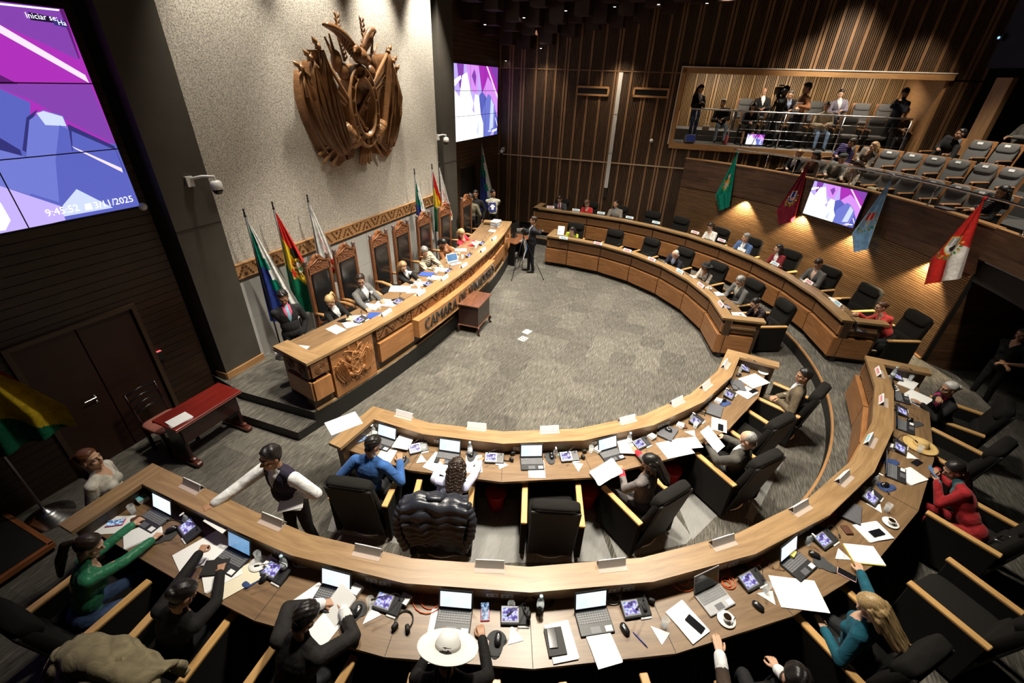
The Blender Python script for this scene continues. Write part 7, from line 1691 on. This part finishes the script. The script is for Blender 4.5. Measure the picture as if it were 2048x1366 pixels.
def flag_cloth(name, rows, colour, depth, nrm, nu=46, nv=80, folds=3.2, seed=1, parent=None):
    """rows(t) -> left and right edge point; colour(u, v) -> colour name; folds run down the cloth"""
    nrm = Vector(nrm); rnd = random.Random(seed); ph = rnd.uniform(0, 6); vs = []; fs = []; cs = []
    for i in range(nv+1):
        t = i/nv; a, b = rows(t)
        for j in range(nu+1):
            u = j/nu; p = Vector(a).lerp(Vector(b), u); w = min(1., (b-a).length/.35)
            d = depth*w*(math.sin(u*PI*2*folds+ph+t*1.2)*.7+math.sin(u*PI*5.1+ph*2-t*2)*.3)
            vs.append(p+nrm*d)
    g = nu+1
    for i in range(nv):
        for j in range(nu): fs.append((i*g+j, i*g+j+1, (i+1)*g+j+1, (i+1)*g+j)); cs.append(FI[colour((j+.5)/nu, (i+.5)/nv)])
    m = MB(); m.add(vs, fs, 0, smooth=True); m.m = cs; o = m.build(name, [FL[k] for k in FK], recalc=False)
    if parent is not None: W(o, parent)
    return o
def disc(u, v, cu, cv, ru, rv): return ((u-cu)/ru)**2+((v-cv)/rv)**2
def arms_bolivia(u, v, cu, cv, ru, rv):
    x, y = (u-cu)/ru, (v-cv)/rv; d = math.hypot(x, y)
    if abs(x) < .55-.6*abs(y+1.0) and -1.35 < y < -.62: return 'black'
    if d < .26: return 'skin' if y < 0 else 'leaf'
    if d < .38: return 'white'
    if d < .55: return 'gold' if math.sin(math.atan2(y, x)*9) > 0 else 'black'
    if d < .72 and y > -.4: return 'black' if math.sin(math.atan2(y, x)*12) > .2 else 'gold'
    if .5 < abs(x) < 1.15 and -.6 < y < .9 and math.sin(x*7+y*3) > -.3: return 'red' if math.sin(x*9-y*6) > -.4 else 'gold'
def c_bol(u, v, k=.34, e=(.60, .50, .36, .135)):
    a = arms_bolivia(u, v, *e) if e else None
    if a: return a
    s = v-k*(u-.5)
    return 'red' if s < .33 else ('yellow' if s < .66 else 'green')
def c_wip(u, v):
    x = u*3.4; y = v*9.; k = int(math.floor((x*1.0)+.5*((int(y)) % 2)+v*-1.2))
    return ('white' if k >= 2 else 'teal' if k == 1 else ('navy' if k <= -0 and v > .42 else 'white' if k >= 2 else 'teal')) if (int(y)+k) % 2 == 0 or k < 1 else ('white' if k >= 1 else 'blue')
def c_kan(u, v):
    x, y = (u-.55)/.5, (v-.66)/.26
    if abs(x-(.25*math.sin(y*2.2+2.)-.15)) < .05 and -1.25 < y < .0: return 'red'
    for cx, cy, s in ((-.05, .05, 1), (.42, .22, 1), (.02, .62, .9), (.55, .80, .9)):
        d = disc(x, y, cx, cy, .26*s, .26*s)
        if d < 1: return 'red' if (y-cy) < .08*s else ('yellow' if d > .45 else 'black')
    return 'white'
def pole_flag(name, label, top, zf, colour, w, zb, side, seed, cat='flag', depth=.05):
    """flag drooping from a finial-topped pole on a stand"""
    root = thing('flag', label, cat, (top[0], top[1], zf)); m = MB(); m.tube([(top[0], top[1], zf+.03), (top[0], top[1], top[2])], .014, 8); W(m.build('pole', DMETAL), root)
    m = MB(); m.lathe([(.012, 0), (.022, .015), (.012, .04), (.016, .06), (.010, .10), (.018, .115), (.018, .13), (0, .14)], 10, (top[0], top[1], top[2]-.02)); W(m.build('finial', BLACK), root)
    m = MB(); m.lathe([(.14, 0), (.14, .015), (.05, .03), (.02, .05), (0, .05)], 20, (top[0], top[1], zf)); W(m.build('stand', BLACK), root)
    T0 = Vector((top[0], top[1], top[2]-.06)); sd = Vector(side).normalized(); H = T0.z-zb
    def rows(t):
        wd = w*(.03+.97*min(1, t*1.12)**.9); a = T0+Vector((0, 0, -H*t*.97)); b = T0+sd*wd+Vector((0, 0, -H*(t*1.0+.04*math.sin(t*PI)))); a = a-sd*(.10*w*t); return a, b
    flag_cloth('cloth', rows, colour, depth, Vector((-sd.y, sd.x, 0)), seed=seed, parent=root); return root
fx = -6.66
SD = (.55, .85, 0)
for px, py, c_, w_, zb_, lab, sd_ in ((490, 432, c_wip, .52, 1.05, 'green white and blue chequered flag nearest the dark pillar, behind the sash wearer', 1), (547, 417, c_bol, .58, .95, 'red yellow and green flag with coat of arms beside the chequered flag', 2), (616, 402, c_kan, .42, 1.3, 'white flag with red and yellow flowers behind the first carved chair', 3),
    (829, 347, c_wip, .40, 1.25, 'chequered green white and blue flag between two carved chairs', 4), (864, 337, lambda u, v: c_bol(u, v, .3, (.75, .62, .2, .1)), .40, 1.25, 'red yellow and green flag beside the far carved chairs', 5), (879, 333, c_kan, .34, 1.5, 'white flag with red flowers against the far pillar', 6)):
    q = atx(px, py, fx); pole_flag('flag', lab, q, ZD, c_, w_, zb_, SD, sd_)
q = atx(964, 290, -7.0); pole_flag('flag', 'large chequered flag standing alone in the far corner under the video wall', q, ZD if q[1] < 14 else 0, c_wip, .62, 1.0, (.35, .93, 0), 8)
# state flag on a ringed steel stand at the edge of the picture
fb = at(100, 1035, 0); root = thing('flag', 'big red yellow and green flag on a ringed steel stand beside the double door', 'flag', fb)
m = MB(); m.lathe([(.26, 0), (.26, .02), (.22, .03), (.22, .045), (.18, .055), (.18, .07), (.13, .08), (.13, .10), (.08, .11), (.05, .14), (.02, .17), (0, .17)], 34, fb); W(m.build('stand', METAL), root)
m = MB(); m.tube([(fb[0], fb[1], .15), (fb[0], fb[1], 2.9)], .017, 8); W(m.build('pole', METAL), root)
T0 = Vector((fb[0], fb[1], 2.7))
def rows_fg(t): w = .12+.50*min(1, t*1.3); return T0+Vector((-.05, -.14*t, -1.62*t)), T0+Vector((w*.35+.08, w, -1.62*t-.05*math.sin(t*3)+.12*t))
flag_cloth('cloth', rows_fg, lambda u, v: 'red' if v-.5*(u-.5) < .22 else 'yellow' if v-.5*(u-.5) < .80 else 'green', .075, (.9, -.35, .1), seed=12, folds=2.6, parent=root)
# department flags tied to the balcony rail
def shield(u, v, cu, cv, ru, rv, field, rim, top=None, cross=None):
    x, y = (u-cu)/ru, (v-cv)/rv; s = abs(x) < 1 and -1 < y < 1-.9*abs(x)**2.2
    if s:
        if abs(x) > .86 or y < -.88 or y > .86-.9*abs(x)**2.2: return rim
        if y < -.05: return (top if math.sin(x*9) < .75 else 'white')
        return field if disc(x, y, 0, .25, .45, .35) > 1 else cross or 'white'
    d = math.hypot(x*.8, y*.9)
    if 1.0 < d < 1.30 and y > -.35 and math.sin(math.atan2(y, x)*22) > -.2: return 'leaf' if math.sin(math.atan2(y, x)*11) > -.3 else 'gold'
def c_green(u, v):
    s = disc(u, v, .50, .53, .20, .11)
    if s < .55: return 'grey' if v > .52 else 'orange'
    if s < .8: return 'gold'
    if disc(u, v, .52, .40, .13, .045) < 1: return 'skin'
    if 1.0 < s < 2.0 and v > .46 and math.sin(math.atan2((v-.53)/.11, (u-.5)/.2)*20) > -.1: return 'leaf' if s > 1.3 else 'gold'
    return 'teal'
def c_maroon(u, v): return shield(u, v, .52, .55, .24, .11, 'navy', 'gold', 'blue', 'skin') or ('red' if u > .965 else 'maroon')
def c_sky(u, v): return shield(u, v, .50, .58, .26, .12, 'sky', 'grey', 'red', 'gold') or ('white' if u > .95 else 'sky')
def c_potosi(u, v):
    a = shield(u, v, .42, .56, .20, .12, 'white', 'yellow', 'grey', 'black')
    if a: return a
    s = v-.20*(u-.5)
    if s < .52: return 'red'
    return 'red' if u < .46 else 'white'
for lab, c_, T_, L_, B_, Rt, off, sd_ in (('teal green department flag with a crest tied to the balcony rail', c_green, (1475, 305), (1430, 390), (1438, 422), (1459, 413), .14, 1), ('dark maroon department flag with a shield tied to the balcony rail', c_maroon, (1617, 327), (1553, 421), (1557, 450), (1587, 443), .16, 2),
    ('light blue department flag with a red shield tied to the balcony rail', c_sky, (1786, 352), (1702, 467), (1706, 505), (1737, 498), .30, 3), ('red and white department flag with a shield tied to the balcony rail', c_potosi, (1969, 397), (1858, 519), (1846, 570), (1925, 556), .32, 4)):
    top = Vector(atcyl(T_[0], T_[1], RB-.02)); lf, bt, rt = [Vector(atcyl(q[0], q[1], RB-off)) for q in (L_, B_, Rt)]; a_ = pol(top)[0]
    kl = (lf-top).length; kb = (bt-lf).length; tl = kl/(kl+kb)
    def rows(t, top=top, lf=lf, bt=bt, rt=rt, tl=tl):
        a = top.lerp(lf, t/tl) if t < tl else lf.lerp(bt, (t-tl)/(1-tl)); b = top.lerp(rt, min(1, t*.97+.03)); return a, b
    root = thing('flag', lab, 'flag', bt); o = flag_cloth('cloth', rows, c_, .035, Vector((math.cos(R(a_)), math.sin(R(a_)), 0)), folds=2.2, seed=sd_, parent=root)
    m = MB(); m.ell(top, (.03, .03, .04), nu=8, nv=6); W(m.build('knot', FL['white' if c_ is c_sky else 'red' if c_ is c_potosi else 'maroon' if c_ is c_maroon else 'teal']), root)
# ---------------------------------------------------------------- screens
SC = {k: emit('screen_'+k, c, s) for k, (c, s) in dict(white=((.92,.95,1.0), 1.3), paleblue=((.55,.62,.95), 1.), blue=((.10,.12,.50), .9), midblue=((.16,.19,.62), .9), deep=((.035,.035,.20), .8), violet=((.25,.06,.45), .8), magenta=((.42,.03,.48), .85), pink=((.62,.25,.78), 1.), plum=((.14,.015,.20), .7), strip=((.72,.62,.85), 1.1), dark=((.02,.01,.05), .5), lav=((.48,.38,.85), 1.)).items()}
SK = list(SC); SI = {k: i for i, k in enumerate(SK)}
def screen(name, label, F, w, h, polys, nx, ny, cat='screen', bez=.012, thick=.05, loc=None, texts=()):
    """F maps metres (x across, y up, z out) on the screen to the world"""
    root = thing(name, label, cat, F @ Vector((w/2, h/2, 0)))
    m = MB(); m.box((w/2, h/2, -thick/2), (w+bez*2, h+bez*2, thick), M=F); W(m.build('casing', BLACK), root)
    m = MB()
    for i, (col, pts) in enumerate(polys): m.add([F @ Vector((x*w, y*h, .001+.0006*i)) for x, y in pts], [list(range(len(pts)))], SI[col])
    W(m.build('picture', [SC[k] for k in SK], recalc=False), root); zt = .0015+.0006*len(polys)
    if nx*ny > 1:
        m = MB()
        for i in range(1, nx): m.box((w*i/nx, h/2, zt), (.012, h, .001), M=F)
        for i in range(1, ny): m.box((w/2, h*i/ny, zt), (w, .012, .001), M=F)
        W(m.build('seams', BLACK), root)
    for s, x, y, sz, col in texts:
        o = text('caption', s, sz, SC[col], F @ TR(x*w, y*h, zt+.001)); W(o, root)
    return root
def clip(poly, x0=0, y0=0, x1=1, y1=1):
    for ax, lim, sg in ((0, x0, 1), (0, x1, -1), (1, y0, 1), (1, y1, -1)):
        out = []
        for i in range(len(poly)):
            p, q = poly[i-1], poly[i]; a, b = (p[ax]-lim)*sg, (q[ax]-lim)*sg
            if (a >= 0) != (b >= 0): t = a/(a-b); out.append((p[0]+(q[0]-p[0])*t, p[1]+(q[1]-p[1])*t))
            if b >= 0: out.append(q)
        poly = out
        if not poly: return []
    return poly
FEED = [('lav', [(0, 0), (1, 0), (1, 1), (0, 1)]), ('magenta', [(.52, 1), (1, 1), (1, .38), (.60, .62)]), ('pink', [(.60, .62), (.80, .50), (1, .25), (1, .62), (.74, .86)]), ('violet', [(.80, 1), (1, 1), (1, .74)]), ('strip', [(.70, 1), (.735, 1), (1, .60), (1, .54)]), ('blue', [(.36, .45), (.60, .66), (.78, .50), (.64, .20), (.40, .15)]), ('midblue', [(.62, .0), (.60, .36), (.74, .62), (.80, .60), (.93, .44), (.90, .10), (.80, 0)]), ('paleblue', [(.78, .08), (.82, .56), (.90, .46), (.88, .12)]), ('blue', [(.90, 0), (.93, .40), (1, .25), (1, 0)]), ('strip', [(.94, .24), (.945, .28), (1, .16), (1, .12)]),
    ('violet', [(.06, 1), (.20, 1), (.17, .62), (.10, .72)]), ('pink', [(.24, 1), (.52, 1), (.48, .62), (.36, .66)]), ('white', [(0, .80), (.13, .86), (.14, .82), (0, .72)]), ('white', [(0, 0), (0, .68), (.10, .58), (.16, .86), (.26, .90), (.34, .62), (.40, .48), (.44, .62), (.52, .60), (.56, .34), (.62, .20), (.62, 0)]), ('lav', [(.36, .40), (.40, .52), (.42, .36)]), ('paleblue', [(.46, .10), (.52, .30), (.50, .02)]), ('violet', [(.36, .86), (.44, .72), (.46, .86), (.42, .95)]), ('white', [(.86, .04), (.98, .07), (.98, .10), (.86, .07)])]
XL = XW+.055; LW, LH = 3.66, 2.19; y1s, z0s = 3.735, 3.365
FLm = Matrix(((0, 0, 1, XL), (1, 0, 0, y1s-LW), (0, 1, 0, z0s), (0, 0, 0, 1)))
def pl(*pp): return [(float((atx(x, y, XL)[1]-(y1s-LW))/LW), float((atx(x, y, XL)[2]-z0s)/LH)) for x, y in pp]
LEFT = [('magenta', [(0, 0), (1, 0), (1, 1), (0, 1)]), ('blue', [(0, 0), (1, 0), (1, .36), (0, .7)])]+[(c, clip(p)) for c, p in (
    ('plum', pl((-400, -60), (125, 15), (160, 118), (-400, -180))), ('violet', pl((-400, -10), (118, 18), (158, 120), (40, 66), (-400, -120))), ('strip', pl((-400, -130), (0, 66), (178, 166), (170, 150), (0, 50), (-400, -150))), ('plum', pl((-300, -60), (0, 150), (60, 180), (0, 168), (-300, 60))),
    ('violet', pl((0, 168), (180, 168), (232, 290), (150, 250), (60, 200), (-300, 60))), ('deep', pl((135, 248), (228, 292), (250, 345), (140, 300))), ('blue', pl((-400, 100), (0, 178), (60, 205), (60, 310), (0, 285), (-400, 200))), ('deep', pl((-400, 180), (0, 276), (40, 300), (45, 316), (0, 320), (-400, 260))),
    ('midblue', pl((-400, 300), (0, 300), (60, 316), (60, 390), (0, 372), (-400, 330))), ('deep', pl((44, 300), (52, 235), (75, 218), (58, 250), (52, 305))), ('midblue', pl((52, 302), (58, 240), (85, 220), (125, 232), (137, 262), (132, 330), (120, 405), (55, 385))), ('paleblue', pl((72, 226), (86, 222), (124, 233), (132, 252), (90, 250))), ('blue', pl((118, 250), (137, 260), (146, 320), (150, 405), (118, 410), (110, 320))),
    ('blue', pl((142, 262), (230, 300), (248, 345), (270, 405), (155, 380), (146, 320))), ('strip', pl((142, 292), (150, 298), (245, 345), (242, 336))), ('paleblue', pl((152, 378), (225, 415), (120, 434), (125, 410))), ('lav', pl((-400, 400), (0, 372), (120, 412), (130, 440), (0, 470), (-400, 560))), ('white', pl((-60, 400), (0, 405), (20, 440), (10, 460), (-80, 470))), ('white', pl((-400, -58), (0, 6), (118, 19), (116, 22), (0, 10), (-400, -50))), ('white', pl((168, 408), (179, 407), (182, 418), (170, 420))), ('dark', pl((55, 24), (104, 34), (108, 46), (60, 40))), ('deep', pl((100, 36), (128, 42), (134, 56), (108, 50)))) if len(clip(p)) > 2]
def tl(px, py): q = pl((px, py))[0]; return q
screen('video_wall', 'giant video wall with purple and blue picture showing time and date', FLm, LW, LH, LEFT, 3, 3, texts=(('9:45:52', *tl(124, 421), .115, 'white'), ('13/11/2025', *tl(222, 405), .115, 'white'), ('Iniciar se:', *tl(82, 34), .075, 'white'), ('Ha', *tl(122, 46), .07, 'white')))
XRr = XF+.06; RW, RH = 3.06, 2.06; ry0 = float(atx(909, 200, XRr)[1]); 
FR = Matrix(((0, 0, 1, XRr), (1, 0, 0, ry0), (0, 1, 0, 3.37), (0, 0, 0, 1)))
screen('video_wall', 'bright video wall with a washed-out white and purple picture above the far corner', FR, RW, RH, FEED, 3, 3, texts=(('9:45:52 13/11/2025', .86, .07, .09, 'white'),))
def tv_frame(p0, p1, p3, off):
    """screen plane from lower-left, lower-right and upper-left points"""
    x = Vector(p1)-Vector(p0); w = x.length; x.normalize(); up = Vector(p3)-Vector(p0); h = up.length; up = Vector((0, 0, 1)); nz = x.cross(up).normalized(); return Matrix(((x.x, up.x, nz.x, p0[0]), (x.y, up.y, nz.y, p0[1]), (x.z, up.z, nz.z, p0[2]), (0, 0, 0, 1))), w, h
rT = RB-.10; bl, br, tl_ = atcyl(1606, 426, rT), atcyl(1705, 456, rT), atcyl(1622, 360, rT); br[2] = bl[2]
F_, w_, h_ = tv_frame(bl, br, tl_, 0); screen('television', 'flat television on the curved balcony front between the maroon and blue flags', F_, w_, h_*.99, FEED, 1, 1, 'television', .02, .06)
q0 = sw(swp(1494, 275, -.3)[0], -.3, GZ0+.06); F_ = Matrix(((TX[0], 0, NX[0], q0[0]), (TX[1], 0, NX[1], q0[1]), (0, 1, 0, q0[2]), (0, 0, 0, 1)))
screen('monitor', 'monitor with a violet picture standing on the gallery floor', F_, .50, .30, FEED, 1, 1, 'monitor', .01, .03)
# ---------------------------------------------------------------- cameras, detectors, small fittings
CAMW = mat('camera_white', (.66,.65,.62), .35)
def dome(p, wall, label, s=1.):
    p = Vector(p); wl = Vector(wall); root = thing('security_camera', label, 'security camera', p)
    m = MB(); m.lathe([(0, .10*s), (.05*s, .095*s), (.075*s, .07*s), (.08*s, .02*s), (.08*s, -.02*s), (.07*s, -.025*s)], 22, p); W(m.build('housing', CAMW), root)
    m = MB(); m.lathe([(.068*s, -.022*s), (.066*s, -.05*s), (.045*s, -.085*s), (0, -.10*s)], 20, p); W(m.build('dome', BGLASS), root)
    mid = p.lerp(wl, .45)+Vector((0, 0, .16*s)); m = MB(); m.tube([p+Vector((0, 0, .08*s)), p+Vector((0, 0, .15*s)), mid, wl+Vector((0, 0, .13*s)), wl+Vector((0, 0, .10*s))], .020*s, 8); m.box(wl+Vector((0, 0, .10*s)), (.05, .10, .14)); W(m.build('arm', CAMW), root)
q = atx(434, 375, -6.72); dome(q, (-6.92, q[1]-.25, q[2]), 'white dome security camera on an arm from the near grey pillar', 1.05)
q = atx(892, 282, -6.80); dome(q, (-6.93, q[1]-.20, q[2]), 'white dome security camera high on the far grey pillar', 1.0)
q = sw(.25, .30, 2.78); dome(q, tuple(sw(.25, .04, 2.78)), 'small white security camera in the far corner above the pale rail', .8)
m = MB(); q = atx(285, 413, XW+.05); m.ell(q, (.055, .055, .055)); tag(m.build('motion_detector', CAMW), 'round white detector at the lower corner of the giant video wall', 'detector')
m = MB(); s_, z_ = swp(1303, 281, .05); m.ell(sw(s_, .09, z_), (.06, .06, .06)); tag(m.build('motion_detector', CAMW), 'round white detector on the slatted wall left of the gallery', 'detector')
q = atx(321, 711, XW+.02); root = thing('card_reader', 'small black card reader with a red light beside the double door', 'card reader', q); m = MB(); m.box(q, (.04, .09, .15), bev=.008); W(m.build('case', BLACK), root); m = MB(); m.box((q[0]+.0, q[1], q[2]+.078), (.03, .06, .008)); W(m.build('status_light', emit('led_red', (1, .12, .12), 1.2)), root)
# low dark plinth with a wooden edge at the picture's border
q = at(84, 1100, .12); m = MB(); m.box((q[0]-.62, q[1]-.36, .06), (1.2, .9, .12), bev=.0); m.box((q[0]-.62, q[1]+.09, .10), (1.24, .05, .06), mi=1); m.box((q[0]-.0, q[1]-.34, .10), (.05, .9, .06), mi=1); structure(m.build('trim_plinth', [BLACK, wood('plinth_edge', (.20,.06,.02), (.34,.13,.05), rough=.4)]))
# tripod and camera of the person on the carpet
def tripod(name, label, head, feet, mats, cat='tripod', k=1.):
    root = thing(name, label, cat, (head[0], head[1], feet[0][2])); hp = Vector(head)
    for f in feet:
        f = Vector(f); m = MB(); mid = hp.lerp(f, .5); m.tube([hp-Vector((0, 0, .05)), mid], .015*k, 8); m.tube([mid, f+Vector((0, 0, .01))], .010*k, 8); m.lathe([(0, 0), (.016, 0), (.016, .02), (0, .025)], 8, f); m.lathe([(.018*k, -.02), (.020*k, 0), (.018*k, .02)], 8, mid); W(m.build('leg', mats), root)
    m = MB(); m.tube([hp-Vector((0, 0, .30)), hp+Vector((0, 0, .04))], .014*k, 8); m.box(hp+Vector((0, 0, .05)), (.06, .06, .06), bev=.01); W(m.build('column', mats), root)
    for f in feet[:1]: m = MB(); m.tube([hp+Vector((0, 0, .05)), hp+(Vector((hp.x*2-f[0], hp.y*2-f[1], hp.z))-hp)*.35+Vector((0, 0, -.03))], .008*k, 7); W(m.build('pan_handle', mats), root)
    return root
hd = at(1047, 470, 1.25); tripod('tripod', 'black camera tripod with spread legs on the open carpet', hd, [at(1023, 562, 0), at(1087, 560, 0), at(1044, 540, 0)], BLACK_GLOSS)
root = thing('camera', 'small black photo camera mounted on the carpet tripod', 'camera', hd+np.array((0, 0, .08))); A = TR(hd[0], hd[1], hd[2]+.13) @ RZ(20)
m = MB(); m.box((0, 0, 0), (.14, .07, .10), M=A, bev=.012); m.box((0, .0, .06), (.06, .06, .03), M=A, bev=.008); W(m.build('body', BLACK), root)
m = MB(); m.tube([A @ Vector((0, .03, 0)), A @ Vector((0, .14, 0))], [.035, .038], 14); W(m.build('lens', BLACK_GLOSS), root); m = MB(); m.box((-.14, 0, .01), (.12, .015, .08), M=A, bev=.003); W(m.build('side_screen', mat('grey_glass', (.25,.25,.25), .3)), root)
# technician's desk with cables behind the presidium's far end
q = at(1030, 480, .74); root = thing('control_desk', 'small dark desk with cables and a monitor behind the far presidium end', 'desk', (q[0]+.0, q[1]+.15, 0), R(-12))
m = MB(); m.box((0, 0, .73), (.55, .95, .03), bev=.004); m.build('tabletop', wood('control_wood', (.12,.045,.02), (.22,.09,.04), rough=.4), root)
for s in (-1, 1): m = MB(); m.box((0, s*.44, .36), (.48, .03, .70)); m.build('side_panel', BLACK, root)
m = MB(); m.box((-.22, 0, .42), (.02, .85, .5)); m.build('back_panel', BLACK, root)
q = root.location; root = thing('computer_monitor', 'black computer monitor on the small cable desk', 'monitor', (q.x-.12, q.y+.10, .745), R(-100)); m = MB(); m.box((0, 0, .30), (.50, .03, .32), bev=.006); m.build('panel', BLACK_GLOSS, root); m = MB(); m.box((0, -.02, .08), (.05, .03, .16)); m.box((0, -.03, .008), (.22, .16, .016)); m.build('stand', BLACK, root)
for i, (o_, c_) in enumerate(((.10, 'white'), (.18, 'white'), (-.02, 'black'), (.26, 'blue'))):
    m = MB(); x, y = q.x+.29, q.y-.30+o_; m.tube([(x-.12, y, .75), (x-.02, y+.02, .755), (x+.02, y+.03, .70), (x+.05, y+.10, .45), (x+.03, y-.05*i, .18), (x+.02, y-.20, .02)], .008, 6); tag(m.build('cable', CAB.get(c_) or mat('cable_blue', (.12,.25,.60), .5)), ('%s cable hanging down from the small desk, %s' % (c_, ('nearest the middle', 'beside the blue one', 'the only dark one', 'the only blue one')[i])), 'cable')
# gallery equipment
s_ = swp(1558, 180, -.5)[0]; q = sw(s_, -.42, GZ0+1.38); fp = [sw(s_+a, -.42+b, GZ0) for a, b in ((-.38, .16), (.34, .18), (.02, -.36))]
tripod('tripod', 'tall black video tripod in the press gallery', q, fp, BLACK, k=1.3)
root = thing('video_camera', 'big black video camera on the gallery tripod', 'video camera', q+np.array((0, 0, .1))); A = TR(q[0], q[1], q[2]+.20) @ RZ(195)
m = MB(); m.box((0, 0, 0), (.16, .40, .20), M=A, bev=.02); m.box((0, .08, .14), (.05, .22, .04), M=A, bev=.01); m.box((.09, .14, .06), (.08, .12, .08), M=A, bev=.01); W(m.build('body', BLACK), root); m = MB(); m.tube([A @ Vector((0, .18, 0)), A @ Vector((0, .40, 0))], [.06, .075], 14); W(m.build('lens', BLACK_GLOSS), root)
q = sw(swp(1381, 268, .0)[0], .02, GZ0+.12); root = thing('loudspeaker', 'black wedge loudspeaker with a blue-lit grille at the gallery corner', 'loudspeaker', (q[0], q[1], GZ0)); A = TR(q[0], q[1], GZ0+.13) @ RZ(20) @ RX(-18); m = MB(); m.box((0, 0, 0), (.32, .22, .24), M=A, bev=.02); W(m.build('cabinet', mat('speaker_grey', (.12,.12,.12), .5)), root); m = MB(); m.box((0, -.112, 0), (.28, .01, .20), M=A, bev=.004); W(m.build('grille', mat('grille_blue_lit', (.03,.06,.30), .5)), root)  # the blue light on the grille is put into its colour
q = sw(swp(1457, 265, -.2)[0], -.25, GZ0); root = thing('fire_extinguisher', 'small red fire extinguisher on the gallery floor', 'fire extinguisher', q); m = MB(); m.lathe([(.05, 0), (.055, .02), (.055, .24), (.03, .29), (0, .30)], 16); m.build('cylinder', mat('extinguisher_red', (.50,.02,.02), .35), root); m = MB(); m.box((0, 0, .32), (.03, .08, .03), bev=.005); m.build('valve', BLACK, root)
q = sw(swp(1594, 214, -.25)[0], -.20, atpl(1594, 214, K0+NX*-.2, NX)[2]); held_ = MB(); held_.box((0, 0, 0), (.20, .004, .27)); o = held_.build('paper_sheet', PAPER); o.location = q; o.rotation_euler = Euler((R(25), 0, R(20)), 'XYZ'); tag(o, 'white sheet in the hand of the rust brown sweater', 'paper')
a_ = pol(atcyl(1895, 408, RB+.1))[0]; place('laptop_shut', P(a_, RB+.10, 3.053), R(a_+90), 'closed dark laptop lying on the balcony parapet')
q = at(990, 408, ZD+1.22); m = MB(); m.box((0, 0, 0), (.22, .012, .28), bev=.003); m2 = MB(); m2.box((0, -.008, 0), (.08, .004, .16)); m2.box((0, -.008, .02), (.15, .004, .05)); t = thing('folder', 'dark blue folder with a white mark held by the cream sweater', 'folder', PEOPLE['sweater'].location+Vector((.10, -.24, 1.17)), R(35)); t.rotation_euler.x = R(-15); m.build('cover', mat('folder_navy', (.02,.025,.16), .4), t); m2.build('mark', WHITE, t)
# ---------------------------------------------------------------- light
w = bpy.data.worlds.new('hall'); S.world = w; w.use_nodes = True; w.node_tree.nodes['Background'].inputs[0].default_value = (.75,.8,1,1); w.node_tree.nodes['Background'].inputs[1].default_value = .004
def lamp(kind, name, loc, target, power, color=(1,.9,.76), **k):
    d = bpy.data.lights.new(name, kind); d.energy = power; d.color = color
    for a, v in k.items(): setattr(d, a, v)
    o = bpy.data.objects.new(name, d); COL.objects.link(o); o.location = loc
    dv = Vector(target)-Vector(loc); o.rotation_euler = dv.to_track_quat('-Z', 'Y').to_euler(); return o
WARM = (1, .87, .70); NEUT = (1, .92, .78)
# ceiling floodlights over the ring
for i, (x, y, p) in enumerate(((-1.2, 4.6, 950), (.8, 6.6, 620), (-3.4, 4.6, 480), (-3.0, 8.6, 560), (-3.2, 12.2, 520), (.3, 10.8, 560), (-.8, 13.4, 420))):
    lamp('SPOT', 'ceiling_flood', (x, y, 7.4), (x+.05, y, 0), p*3.2, NEUT, spot_size=R(90), spot_blend=1., shadow_soft_size=.35)
# washers over the granite wall and the presidium
for i, y in enumerate((5.6, 7.4, 9.2, 11.0)):
    lamp('SPOT', 'wall_washer', (-6.35, y, 7.9), (-6.95, y+.05, 2.5), (700, 800, 1100, 1500)[i], (1,.92,.78), spot_size=R(58), spot_blend=.7, shadow_soft_size=.08)
for y in (6.2, 9.0, 11.4):
    lamp('SPOT', 'dais_spot', (-3.4, y, 7.6), (-5.6, y, 1.1), 1300, NEUT, spot_size=R(52), spot_blend=.8, shadow_soft_size=.12)
# press gallery
for s in (G0+1.2, G0+3.4, G0+5.6):
    q = sw(s, -1.5, GZ1-.12); t = sw(s, -2.2, GZ0); lamp('AREA', 'gallery_strip', q, t, 34, WARM, size=1.4)

# lamps let into the underside of the balcony front: cones of light down the strip wall
for px, py in ((1492, 402), (1607, 431), (1716, 472), (1868, 522)):
    a = pol(atcyl(px, py, RB))[0]; lamp('SPOT', 'wall_lamp', P(a, RB-.10, 2.15), P(a, RB-.015, .3), 330, (1,.80,.50), spot_size=R(100), spot_blend=.4, shadow_soft_size=.03)
for a, r in ((52, 10.6), (34, 10.9), (18, 10.9)):
    lamp('SPOT', 'balcony_downlight', P(a, r-.6, 7.9), P(a, r, 3), 1100, NEUT, spot_size=R(75), spot_blend=.9, shadow_soft_size=.2)
for s in (1.6, 4.2, 6.8, 9.4, 12.):
    lamp('SPOT', 'slat_washer', sw(s, 1.1, 7.3 if s > 5 else 6.4), sw(s, 0, 3.6), 230, (1,.84,.62), spot_size=R(70), spot_blend=.9, shadow_soft_size=.1)
lamp('SPOT', 'added_stair_fill', (4.2, 7.2, 7.6), (5.6, 10.6, 1.4), 900, WARM, spot_size=R(40), spot_blend=1., shadow_soft_size=.2)  # unseen fill lamp, added to brighten the planks of the stair parapet
S.view_settings.view_transform = 'Standard'; S.view_settings.look = 'None'; S.view_settings.gamma = 1; S.view_settings.exposure = 0.3; S.view_settings.use_curve_mapping = False
bpy.context.view_layer.update()
